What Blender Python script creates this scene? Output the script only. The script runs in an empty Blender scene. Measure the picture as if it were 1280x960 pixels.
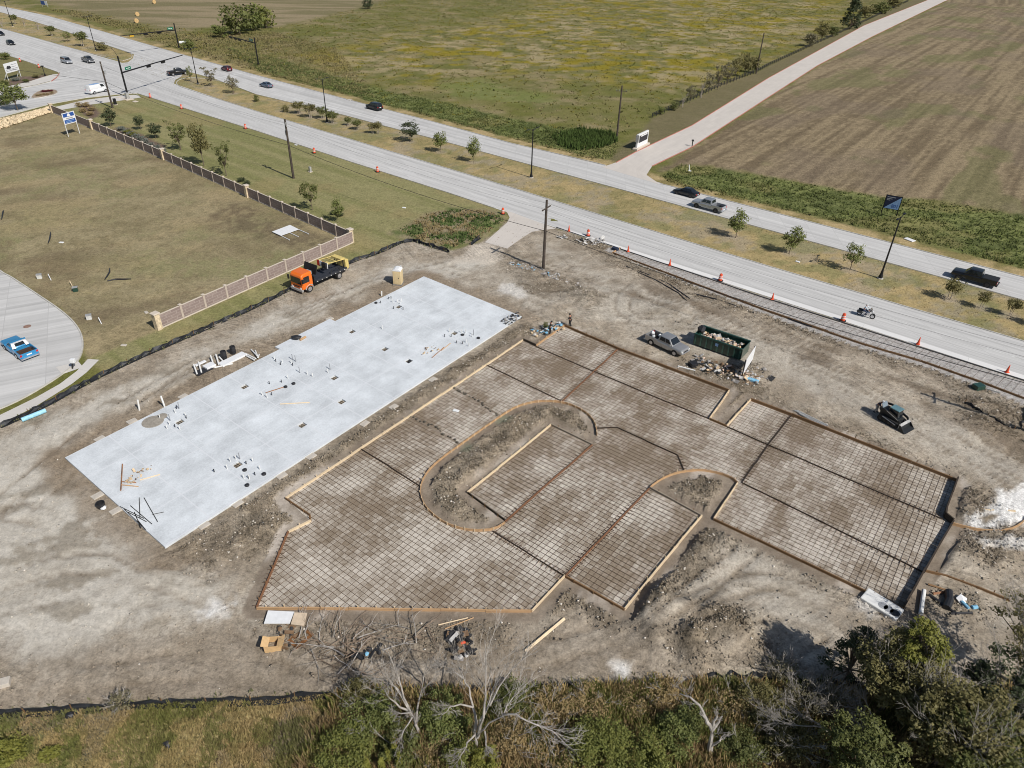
import bpy, bmesh, math, random
import numpy as np
from mathutils import Vector, Matrix
random.seed(7)
rng = np.random.default_rng(7)
SC = bpy.context.scene
COL = SC.collection
R_ = math.radians

# ------------------------------------------------------------------ camera
CAMH, FOC, NAD = 42.0, 880.0, (602.0, 1805.0)
_d = np.array([NAD[0]-640, NAD[1]-480, FOC]); _d = _d/np.linalg.norm(_d)
_f = np.array([0, 0, 1.0]); _f = _f-_f.dot(_d)*_d; _f = _f/np.linalg.norm(_f)
_r = np.cross(_d, _f)
ROT = np.array([_r, _f, -_d])
cam = bpy.data.cameras.new('camera')
cam.sensor_width = 36.0
cam.sensor_fit = 'HORIZONTAL'
cam.lens = FOC/1280*36.0
cam.clip_end = 8000
cam.clip_start = 0.5
co = bpy.data.objects.new('camera', cam)
COL.objects.link(co)
m3 = np.stack([ROT[:, 0], -ROT[:, 1], -ROT[:, 2]], axis=1)
co.matrix_world = Matrix.Translation((0, 0, CAMH)) @ Matrix(m3.tolist()).to_4x4()
SC.camera = co

def G(px, py, h=0.0):
    """ground point (survey of the site taken from the photograph)"""
    v = ROT @ np.array([px-640, py-480, FOC])
    t = (CAMH-h)/-v[2]
    return Vector((v[0]*t, v[1]*t, h))
def g2(px, py):
    p = G(px, py)
    return (p.x, p.y)
def VP(px, py, Y):
    """point where the sight line meets the upright plane y = Y"""
    v = ROT @ np.array([px-640, py-480, FOC])
    t = Y/v[1]
    return Vector((v[0]*t, Y, CAMH+v[2]*t))
def proj(p):
    q = ROT.T @ np.array([p[0], p[1], p[2]-CAMH])
    return 640+FOC*q[0]/q[2], 480+FOC*q[1]/q[2]
def mpp(px, py):
    p = G(px, py)
    q = ROT.T @ np.array([p.x, p.y, -CAMH])
    return q[2]/FOC
def hgt(base, top):
    P = G(*base)
    return VP(top[0], top[1], P.y).z
def heading(a, b):
    A, B = G(*a), G(*b)
    return math.atan2(B.y-A.y, B.x-A.x)

# ------------------------------------------------------------------ sky, sun, exposure
SUN_EL, SUN_AZ = 43.5, -43.0            # sun stands toward the lower right
w = bpy.data.worlds.new('World'); SC.world = w; w.use_nodes = True
nt = w.node_tree; bg = nt.nodes['Background']
sky = nt.nodes.new('ShaderNodeTexSky'); sky.sky_type = 'NISHITA'; sky.sun_disc = False
sky.sun_elevation = R_(SUN_EL); sky.sun_rotation = R_(90-SUN_AZ)
nt.links.new(sky.outputs[0], bg.inputs[0]); bg.inputs[1].default_value = 0.066
sl = bpy.data.lights.new('sun', 'SUN'); sl.energy = 4.4; sl.angle = R_(0.5); sl.color = (1.0, 0.955, 0.89)
so = bpy.data.objects.new('sun', sl); COL.objects.link(so)
sd = Vector((math.cos(R_(SUN_AZ))*math.cos(R_(SUN_EL)), math.sin(R_(SUN_AZ))*math.cos(R_(SUN_EL)), math.sin(R_(SUN_EL))))
so.rotation_euler = sd.to_track_quat('Z', 'Y').to_euler()
so.location = (60, -60, 90)
SC.view_settings.view_transform = 'Standard'
SC.view_settings.look = 'None'
SC.view_settings.exposure = 0.0
SC.view_settings.gamma = 1.0
SC.view_settings.use_curve_mapping = False
SC.render.engine = 'CYCLES'
SC.cycles.pixel_filter_type = 'BLACKMAN_HARRIS'
SC.cycles.filter_width = 1.0

# ------------------------------------------------------------------ helpers: colour and materials
def lin(c):
    return tuple(((x/255)/12.92 if x/255 <= 0.04045 else ((x/255+0.055)/1.055)**2.4) for x in c)
KALB = 1.05
def albr(*c):
    """albedo of a surface whose sunlit look is the given 0-255 colour"""
    return np.array(lin(c))/KALB
def alb(*c):
    """the same for soil and plants: the photograph is a little paler and greyer than the first reading"""
    a = np.array(lin(c)); l = a.dot((.3, .59, .11)); return (l+(a-l)*.95)*1.06/KALB

_mats = {}
def mat(name, col, rough=0.75, metal=0.0, var=0.15, scale=3.0, bump=0.0, coat=0.0, island=0.0, spec=0.4, col2=None):
    if name in _mats: return _mats[name]
    m = bpy.data.materials.new(name); m.use_nodes = True
    n = m.node_tree; p = n.nodes['Principled BSDF']
    p.inputs['Roughness'].default_value = rough
    p.inputs['Metallic'].default_value = metal
    p.inputs['Specular IOR Level'].default_value = spec
    if coat: p.inputs['Coat Weight'].default_value = coat; p.inputs['Coat Roughness'].default_value = 0.08
    tc = n.nodes.new('ShaderNodeTexCoord')
    no = n.nodes.new('ShaderNodeTexNoise'); no.inputs['Scale'].default_value = scale; no.inputs['Detail'].default_value = 6
    no.inputs['Roughness'].default_value = 0.65
    n.links.new(tc.outputs['Object'], no.inputs['Vector'])
    mx = n.nodes.new('ShaderNodeMix'); mx.data_type = 'RGBA'
    c = np.array(col[:3])
    a = c*(1-var*1.6); b = np.minimum(c*(1+var*1.6), 0.92) if col2 is None else np.array(col2[:3])
    if col2 is not None: a = c
    mx.inputs[6].default_value = (*a, 1); mx.inputs[7].default_value = (*b, 1)
    mr = n.nodes.new('ShaderNodeMapRange'); mr.inputs[1].default_value = 0.3; mr.inputs[2].default_value = 0.7
    n.links.new(no.outputs[0], mr.inputs[0])
    fac = mr.outputs[0]
    if island:
        ge = n.nodes.new('ShaderNodeNewGeometry')
        ad = n.nodes.new('ShaderNodeMix'); ad.data_type = 'FLOAT'; ad.inputs[0].default_value = island
        n.links.new(fac, ad.inputs[2]); n.links.new(ge.outputs['Random Per Island'], ad.inputs[3])
        fac = ad.outputs[0]
    n.links.new(fac, mx.inputs[0]); n.links.new(mx.outputs[2], p.inputs['Base Color'])
    if bump:
        bp = n.nodes.new('ShaderNodeBump'); bp.inputs['Strength'].default_value = bump; bp.inputs['Distance'].default_value = 0.05
        n.links.new(no.outputs[0], bp.inputs['Height']); n.links.new(bp.outputs[0], p.inputs['Normal'])
    _mats[name] = m
    return m
def bend_normal(n, p, amt):
    """leaves and blades shade as part of a soft mass: lean the shading normal toward the sky"""
    ge = n.nodes.new('ShaderNodeNewGeometry'); mx = n.nodes.new('ShaderNodeMix'); mx.data_type = 'VECTOR'; mx.inputs[0].default_value = amt
    n.links.new(ge.outputs['Normal'], mx.inputs[4]); mx.inputs[5].default_value = (0, 0, 1)
    no = n.nodes.new('ShaderNodeVectorMath'); no.operation = 'NORMALIZE'; n.links.new(mx.outputs[1], no.inputs[0]); n.links.new(no.outputs[0], p.inputs['Normal'])
def leafmat(name, c1, c2, trans=0.25):
    if name in _mats: return _mats[name]
    m = mat(name, c1, rough=0.6, col2=c2, scale=0.6, island=0.6, spec=0.25)
    n = m.node_tree; p = n.nodes['Principled BSDF']
    out = n.nodes['Material Output']; bend_normal(n, p, .22)
    tr = n.nodes.new('ShaderNodeBsdfTranslucent'); mixs = n.nodes.new('ShaderNodeMixShader'); mixs.inputs[0].default_value = trans
    src = p.inputs['Base Color'].links[0].from_socket
    n.links.new(src, tr.inputs[0]); n.links.new(p.outputs[0], mixs.inputs[1]); n.links.new(tr.outputs[0], mixs.inputs[2])
    n.links.new(mixs.outputs[0], out.inputs[0])
    return m
def vcolmat(name, attr='Albedo', rough=0.9, trans=0.0):
    m = bpy.data.materials.new(name); m.use_nodes = True
    n = m.node_tree; p = n.nodes['Principled BSDF']; p.inputs['Roughness'].default_value = rough
    p.inputs['Specular IOR Level'].default_value = 0.15
    a = n.nodes.new('ShaderNodeAttribute'); a.attribute_name = attr
    n.links.new(a.outputs[0], p.inputs['Base Color'])
    if trans:
        out = n.nodes['Material Output']; bend_normal(n, p, .75)
        tr = n.nodes.new('ShaderNodeBsdfTranslucent'); mixs = n.nodes.new('ShaderNodeMixShader'); mixs.inputs[0].default_value = trans
        n.links.new(a.outputs[0], tr.inputs[0]); n.links.new(p.outputs[0], mixs.inputs[1]); n.links.new(tr.outputs[0], mixs.inputs[2])
        n.links.new(mixs.outputs[0], out.inputs[0])
    return m

# ------------------------------------------------------------------ helpers: objects
def tag(o, label=None, cat=None, group=None, kind=None):
    if label: o['label'] = label
    if cat: o['category'] = cat
    if group: o['group'] = group
    if kind: o['kind'] = kind
    return o
def thing(name, label, cat, loc, rz=0.0, group=None, scale=None):
    o = bpy.data.objects.new(name, None); COL.objects.link(o)
    o.empty_display_size = 0.3
    o.location = loc; o.rotation_euler = (0, 0, rz)
    if scale is not None: o.scale = scale
    return tag(o, label, cat, group)
def link(name, me, material=None, parent=None, loc=None, rot=None, scale=None):
    o = bpy.data.objects.new(name, me); COL.objects.link(o)
    if material is not None and me is not None and len(me.materials) == 0: me.materials.append(material)
    if parent is not None: o.parent = parent
    if loc is not None: o.location = loc
    if rot is not None: o.rotation_euler = rot
    if scale is not None: o.scale = scale
    return o
def kids(o):
    return [c for c in bpy.data.objects if c.parent == o]
def dup(root, loc, rz=0.0, label=None, scale=None, group=None):
    r = root.copy(); COL.objects.link(r); r.location = loc; r.rotation_euler = (0, 0, rz)
    if label: r['label'] = label
    if group: r['group'] = group
    if scale is not None: r.scale = scale
    for ch in root.children:
        c = ch.copy(); COL.objects.link(c); c.parent = r
        for s in ch.children:
            q = s.copy(); COL.objects.link(q); q.parent = c
    return r

class MB:
    def __init__(s): s.v = []; s.f = []
    def add(s, vs, fs):
        n = len(s.v); s.v += [tuple(v) for v in vs]; s.f += [tuple(i+n for i in f) for f in fs]; return s
    def box(s, x0, x1, y0, y1, z0, z1, M=None):
        vs = [Vector((x, y, z)) for z in (z0, z1) for x, y in ((x0, y0), (x1, y0), (x1, y1), (x0, y1))]
        if M is not None: vs = [M @ v for v in vs]
        return s.add(vs, [(3, 2, 1, 0), (4, 5, 6, 7), (0, 1, 5, 4), (1, 2, 6, 5), (2, 3, 7, 6), (3, 0, 4, 7)])
    def bar(s, a, b, wd, ht, up=(0, 0, 1)):
        """square-section bar from a to b, centred"""
        a, b = Vector(a), Vector(b); d = (b-a).normalized(); u = Vector(up)
        if abs(d.dot(u)) > 0.98: u = Vector((1, 0, 0))
        r = d.cross(u).normalized()*wd/2; u = r.cross(d).normalized()*ht/2
        vs = [a-r-u, a+r-u, a+r+u, a-r+u, b-r-u, b+r-u, b+r+u, b-r+u]
        return s.add(vs, [(0, 1, 2, 3), (7, 6, 5, 4), (0, 4, 5, 1), (1, 5, 6, 2), (2, 6, 7, 3), (3, 7, 4, 0)])
    def tube(s, pts, rad, n=6, cap=True):
        pts = [Vector(p) for p in pts]
        if not hasattr(rad, '__len__'): rad = [rad]*len(pts)
        vs = []; fs = []; prev = None
        for i, p in enumerate(pts):
            d = (pts[min(i+1, len(pts)-1)]-pts[max(i-1, 0)]).normalized()
            if prev is None:
                u = Vector((0, 0, 1)) if abs(d.z) < 0.9 else Vector((1, 0, 0))
            else: u = prev
            r = d.cross(u)
            if r.length < 1e-4: r = d.cross(Vector((0, 1, 0)))
            r.normalize(); u = r.cross(d).normalized(); prev = u
            for k in range(n):
                t = 2*math.pi*k/n
                vs.append(p+(r*math.cos(t)+u*math.sin(t))*rad[i])
        for i in range(len(pts)-1):
            for k in range(n):
                a = i*n+k; b = i*n+(k+1) % n
                fs.append((a, b, b+n, a+n))
        if cap:
            fs.append(tuple(range(n-1, -1, -1))); fs.append(tuple((len(pts)-1)*n+k for k in range(n)))
        return s.add(vs, fs)
    def cyl(s, a, b, r0, r1=None, n=12):
        return s.tube([a, b], [r0, r0 if r1 is None else r1], n)
    def prism(s, poly, z0, z1, M=None):
        n = len(poly)
        vs = [Vector((p[0], p[1], z0)) for p in poly]+[Vector((p[0], p[1], z1)) for p in poly]
        if M is not None: vs = [M @ v for v in vs]
        fs = [tuple(range(n-1, -1, -1)), tuple(range(n, 2*n))]+[(i, (i+1) % n, n+(i+1) % n, n+i) for i in range(n)]
        return s.add(vs, fs)
    def loft(s, rings):
        n = len(rings[0]); vs = [p for r in rings for p in r]; fs = []
        for i in range(len(rings)-1):
            for k in range(n):
                a = i*n+k; b = i*n+(k+1) % n
                fs.append((a, a+n, b+n, b))
        fs.append(tuple(range(n))); fs.append(tuple((len(rings)-1)*n+k for k in range(n-1, -1, -1)))
        return s.add(vs, fs)
    def lathe(s, prof, n=14, c=(0, 0, 0)):
        return s.loft([[Vector((c[0]+r*math.cos(2*math.pi*k/n), c[1]+r*math.sin(2*math.pi*k/n), c[2]+z)) for k in range(n)][::-1] for r, z in prof])
    def quad(s, *ps): return s.add(ps, [tuple(range(len(ps)))])
    def rock(s, c, r, sq=0.7, seed=None):
        t = (1+5**.5)/2; raw = [(-1, t, 0), (1, t, 0), (-1, -t, 0), (1, -t, 0), (0, -1, t), (0, 1, t), (0, -1, -t), (0, 1, -t), (t, 0, -1), (t, 0, 1), (-t, 0, -1), (-t, 0, 1)]
        rr = random.Random(seed)
        vs = [Vector(c)+Vector((x*r*rr.uniform(.6, 1.1)/1.9, y*r*rr.uniform(.6, 1.1)/1.9, z*r*sq*rr.uniform(.6, 1.1)/1.9)) for x, y, z in raw]
        return s.add(vs, [(0, 11, 5), (0, 5, 1), (0, 1, 7), (0, 7, 10), (0, 10, 11), (1, 5, 9), (5, 11, 4), (11, 10, 2), (10, 7, 6), (7, 1, 8), (3, 9, 4), (3, 4, 2), (3, 2, 6), (3, 6, 8), (3, 8, 9), (4, 9, 5), (2, 4, 11), (6, 2, 10), (8, 6, 7), (9, 8, 1)])
    def mesh(s, name, bevel=0.0, smooth=False, seg=2):
        me = bpy.data.meshes.new(name); me.from_pydata(s.v, [], s.f); me.update()
        if bevel or True:
            bm = bmesh.new(); bm.from_mesh(me)
            if bevel:
                bmesh.ops.remove_doubles(bm, verts=bm.verts, dist=0.0005)
                es = [e for e in bm.edges if len(e.link_faces) == 2 and e.calc_face_angle(0) > 0.5]
                bmesh.ops.bevel(bm, geom=es, offset=bevel, segments=seg, affect='EDGES', profile=0.6, clamp_overlap=True)
            bmesh.ops.recalc_face_normals(bm, faces=bm.faces)
            bm.to_mesh(me); bm.free()
        if smooth:
            me.polygons.foreach_set('use_smooth', [True]*len(me.polygons))
            if smooth == 'angle': me.set_sharp_from_angle(angle=R_(38))
        return me
    def build(s, name, material, parent=None, bevel=0.0, smooth=False, loc=None, rot=None, scale=None):
        return link(name, s.mesh(name, bevel, smooth), material, parent, loc, rot, scale)

def npmesh(name, V, Fa, col=None, attr='Albedo', smooth=False):
    """mesh from arrays; every face has the same number of corners"""
    V = np.asarray(V, dtype=np.float32); Fa = np.asarray(Fa, dtype=np.int32)
    me = bpy.data.meshes.new(name)
    me.vertices.add(len(V)); me.vertices.foreach_set('co', V.ravel())
    k = Fa.shape[1]
    me.loops.add(Fa.size); me.loops.foreach_set('vertex_index', Fa.ravel())
    me.polygons.add(len(Fa)); me.polygons.foreach_set('loop_start', np.arange(0, Fa.size, k, dtype=np.int32))
    if smooth: me.polygons.foreach_set('use_smooth', np.ones(len(Fa), dtype=bool))
    me.update(calc_edges=True)
    if col is not None:
        c4 = np.ones((len(V), 4), dtype=np.float32); c4[:, :3] = col
        a = me.color_attributes.new(attr, 'FLOAT_COLOR', 'POINT'); a.data.foreach_set('color', c4.ravel())
    return me

# ------------------------------------------------------------------ helpers: numpy noise and polygons
def _h(ix, iy, s):
    v = np.sin(ix*127.1+iy*311.7+s*74.7)*43758.5453
    return v-np.floor(v)
def vnoise(x, y, s=0):
    xi = np.floor(x); yi = np.floor(y); fx = x-xi; fy = y-yi
    fx = fx*fx*(3-2*fx); fy = fy*fy*(3-2*fy)
    return (_h(xi, yi, s)*(1-fx)+_h(xi+1, yi, s)*fx)*(1-fy)+(_h(xi, yi+1, s)*(1-fx)+_h(xi+1, yi+1, s)*fx)*fy
def fbm(x, y, s=0, o=4):
    t = 0; a = 0.5; n = 0
    for k in range(o):
        t = t+a*vnoise(x*2**k+k*17.3, y*2**k-k*9.1, s+k); n += a; a *= 0.5
    return t/n
def sst(a, b, x):
    t = np.clip((x-a)/(b-a), 0, 1); return t*t*(3-2*t)
def segdist(x, y, pts, closed=False):
    P = [np.array(p[:2], dtype=float) for p in pts]
    if closed: P = P+[P[0]]
    d = np.full(x.shape, 1e9)
    for a, b in zip(P[:-1], P[1:]):
        ab = b-a; L = ab.dot(ab)+1e-9
        t = np.clip(((x-a[0])*ab[0]+(y-a[1])*ab[1])/L, 0, 1)
        d = np.minimum(d, (x-a[0]-t*ab[0])**2+(y-a[1]-t*ab[1])**2)
    return np.sqrt(d)
def inside(x, y, pts):
    r = np.zeros(x.shape, dtype=bool); n = len(pts)
    for i in range(n):
        x0, y0 = pts[i][:2]; x1, y1 = pts[(i+1) % n][:2]
        if y0 == y1: continue
        c = ((y0 > y) != (y1 > y)) & (x < (x1-x0)*(y-y0)/(y1-y0)+x0)
        r ^= c
    return r
def sdist(x, y, pts, margin=12.0):
    """signed distance to a polygon, + inside; far outside is -margin"""
    out = np.full(x.shape, -margin)
    xs = [p[0] for p in pts]; ys = [p[1] for p in pts]
    k = (x > min(xs)-margin) & (x < max(xs)+margin) & (y > min(ys)-margin) & (y < max(ys)+margin)
    if k.any():
        d = segdist(x[k], y[k], pts, True); ins = inside(x[k], y[k], pts)
        out[k] = np.where(ins, d, -d)
    return out
def WP(pxs): return [g2(*p) for p in pxs]
def smoothline(pts, step=1.5, it=2):
    """Chaikin-smoothed polyline of 2-D points"""
    P = [np.array(p[:2], float) for p in pts]
    for _ in range(it):
        Q = [P[0]]
        for a, b in zip(P[:-1], P[1:]):
            Q += [a*.75+b*.25, a*.25+b*.75]
        Q.append(P[-1]); P = Q
    return P
def resample(pts, step):
    P = [np.array(p[:2], float) for p in pts]
    L = [0]
    for a, b in zip(P[:-1], P[1:]): L.append(L[-1]+np.linalg.norm(b-a))
    n = max(2, int(round(L[-1]/step))+1)
    s = np.linspace(0, L[-1], n); A = np.array(P)
    return np.stack([np.interp(s, L, A[:, 0]), np.interp(s, L, A[:, 1])], 1)

# ------------------------------------------------------------------ outlines read off the photograph, turned into ground metres
def extend(P, m0, m1):
    P = [np.array(p, float) for p in P]
    a = P[0]-P[1]; a /= np.linalg.norm(a); b = P[-1]-P[-2]; b /= np.linalg.norm(b)
    return [P[0]+a*m0]+P+[P[-1]+b*m1]
NEAR_UP = extend(WP([(0, 35), (148, 77), (221, 106), (320, 139), (480, 187), (640, 235), (682, 240+8), (960, 333), (1280, 427)]), 160, 90)
NEAR_LO = extend(WP([(0, 66), (75, 91), (172, 117), (320, 163.5), (440, 203), (557, 240), (625, 262.5), (695, 285), (785, 315), (960, 371), (1280, 475)]), 160, 90)
FAR_LO = extend(WP([(0, 15), (60, 32), (140, 59), (222, 86), (270, 99), (320, 118), (430, 144), (482, 158), (540, 173), (640, 200), (787, 240), (960, 287.5), (1177, 347), (1280, 376)]), 160, 90)
FAR_UP = extend(WP([(0, 7.5), (60, 20), (120, 37), (220, 66), (320, 94), (455, 130), (540, 152), (640, 179.5), (757, 207), (842, 234), (960, 264), (1280, 347)]), 160, 90)
DRIVE_L = WP([(752, 209), (770, 203.5), (795, 190), (865, 157), (960, 98), (1080, 32), (1150, 4), (1175, -6), (1215, -20)])
DRIVE_R = WP([(826, 231), (808, 219), (815, 208), (865, 184), (960, 122), (1022, 82), (1090, 46), (1180, 2), (1205, -8), (1240, -20)])
STREET = WP([(-160, 270), (0, 337), (42, 365), (75, 387), (92, 402), (101, 415), (104, 427), (103, 440), (98, 451), (88, 461), (62, 479), (30, 498), (0, 512), (-160, 575)])
WALK2 = WP([(110, 449), (124, 450), (108, 466), (90, 480), (45, 508), (0, 531), (-120, 585), (-120, 565), (0, 519), (45, 497), (75, 480), (96, 464)])
SIDE_U = WP([(75, 91), (71, 97), (64, 102), (45, 107), (21, 111.5), (0, 116), (-90, 136)])
SIDE_L = WP([(172, 117), (150, 118), (107, 122.5), (62, 130.5), (30, 139), (0, 147), (-90, 168)])
APRON = WP([(622, 259), (695, 286), (676, 288), (665, 290), (655, 296), (645, 303), (634, 311), (606, 303), (622, 289), (634, 278), (637, 272), (634, 266)])
SILT_TOP = [(0, 534), (20, 525), (62, 505), (107, 480), (132, 467), (175, 447), (237, 420), (320, 384), (362, 362), (400, 346), (440, 327), (470, 318), (510, 299), (536, 307), (562, 315)]
SILT_BOT = [(-90, 908), (0, 893), (60, 890), (170, 880), (320, 877), (380, 871), (432, 865), (520, 866), (640, 862), (700, 860), (790, 857)]
SILT_BOT2 = [(865, 853), (905, 848), (940, 850), (1010, 853), (1100, 862), (1200, 872)]
SILT_E = [(1205, 505), (1230, 520), (1250, 533), (1268, 540), (1278, 538), (1280, 528), (1281, 512)]
DIRT = WP([(-260, 655), (-90, 578), (0, 533), (62, 504), (107, 479), (175, 446), (237, 419), (320, 383), (362, 361), (440, 326), (470, 317), (510, 298), (565, 313), (600, 303), (620, 290), (636, 274), (660, 276), (695, 285), (785, 314), (960, 371), (1280, 475), (1560, 560), (1560, 870), (1400, 850), (1280, 838), (1180, 868), (1100, 860), (960, 852), (880, 853), (790, 857), (640, 866), (520, 867), (430, 865), (320, 877), (170, 880), (60, 890), (0, 893), (-260, 925)])
LAWN = WP([(100, 133), (172, 117), (320, 163.5), (557, 240), (625, 262), (637, 271), (620, 288), (600, 303), (565, 313), (510, 298), (470, 317), (440, 326), (362, 361), (320, 383), (237, 419), (175, 446), (132, 466), (108, 452), (150, 430), (202, 411), (320, 358), (441, 302), (310, 246), (205, 199), (116, 161), (64, 131)])
LOT = WP([(-200, 200), (0, 147), (62, 133), (116, 161), (205, 199), (310, 246), (441, 302), (320, 358), (202, 411), (150, 432), (108, 452), (104, 427), (97, 410), (75, 387), (42, 365), (0, 337), (-200, 255)])
CORNER = WP([(0, 66), (75, 91), (71, 97), (64, 102), (21, 111), (0, 116), (-90, 136), (-90, 40)])
PLOUGH = WP([(822, 214), (865, 186), (960, 124), (1022, 84), (1090, 48), (1180, 4), (1260, -30), (1900, -60), (1900, 420), (1500, 310), (1280, 268), (1170, 250), (1100, 245), (1000, 228), (930, 213), (870, 205)])
HAY = WP([(-300, -70), (700, -70), (520, -8), (455, 8), (400, 22), (345, 34), (270, 33), (215, 38), (150, 24), (95, 12), (40, -2), (-300, -40)])
DITCH_R = WP([(826, 222), (850, 205), (900, 210), (1000, 228), (1100, 245), (1170, 250), (1280, 268), (1500, 310), (1500, 395), (1280, 336), (1180, 310), (1080, 284), (960, 258), (880, 240), (845, 231)])
DITCH_L = WP([(285, 60), (330, 68), (400, 88), (480, 112), (560, 128), (640, 148), (700, 158), (760, 165), (774, 178), (768, 194), (745, 201), (700, 188), (640, 173), (560, 152), (480, 131), (400, 110), (330, 93)])
MOWN = WP([(758, 206), (772, 188), (800, 165), (815, 147.5), (860, 127.5), (895, 110.5), (945, 91), (960, 83), (1020, 55), (1060, 37), (1100, 18), (1135, 2), (1190, -22), (1215, -22), (1150, 4), (1080, 32), (960, 98), (865, 157), (795, 190), (770, 203)])
SLAB_PX = [(82, 574), (207, 686), (652, 397), (530, 347)]
# rebar bays (see formwork below)
CURVE_T = [(746, 545), (745, 532), (738, 521), (722, 510), (702, 503), (675, 502), (655, 506), (637, 513)]
CURVE_L = [(560, 568), (540, 584), (530, 597), (525, 611), (526, 622), (532, 636), (550, 652), (570, 661), (592, 665), (616, 664), (631, 655)]
CURVE_R = [(812, 611), (820, 604), (832, 597), (850, 591), (875, 588), (897, 592), (914, 598), (922, 605)]
BAYS = {
 'a': [(357, 624), (451, 562), (525, 608), (526, 622), (532, 636), (550, 652), (570, 661), (592, 665), (616, 665), (706, 721), (664, 765), (321, 761), (361, 666), (389, 652)],
 'b': [(451, 562), (512, 521), (573, 556), (560, 568), (540, 584), (530, 597), (525, 608)],
 'c': [(514, 520), (566, 486), (624, 520), (575, 554)],
 'd': [(568, 485), (608, 457), (702, 502), (675, 502), (655, 506), (637, 513), (626, 519)],
 'e': [(608, 457), (654, 426), (670, 434), (740, 464), (702, 502)],
 'f': [(670, 434), (705, 408), (772, 437), (740, 464)],
 'g': [(772, 437), (911, 490), (887, 525), (740, 464)],
 'h': [(740, 464), (887, 525), (908, 534), (960, 557), (927, 604), (922, 605), (914, 598), (897, 592), (875, 588), (855, 590), (847, 570), (771, 535), (746, 536), (738, 521), (722, 510), (702, 503)],
 'i': [(938, 501), (989, 520), (960, 557), (908, 534)],
 'j': [(989, 520), (1195, 602), (1178, 645), (1178, 651), (960, 557)],
 'k': [(960, 557), (1178, 651), (1190, 655), (1154, 716), (927, 604)],
 'l': [(922, 605), (927, 604), (1154, 716), (1128, 763), (892, 650)],
 'm': [(771, 535), (847, 570), (855, 590), (832, 597), (820, 604), (812, 611), (706, 721), (616, 665), (631, 653), (740, 557), (746, 545), (746, 536)],
 'n': [(584, 617), (689, 532), (740, 557), (631, 651)],
 'o': [(812, 611), (877, 646), (780, 763), (706, 721)],
}

RA = heading((300, 141), (1200, 425))
# ------------------------------------------------------------------ the ground: one sheet to the horizon, colours and relief worked out per vertex
ys = [-60.0, -20, 0, 8]; y = 12.0
while y < 560: ys.append(y); y += 0.0050*(y+42)
for k in (700, 1000, 1600, 2800, 5000): ys.append(float(k))
ys = np.array(ys)
us = np.concatenate([[-14, -5, -2.5, -1.6, -1.25], np.linspace(-1.05, 1.05, 560), [1.25, 1.6, 2.5, 5, 14]])
half = 0.86*(np.maximum(ys, 8)+30)
GX = us[None, :]*half[:, None]; GY = np.repeat(ys[:, None], len(us), 1)
nr, nc = GX.shape
X = GX.ravel(); Y = GY.ravel()
def n_(s, scale, o=4, ax=1.0, ang=0.0):
    c, sn = math.cos(ang), math.sin(ang)
    return fbm((X*c+Y*sn)/(scale*ax), (-X*sn+Y*c)/scale, s, o)
def mixc(c, m, col):
    return c*(1-m[:, None])+np.asarray(col)[None, :]*m[:, None] if np.ndim(col) == 1 else c*(1-m[:, None])+col*m[:, None]
def blend(a, b, t): return a[None, :]*(1-t[:, None])+b[None, :]*t[:, None]
edge_n = (n_(3, 2.2)-0.5)*2
NF = n_(11, 0.6, 3); NM = n_(12, 2.5); NL = n_(13, 9.0); NX = n_(14, 30.0); NQ = n_(15, 5.0)
def region(pts, soft=0.5, jit=1.0):
    return sst(-soft, soft, sdist(X, Y, pts)+edge_n*jit)
# meadow: tan grass, olive weeds, yellow flower drifts
col = blend(alb(136, 124, 88), alb(104, 103, 58), sst(.35, .62, NL*.5+NM*.5))
olive = sst(.42, .6, n_(16, 7, 5)*.7+NX*.3)
yl = WP([(350, 70), (470, 45), (640, 15), (760, -40), (1100, -40), (1060, 30), (960, 85), (870, 120), (780, 110), (640, 95), (520, 110), (430, 95)])
ym = sst(-14, 25, sdist(X, Y, yl, 40))
yel = sst(.48, .6, n_(17, 4.5, 5)*.7+n_(25, 22, 3)*.3)*ym
col = mixc(col, olive*0.6, alb(100, 102, 40)); col = mixc(col, yel*.85, alb(134, 120, 14))
col = mixc(col, ym*sst(.55, .64, n_(18, 5, 5)*.75+n_(26, 25, 2)*.25)*.85, alb(156, 142, 106))
brt = region(WP([(545, 105), (600, 98), (640, 112), (690, 118), (690, 128), (640, 128), (580, 122), (560, 118)]), 4, 3); col = mixc(col, brt*.6, alb(112, 122, 62))
hz = sst(-4, 4, sdist(X, Y, HAY, 40)+edge_n*2)
hay = blend(alb(142, 128, 100), alb(118, 110, 78), sst(.4, .62, n_(19, 6, 4, 6, 0.15)))
col = mixc(col, hz, hay)
# ploughed field with rows
pa = heading((1010, 205), (1130, 120))
rows = n_(21, 1.0, 2, 46, pa); rows2 = n_(22, 4, 3, 14, pa)
pl = blend(alb(110, 96, 74), alb(144, 128, 100), sst(.37, .63, rows*.44+rows2*.1+NF*.34+NM*.12))
gp = sst(.56, .66, n_(23, 9, 4, 2.4, pa)); pl = mixc(pl, gp*.5, alb(106, 108, 66)); pl = mixc(pl, sst(.55, .7, n_(24, 14, 3, 2, pa))*.35, alb(116, 102, 88))
pm = region(PLOUGH, 1.2, 1.5); col = mixc(col, pm, pl)
dg = blend(alb(82, 92, 48), alb(116, 122, 70), sst(.4, .6, NM*.6+NF*.4)); dg = mixc(dg, sst(.52, .66, NL)*.45, alb(138, 126, 82))
for D in (DITCH_R, DITCH_L): col = mixc(col, region(D, 1.0, 1.5)*.92, dg)
col = mixc(col, region(MOWN, .8, .6), blend(alb(104, 98, 66), alb(118, 108, 80), NM))
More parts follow.
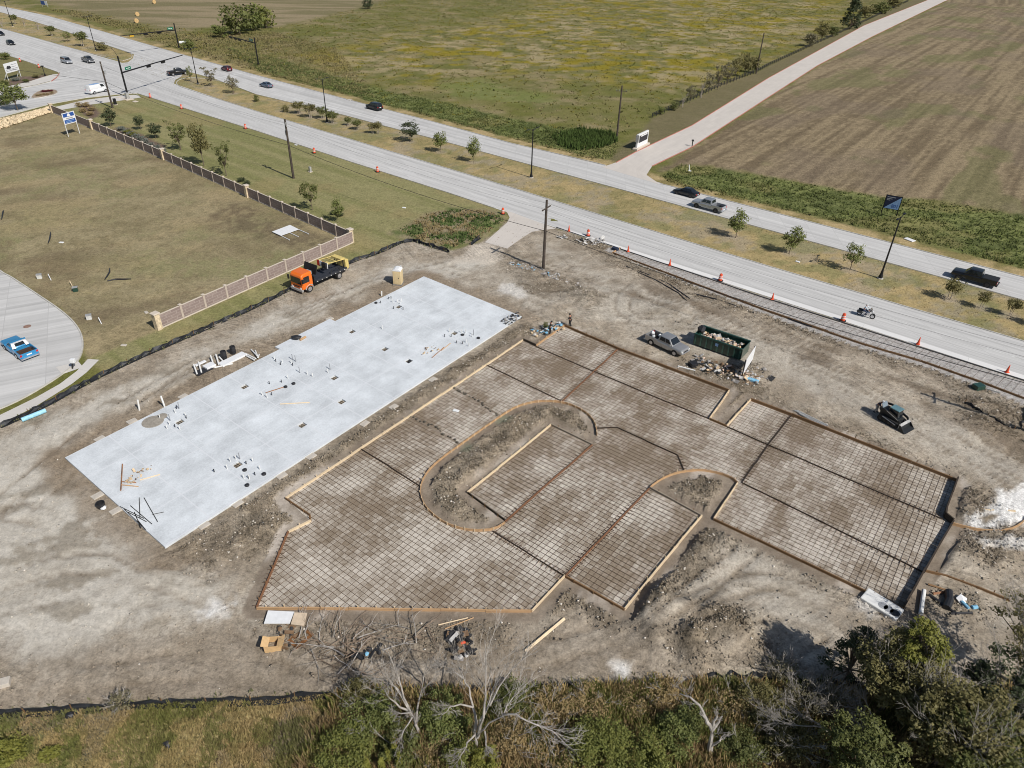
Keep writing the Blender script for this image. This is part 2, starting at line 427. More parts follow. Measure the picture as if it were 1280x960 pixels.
# tan verge along the far kerb
tanv = blend(alb(168, 148, 106), alb(132, 120, 76), sst(.4, .62, NM)); dU = segdist(X, Y, FAR_UP)
col = mixc(col, sst(4.2, 2.6, dU+edge_n*1.2), tanv)
# median
MED = [tuple(p) for p in NEAR_UP]+[tuple(p) for p in FAR_LO[::-1]]
md = blend(alb(168, 148, 104), alb(136, 126, 84), sst(.36, .66, NM*.4+NL*.3+NF*.3)); md = mixc(md, sst(.5, .62, NQ*.7+NF*.3)*.6, alb(152, 141, 122)); md = mixc(md, sst(.55, .66, n_(31, 4))*.55, alb(118, 120, 76))
for b_ in ((919, 297), (987, 317), (1062, 338), (551, 190), (592, 203), (513, 177), (1186, 374), (1226, 385), (1262, 395), (374, 142), (388, 147), (403, 148), (416, 154), (265, 108), (292, 117)):
    q_ = g2(*b_); md = mixc(md, sst(1.7, .7, np.hypot(X-q_[0], Y-q_[1])+edge_n*.5)*.6, alb(156, 144, 128))
col = mixc(col, region(MED, .3, 0), md)
# lawns and the vacant lot
lw = blend(alb(130, 127, 84), alb(144, 137, 96), NM*.6+NF*.4); st = n_(33, 1.1, 2, 30, heading((320, 163), (560, 240))); lw = mixc(lw, sst(.45, .6, st)*.5, alb(108, 112, 62)); lw = mixc(lw, sst(.52, .66, NL)*.45, alb(146, 130, 90))
col = mixc(col, region(LAWN, .3, .3), lw)
wd = region(WP([(488, 292), (520, 272), (562, 258), (617, 262), (634, 275), (615, 290), (598, 302), (563, 313), (530, 303), (510, 297)]), 1.5, 1.5)
col = mixc(col, wd*.9, mixc(blend(alb(128, 116, 88), alb(146, 132, 110), NM), sst(.5, .6, n_(35, 2.2))*.9, alb(84, 98, 50)))
lo = blend(alb(128, 117, 87), alb(152, 140, 108), sst(.33, .67, NM*.4+NF*.35+NL*.25)); lo = mixc(lo, sst(.48, .66, n_(36, 7, 5)*.6+NF*.4)*.6, alb(124, 124, 82)); lo = mixc(lo, sst(.52, .68, n_(37, 6, 5, 2, .5)*.7+NF*.3)*.55, alb(158, 141, 106)); lo = mixc(lo, region(WP([(255, 252), (300, 250), (420, 300), (395, 318), (330, 300), (285, 285)]), 1.5, 2.5)*sst(.4, .55, NF*.5+NM*.5)*.8, alb(104, 92, 72)); lo = mixc(lo, sst(.53, .7, n_(38, 7, 5, 1.6, .5)*.7+NF*.3)*.6, alb(106, 92, 72))
col = mixc(col, region(LOT, .4, .3), lo)
col = mixc(col, region(CORNER, .3, .2), blend(alb(124, 116, 78), alb(112, 108, 66), NM))
for bed in ([(8, 103), (22, 96), (45, 95), (57, 93), (60, 97), (50, 102), (30, 106), (10, 110)], [(97, 132), (112, 128), (122, 137), (125, 145), (112, 150), (104, 143)], [(140, 160), (160, 160), (185, 172), (205, 182), (200, 192), (170, 178)]):
    col = mixc(col, region(WP(bed), .5, .6), blend(alb(96, 80, 72), alb(122, 104, 90), NF))
# foreground grass below the silt fence
FG = WP([(-260, 925), (0, 893), (60, 890), (170, 880), (320, 877), (430, 865), (520, 867), (640, 866), (790, 857), (880, 853), (960, 852), (1100, 860), (1180, 868), (1280, 838), (1560, 870), (1700, 1500), (-600, 1500)])
fg = blend(alb(158, 138, 96), alb(128, 122, 74), sst(.36, .64, NQ*.3+NM*.3+NF*.4)); fg = mixc(fg, sst(.48, .62, n_(41, 2.2)*.6+NF*.4)*.7, alb(110, 116, 66)); fg = mixc(fg, sst(.52, .64, n_(42, 2.5)*.6+NF*.4)*.6, alb(176, 156, 114))
fg = mixc(fg, sst(.56, .66, n_(43, 2.2))*.6, alb(120, 110, 98))
darkf = region(WP([(430, 868), (640, 868), (800, 862), (1000, 862), (1290, 870), (1400, 1100), (380, 1100)]), 2, 1.5); fg = mixc(fg, darkf*.5, blend(alb(112, 98, 70), alb(88, 88, 52), NM))
col = mixc(col, region(FG, .3, .5), fg)
# construction dirt
dm = region(DIRT, .3, .5)
clod = n_(51, 1.3, 4)
dirt = blend(alb(148, 136, 119), alb(168, 156, 139), sst(.35, .65, NM*.6+NF*.4)); dirt = mixc(dirt, sst(.5, .66, NQ*.6+NF*.4)*.6, alb(128, 116, 99))
pale = np.zeros(len(X))
PALE = [([(-160, 640), (-60, 585), (0, 548), (60, 520), (140, 492), (230, 446), (330, 400), (420, 362), (480, 335), (545, 326), (600, 322), (612, 332), (560, 348), (505, 345), (470, 355), (380, 398), (300, 432), (220, 470), (160, 508), (100, 548), (78, 580), (120, 625), (170, 672), (206, 700), (262, 722), (262, 765), (200, 785), (120, 800), (70, 832), (0, 815), (-160, 830)], 1.0),
        ([(668, 305), (720, 318), (800, 350), (900, 395), (1000, 440), (1100, 492), (1280, 580), (1400, 640), (1400, 670), (1280, 622), (1150, 558), (1050, 510), (960, 468), (800, 412), (720, 392), (690, 370), (740, 350), (690, 330)], .55),
        ([(600, 330), (660, 345), (700, 380), (680, 400), (640, 395), (560, 352)], .45), ([(885, 680), (960, 690), (1040, 735), (1080, 780), (1060, 800), (1000, 800), (940, 760), (880, 760), (800, 790), (760, 780), (850, 740)], .55),
        ([(1100, 760), (1200, 770), (1280, 740), (1280, 790), (1200, 800)], .35), ([(640, 785), (760, 770), (800, 800), (760, 835), (660, 840)], .25)]
for p, s in PALE: pale = np.maximum(pale, s*sst(-2.0, 2.2, sdist(X, Y, WP(p))+edge_n*2.2+(NF-.5)*1.5))
pcol = blend(alb(176, 169, 157), alb(190, 184, 173), sst(.35, .65, NF*.5+NQ*.5)); tr = n_(53, 1.0, 3, 16, heading((100, 560), (400, 370))); pcol = mixc(pcol, sst(.56, .68, tr)*.25, alb(162, 154, 141)); pcol = mixc(pcol, sst(.6, .68, n_(54, 1.6, 4, 2.2, .3))*.75, alb(134, 125, 110)); pcol = mixc(pcol, sst(.56, .72, n_(55, 6, 5))*.3, alb(160, 152, 140))
dirt = mixc(dirt, pale, pcol)
ruts = np.zeros(len(X)); rutp = np.zeros(len(X))
RUTS = [[(-40, 700), (60, 610), (110, 560), (230, 470), (330, 415), (470, 350), (560, 330)], [(-40, 660), (50, 590), (130, 520), (260, 445), (360, 395), (480, 345)], [(-40, 745), (80, 700), (180, 715), (260, 740), (330, 800), (450, 850)], [(-40, 790), (100, 760), (220, 740)], [(20, 640), (100, 655), (180, 700)], [(560, 335), (640, 360), (700, 385), (780, 400), (880, 408), (980, 440), (1100, 490), (1280, 585)], [(640, 320), (720, 345), (800, 365), (900, 400), (1000, 440)], [(690, 320), (730, 350), (740, 380), (700, 395), (660, 380)], [(760, 340), (830, 375), (930, 405), (1040, 455), (1160, 540), (1280, 610)], [(860, 370), (960, 410), (1080, 460), (1180, 510)], [(800, 350), (770, 380), (800, 405), (850, 400)], [(880, 800), (960, 760), (1010, 770), (1060, 800), (1020, 830)], [(640, 830), (740, 800), (820, 780), (920, 700), (940, 680)], [(700, 850), (800, 800), (900, 740), (960, 720), (1050, 760)], [(330, 830), (480, 840), (640, 830)], [(930, 390), (1030, 430), (1130, 470), (1250, 560)], [(1000, 455), (1050, 478), (1088, 496)], [(1010, 452), (1060, 474), (1094, 492)], [(760, 345), (800, 362), (845, 385), (860, 398)], [(700, 345), (712, 365), (740, 378)], [(720, 335), (735, 352), (765, 362)], [(1210, 700), (1290, 740)], [(90, 850), (250, 830), (420, 850)]]
for i_, t_ in enumerate(RUTS):
    q_ = [tuple(v_) for v_ in smoothline(WP(t_))]; d_ = segdist(X, Y, q_); wv = (n_(80+i_, 3.0, 2)-.5)*.5; brk = sst(.35, .6, n_(90+i_, 5.0, 3))
    ruts = np.maximum(ruts, sst(.32, .1, np.abs(d_-.9+wv))*brk); rutp = np.maximum(rutp, sst(.5, .1, np.abs(d_-.35+wv))*brk)
dirt = mixc(dirt, ruts*.62, alb(116, 104, 88)); dirt = mixc(dirt, rutp*(1-ruts)*.35, alb(186, 178, 164))
mott = n_(97, 1.1, 4)*.6+n_(98, 3.4, 4, 1.8, .5)*.4; dirt = mixc(dirt, sst(.53, .66, mott)*.42*(1-.7*pale), alb(120, 108, 92)); dirt = mixc(dirt, sst(.47, .34, mott)*.3, alb(186, 178, 164))
low = region(WP([(-60, 850), (0, 840), (120, 812), (300, 790), (420, 776), (660, 774), (700, 760), (830, 790), (830, 856), (640, 868), (430, 867), (320, 879), (60, 892), (-60, 905)]), 1.5, 2.0); dirt = mixc(dirt, low*.6, blend(alb(122, 110, 94), alb(146, 134, 118), sst(.35, .65, NF*.6+NM*.4)))
rb = region(WP([(700, 300), (760, 326), (900, 383), (1060, 440), (1280, 515), (1320, 560), (1280, 578), (1180, 520), (1060, 470), (960, 425), (860, 392), (790, 375), (760, 350)]), 1.8, 2.2); sw = n_(58, 1.4, 4, 5, RA)*.6+n_(59, 2.2, 4)*.4
dirt = mixc(dirt, rb*sst(.42, .62, sw)*.8, alb(112, 99, 83)); dirt = mixc(dirt, rb*sst(.48, .38, sw)*.4, alb(172, 160, 143))
whit = region(WP([(560, 330), (596, 306), (612, 302), (628, 312), (630, 322), (612, 330), (590, 326)]), .8, 1.0); dirt = mixc(dirt, whit*.8, alb(194, 184, 170))
for a_, w_ in (([(80, 575), (207, 690)], 2.2), ([(82, 570), (230, 490), (345, 432), (480, 372), (528, 345)], 2.0), ([(530, 345), (600, 372), (655, 398)], 1.5)):
    dirt = mixc(dirt, sst(w_+1, w_-1, segdist(X, Y, WP(a_))+edge_n*1.4)*.65, blend(alb(120, 106, 88), alb(142, 126, 106), NF))
dark = np.zeros(len(X))
DARK = [([(207, 690), (420, 553), (654, 400), (668, 408), (655, 424), (455, 560), (357, 620), (388, 651), (360, 664), (345, 700), (300, 690), (260, 720)], .75),
        ([(525, 610), (540, 588), (637, 516), (700, 506), (740, 525), (744, 552), (689, 530), (584, 617), (630, 650), (612, 662), (560, 655), (530, 634)], .75),
        ([(788, 775), (800, 750), (880, 655), (905, 662), (890, 700), (850, 740), (830, 770)], .9), ([(815, 800), (850, 775), (930, 765), (945, 785), (920, 812), (840, 830)], .95), ([(835, 830), (960, 800), (990, 830), (960, 850), (840, 850)], .6),
        ([(893, 654), (1130, 768), (1120, 790), (1040, 745), (950, 690), (900, 680)], .6), ([(1195, 596), (1280, 640), (1290, 700), (1240, 720), (1195, 690), (1192, 640)], .75), ([(670, 770), (706, 726), (780, 768), (760, 785), (720, 760), (690, 790)], .7),
        ([(815, 612), (830, 600), (875, 590), (918, 605), (893, 648), (878, 644)], .7), ([(890, 525), (912, 490), (937, 502), (908, 533)], .7), ([(640, 340), (700, 345), (760, 370), (740, 395), (690, 372), (650, 362)], .5), ([(840, 450), (950, 455), (965, 500), (915, 495), (860, 470)], .65),
        ([(700, 290), (760, 305), (900, 350), (1100, 425), (1280, 490), (1280, 510), (1100, 450), (900, 385), (760, 330)], .5), ([(320, 770), (660, 768), (640, 800), (500, 830), (350, 810)], .45), ([(1150, 725), (1230, 750), (1240, 775), (1130, 780)], .5), ([(920, 470), (990, 510), (1200, 590), (1190, 600), (990, 520), (930, 495)], .5), ([(620, 310), (676, 332), (700, 350), (640, 350)], .4), ([(1180, 480), (1290, 510), (1290, 560), (1200, 530)], .5), ([(810, 390), (880, 405), (960, 440), (860, 410)], .3)]
for p, s in DARK: dark = np.maximum(dark, s*sst(-1.2, 1.4, sdist(X, Y, WP(p))+edge_n*1.3))
dirt = mixc(dirt, dark*sst(.2, .75, .45+clod*.6-.1), blend(alb(84, 75, 61), alb(138, 125, 106), sst(.35, .65, clod*.5+NF*.5)))
white = np.zeros(len(X))
for p, s in (([(1207, 655), (1222, 641), (1232, 630), (1255, 612), (1290, 600), (1340, 605), (1340, 655), (1270, 661), (1240, 663), (1215, 660)], 1.0), ([(256, 768), (270, 755), (300, 752), (290, 765), (262, 772)], .8), ([(768, 833), (785, 828), (786, 848), (778, 852)], .8), ([(1085, 745), (1110, 765), (1090, 775), (1060, 760)], .5), ([(1218, 672), (1300, 670), (1290, 690), (1230, 684)], .6), ([(625, 350), (668, 372), (662, 378), (620, 365)], .5)):
    white = np.maximum(white, s*sst(-.4, .5, sdist(X, Y, WP(p))+edge_n*1.0+(NF-.5)*1.2))
dirt = mixc(dirt, white, alb(226, 224, 220))
dirt = mixc(dirt, sst(-.2, .3, sdist(X, Y, WP([(1222, 650), (1232, 641), (1252, 643), (1248, 653), (1230, 658)]))+edge_n*.5), alb(130, 118, 100))
sub = np.zeros(len(X))
for k, p in BAYS.items(): sub = np.maximum(sub, (sdist(X, Y, WP(p), 3) > -.12).astype(float))
scol = blend(alb(124, 112, 98), alb(142, 130, 115), sst(.35, .65, NM*.5+NF*.5))
ra = R_(53.4)
blot = n_(61, 3.0, 4, 1.8, ra)*.55+n_(62, 1.0, 3, 2.5, ra)*.25+NX*.2
light = np.full(len(X), .47)
for p, dlt in ((BAYS['a'], .06), (BAYS['m'], .08), (BAYS['n'], .05), (BAYS['k'], .04), (BAYS['e'], .05), (BAYS['g'], .04), (BAYS['l'], -.01), (BAYS['j'], 0.0), (BAYS['c'], -.09), (BAYS['d'], -.02)): light = np.where(sdist(X, Y, WP(p), 3) > 0, .45+dlt, light)
scol = mixc(scol, sst(.52, .66, blot+light-.45)*.85, alb(184, 174, 162))
dirt = mixc(dirt, sub, scol)
for p in ([(575, 560), (585, 552), (594, 560), (586, 567), (573, 567)], [(618, 525), (628, 518), (640, 522), (636, 530), (622, 531)]): dirt = mixc(dirt, region(WP(p), .2, .2), alb(122, 122, 104))
bed = WP([(765, 313), (772, 311), (960, 373), (1280, 477), (1560, 566), (1560, 600), (1280, 500), (1230, 480), (1150, 452), (1075, 430), (960, 390)])
bm_ = (sdist(X, Y, bed, 4) > -.2).astype(float); dirt = mixc(dirt, bm_, blend(albr(164, 160, 156), albr(180, 176, 172), NF))
col = mixc(col, dm, dirt)
# relief
Z = (fbm(X/14, Y/14, 71)-.5)*0.0
slabd = sdist(X, Y, WP(SLAB_PX), 6); subd = np.maximum.reduce([sdist(X, Y, WP(p), 4) for p in BAYS.values()])
flat = sst(.1, .9, -slabd)*sst(.1, .55, -subd)*sst(1.0, 3.0, segdist(X, Y, NEAR_LO))*(1-bm_)*sst(.3, 2.5, -sdist(X, Y, APRON, 5))
Z += dm*flat*(-ruts*.12+rutp*.05+(clod-.45)*.14+(NF-.5)*.06+dark*(.04+(clod-.35)*.5+(NF-.42)*.4))
for (px, py, rx, h) in ((845, 785, 4, .9), (905, 790, 3.5, .7), (880, 690, 2.0, .45), (820, 745, 2.0, .5), (1225, 640, 3, .3), (720, 375, 4, .5), (590, 590, 4, .4), (690, 515, 3, .3), (540, 635, 2, .3), (612, 280, 3, .6), (665, 285, 4, .6), (880, 625, 2, .35), (1215, 535, 4, .4), (845, 385, 3, .35), (1200, 700, 3, .3)):
    q = G(px, py); Z += h*np.exp(-((X-q.x)**2+(Y-q.y)**2)/(rx*rx)*1.6)*flat*(.6+clod*.9)
fgm = region(FG, .6, 0); Z += fgm*((NM-.5)*.25)
Z += pm*(rows-.5)*.12
Z += sst(2, 6, dU)*np.clip(region(DITCH_R, 3, 1)+region(DITCH_L, 3, 1), 0, 1)*(-.35+(NM-.5)*.5)
far = sst(400, 900, Y)
Zg = Z.astype(np.float32)
grain = np.where(sub > .5, .25, np.clip(.62+.5*dark*dm+.4*fgm+.3*pm-.3*pale*dm, .2, 1.1))
idx = np.arange(nr*nc).reshape(nr, nc)
Fq = np.stack([idx[:-1, :-1], idx[:-1, 1:], idx[1:, 1:], idx[1:, :-1]], -1).reshape(-1, 4)
me = npmesh('ground', np.stack([X, Y, Z], 1), Fq, np.clip(col, 0.01, .9), smooth=True)
sa_ = me.attributes.new('soil', 'FLOAT', 'POINT'); sa_.data.foreach_set('value', (dm*(1-sub)*(1-.6*white)*(1-bm_)*(1-.8*pale)).astype(np.float32))
ga = me.attributes.new('grain', 'FLOAT', 'POINT'); ga.data.foreach_set('value', grain.astype(np.float32))
def ground_material():
    m = vcolmat('ground_soil_and_grass'); n = m.node_tree; p = n.nodes['Principled BSDF']
    src = [x for x in n.nodes if x.type == 'ATTRIBUTE'][0]
    gr = n.nodes.new('ShaderNodeAttribute'); gr.attribute_name = 'grain'
    geo = n.nodes.new('ShaderNodeNewGeometry')
    tot = None
    for sc, wt in ((7.5, .32), (3.0, .36), (1.2, .2), (0.45, .12)):
        no = n.nodes.new('ShaderNodeTexNoise'); no.inputs['Scale'].default_value = sc; no.inputs['Detail'].default_value = 5; no.inputs['Roughness'].default_value = .7
        n.links.new(geo.outputs['Position'], no.inputs['Vector'])
        mu = n.nodes.new('ShaderNodeMath'); mu.operation = 'MULTIPLY'; mu.inputs[1].default_value = wt; n.links.new(no.outputs[0], mu.inputs[0])
        if tot is None: tot = mu.outputs[0]
        else:
            ad = n.nodes.new('ShaderNodeMath'); ad.operation = 'ADD'; n.links.new(tot, ad.inputs[0]); n.links.new(mu.outputs[0], ad.inputs[1]); tot = ad.outputs[0]
    so_ = n.nodes.new('ShaderNodeAttribute'); so_.attribute_name = 'soil'; scr = None
    for an_, sx_, sy_ in ((35, .16, 2.6), (115, .12, 1.9), (-20, .2, 3.4)):
        mp = n.nodes.new('ShaderNodeMapping'); mp.vector_type = 'POINT'; mp.inputs['Rotation'].default_value = (0, 0, R_(-an_)); mp2 = n.nodes.new('ShaderNodeMapping'); mp2.inputs['Scale'].default_value = (sx_, sy_, 1)
        n.links.new(geo.outputs['Position'], mp.inputs[0]); n.links.new(mp.outputs[0], mp2.inputs[0]); no = n.nodes.new('ShaderNodeTexNoise'); no.inputs['Scale'].default_value = 1.0; no.inputs['Detail'].default_value = 3; no.inputs['Distortion'].default_value = 1.6; n.links.new(mp2.outputs[0], no.inputs[0])
        gt = n.nodes.new('ShaderNodeTexNoise'); gt.inputs['Scale'].default_value = .09; gt.inputs['Detail'].default_value = 2; mp3 = n.nodes.new('ShaderNodeMapping'); mp3.inputs['Location'].default_value = (an_*3.1, an_, 0); n.links.new(geo.outputs['Position'], mp3.inputs[0]); n.links.new(mp3.outputs[0], gt.inputs[0])
        gr_ = n.nodes.new('ShaderNodeMapRange'); gr_.interpolation_type = 'SMOOTHSTEP'; gr_.inputs[1].default_value = .45; gr_.inputs[2].default_value = .62; n.links.new(gt.outputs[0], gr_.inputs[0])
        sb = n.nodes.new('ShaderNodeMath'); sb.operation = 'SUBTRACT'; sb.inputs[1].default_value = .5; n.links.new(no.outputs[0], sb.inputs[0]); ml = n.nodes.new('ShaderNodeMath'); ml.operation = 'MULTIPLY'; n.links.new(sb.outputs[0], ml.inputs[0]); n.links.new(gr_.outputs[0], ml.inputs[1])
        if scr is None: scr = ml.outputs[0]
        else: ad = n.nodes.new('ShaderNodeMath'); ad.operation = 'ADD'; n.links.new(scr, ad.inputs[0]); n.links.new(ml.outputs[0], ad.inputs[1]); scr = ad.outputs[0]
    sm_ = n.nodes.new('ShaderNodeMath'); sm_.operation = 'MULTIPLY'; n.links.new(scr, sm_.inputs[0]); n.links.new(so_.outputs['Fac'], sm_.inputs[1]); sc_ = n.nodes.new('ShaderNodeMath'); sc_.operation = 'MULTIPLY_ADD'; sc_.inputs[1].default_value = .26; n.links.new(sm_.outputs[0], sc_.inputs[0]); n.links.new(tot, sc_.inputs[2]); tot = sc_.outputs[0]
    # value = 1 + grain*amp*(noise-.5)*k
    su = n.nodes.new('ShaderNodeMath'); su.operation = 'SUBTRACT'; su.inputs[1].default_value = .5; n.links.new(tot, su.inputs[0])
    g2_ = n.nodes.new('ShaderNodeMath'); g2_.operation = 'MULTIPLY_ADD'; g2_.inputs[1].default_value = 5.2; g2_.inputs[2].default_value = 1.0; n.links.new(gr.outputs['Fac'], g2_.inputs[0])
    mm = n.nodes.new('ShaderNodeMath'); mm.operation = 'MULTIPLY_ADD'; mm.inputs[2].default_value = 1.0; n.links.new(su.outputs[0], mm.inputs[0]); n.links.new(g2_.outputs[0], mm.inputs[1])
    vm = n.nodes.new('ShaderNodeVectorMath'); vm.operation = 'SCALE'; n.links.new(src.outputs[0], vm.inputs[0]); n.links.new(mm.outputs[0], vm.inputs['Scale'])
    n.links.new(vm.outputs[0], p.inputs['Base Color'])
    bp = n.nodes.new('ShaderNodeBump'); bp.inputs['Distance'].default_value = .25; n.links.new(tot, bp.inputs['Height']); n.links.new(gr.outputs['Fac'], bp.inputs['Strength'])
    n.links.new(bp.outputs[0], p.inputs['Normal'])
    return m
tag(link('ground', me, ground_material()), kind='structure')
def ground_z(x, y):
    i = np.clip(np.searchsorted(ys, y)-1, 0, nr-2); fy = (y-ys[i])/(ys[i+1]-ys[i])
    h = 0.86*(max(y, 8)+30); u = x/h; j = np.clip(np.searchsorted(us, u)-1, 0, nc-2)
    fx = (u-us[j])/(us[j+1]-us[j]); A = Zg.reshape(nr, nc)
    return float((A[i, j]*(1-fx)+A[i, j+1]*fx)*(1-fy)+(A[i+1, j]*(1-fx)+A[i+1, j+1]*fx)*fy)
def ground_zs(x, y):
    i = np.clip(np.searchsorted(ys, y)-1, 0, nr-2); h = 0.86*(np.maximum(y, 8)+30); j = np.clip(np.searchsorted(us, x/h)-1, 0, nc-2)
    return Zg.reshape(nr, nc)[i, j]
def ground_cols(x, y):
    i = np.clip(np.searchsorted(ys, y)-1, 0, nr-2); h = 0.86*(np.maximum(y, 8)+30); j = np.clip(np.searchsorted(us, x/h)-1, 0, nc-2)
    return col.reshape(nr, nc, 3)[i, j]

# ------------------------------------------------------------------ paving: roads, drive, street, walks, kerbs
def paving_mat(name, c, joint=(4.6, 3.6), jw=.05, jdark=.25, streak=.12, panel=.05, jcol=None, var=.08):
    m = bpy.data.materials.new(name); m.use_nodes = True; n = m.node_tree; p = n.nodes['Principled BSDF']
    p.inputs['Roughness'].default_value = .85; p.inputs['Specular IOR Level'].default_value = .25
    uv = n.nodes.new('ShaderNodeUVMap'); sep = n.nodes.new('ShaderNodeSeparateXYZ'); n.links.new(uv.outputs[0], sep.inputs[0])
    def M(op, a, b=None, c_=None):
        q = n.nodes.new('ShaderNodeMath'); q.operation = op
        for i, v in enumerate((a, b, c_)):
            if v is None: continue
            if isinstance(v, (int, float)): q.inputs[i].default_value = v
            else: n.links.new(v, q.inputs[i])
        return q.outputs[0]
    U, V = sep.outputs[0], sep.outputs[1]
    def noise(vec, scale, det=4, sc3=None):
        mp = n.nodes.new('ShaderNodeMapping'); mp.inputs['Scale'].default_value = sc3 or (1, 1, 1); n.links.new(vec, mp.inputs[0])
        t = n.nodes.new('ShaderNodeTexNoise'); t.inputs['Scale'].default_value = scale; t.inputs['Detail'].default_value = det; t.inputs['Roughness'].default_value = .65
        n.links.new(mp.outputs[0], t.inputs[0]); return t.outputs[0]
    st = M('ADD', M('MULTIPLY', noise(uv.outputs[0], 1.0, 4, (.018, 1.6, 1)), .5), M('MULTIPLY', noise(uv.outputs[0], 1.0, 2, (.006, .55, 1)), .5)); bl = noise(uv.outputs[0], .35, 6); fi = noise(uv.outputs[0], 6.0, 4)
    pu = M('FLOOR', M('DIVIDE', U, joint[0])); pv = M('FLOOR', M('DIVIDE', V, joint[1]))
    cb = n.nodes.new('ShaderNodeCombineXYZ'); n.links.new(pu, cb.inputs[0]); n.links.new(pv, cb.inputs[1])
    wn = n.nodes.new('ShaderNodeTexWhiteNoise'); wn.noise_dimensions = '2D'; n.links.new(cb.outputs[0], wn.inputs[0])
    f = M('ADD', 1.0, M('MULTIPLY', M('SUBTRACT', st, .5), streak*3.2))
    f = M('ADD', f, M('MULTIPLY', M('SUBTRACT', bl, .5), var*3)); f = M('ADD', f, M('MULTIPLY', M('SUBTRACT', fi, .5), var*1.6))
    f = M('ADD', f, M('MULTIPLY', M('SUBTRACT', wn.outputs[0], .5), panel*2))
    def line(co, per, wd):
        fr = M('FRACT', M('DIVIDE', co, per)); return M('LESS_THAN', M('MULTIPLY', M('MINIMUM', fr, M('SUBTRACT', 1.0, fr)), per), wd/2)
    ln = M('MAXIMUM', line(U, joint[0], jw), line(V, joint[1], jw))
    vm = n.nodes.new('ShaderNodeVectorMath'); vm.operation = 'SCALE'; vm.inputs[0].default_value = tuple(c); n.links.new(f, vm.inputs['Scale'])
    mx = n.nodes.new('ShaderNodeMix'); mx.data_type = 'RGBA'; n.links.new(vm.outputs[0], mx.inputs[6])
    mx.inputs[7].default_value = (*(jcol if jcol is not None else np.array(c)*(1-jdark)), 1)
    lf = M('MULTIPLY', ln, M('ADD', .25, M('MULTIPLY', bl, 1.0))); n.links.new(lf, mx.inputs[0])
    n.links.new(mx.outputs[2], p.inputs['Base Color'])
    bp = n.nodes.new('ShaderNodeBump'); bp.inputs['Strength'].default_value = .15; bp.inputs['Distance'].default_value = .02
    n.links.new(fi, bp.inputs['Height']); n.links.new(bp.outputs[0], p.inputs['Normal'])
    return m
ROADC = albr(193, 192, 190)
M_road = paving_mat('road_concrete', ROADC, jw=.08, jdark=.16, streak=.46, panel=.045)
M_white_conc = paving_mat('fresh_pale_concrete', albr(222, 221, 219), joint=(6.0, 9.0), jw=.05, streak=.05, panel=.02)
M_drive = paving_mat('drive_concrete', albr(202, 195, 187), joint=(6.0, 3.0), jw=.07, jdark=.1, streak=.07, panel=.03)
M_walk = paving_mat('walk_concrete', albr(204, 200, 194), joint=(1.8, 3.0), jw=.06, jdark=.12, streak=.03, panel=.02)
def strip(name, A, B, z, material, step=3.0, nv=6):
    LA = sum(np.linalg.norm(np.array(b)-np.array(a)) for a, b in zip(A[:-1], A[1:])); N = max(4, int(LA/step))
    a = resample(A, LA/N); a = a if len(a) == N+1 else resample(A, LA/N)
    Lb = sum(np.linalg.norm(np.array(q)-np.array(p)) for p, q in zip(B[:-1], B[1:])); b = resample(B, Lb/(len(a)-1)+1e-6)
    n = min(len(a), len(b)); a, b = a[:n], b[:n]
    W = np.linalg.norm(a-b, axis=1).mean(); V = []; UVs = []
    mid = (a+b)/2; s = np.concatenate([[0], np.cumsum(np.linalg.norm(np.diff(mid, axis=0), axis=1))])
    for i in range(n):
        for k in range(nv+1):
            t = k/nv; q = a[i]*(1-t)+b[i]*t; V.append((q[0], q[1], z)); UVs.append((s[i], t*W))
    Fs = [(i*(nv+1)+k, i*(nv+1)+k+1, (i+1)*(nv+1)+k+1, (i+1)*(nv+1)+k) for i in range(n-1) for k in range(nv)]
    me = bpy.data.meshes.new(name); me.from_pydata(V, [], Fs); uvl = me.uv_layers.new(name='UVMap')
    for l in me.loops: uvl.data[l.index].uv = UVs[l.vertex_index]
    me.update(); bm = bmesh.new(); bm.from_mesh(me); bmesh.ops.recalc_face_normals(bm, faces=bm.faces)
    if bm.faces[0].normal.z < 0: bmesh.ops.reverse_faces(bm, faces=bm.faces)
    bm.to_mesh(me); bm.free()
    return tag(link(name, me, material), kind='structure')
def sheet(name, pts, z, material, ang=0.0):
    me = bpy.data.meshes.new(name); bm = bmesh.new()
    vs = [bm.verts.new((p[0], p[1], z)) for p in pts]; f = bm.faces.new(vs); f.normal_update()
    if f.normal.z < 0: f.normal_flip()
    bmesh.ops.triangulate(bm, faces=bm.faces[:]); uvl = bm.loops.layers.uv.new('UVMap'); c, s = math.cos(ang), math.sin(ang)
    for fc in bm.faces:
        for l in fc.loops: l[uvl].uv = (l.vert.co.x*c+l.vert.co.y*s, -l.vert.co.x*s+l.vert.co.y*c)
    bm.to_mesh(me); bm.free()
    return tag(link(name, me, material), kind='structure')
strip('road', [tuple(p) for p in NEAR_UP], [tuple(p) for p in NEAR_LO], .024, M_road, nv=4)
strip('road', [tuple(p) for p in FAR_UP], [tuple(p) for p in FAR_LO], .024, M_road, nv=4)
sheet('intersection', WP([(168, 66), (176, 69), (200, 76), (232, 87), (226, 96), (219, 100), (217, 106), (222, 111), (180, 96), (140, 80), (160, 78), (166, 73)]), .018, M_road, RA)
sheet('side_street', [tuple(p) for p in SIDE_U]+[tuple(p) for p in SIDE_L[::-1]]+WP([(190, 112), (120, 92)]), .012, M_road, RA+math.pi/2)
strip('drive', DRIVE_L, DRIVE_R, .03, M_drive)
sheet('street', STREET, .012, M_road, .5)
sheet('sidewalk', WALK2, .03, M_walk, heading((0, 525), (100, 460)))
sheet('sidewalk', WP([(70, 459), (98, 452), (104, 459), (78, 468)]), .026, M_walk, .3)
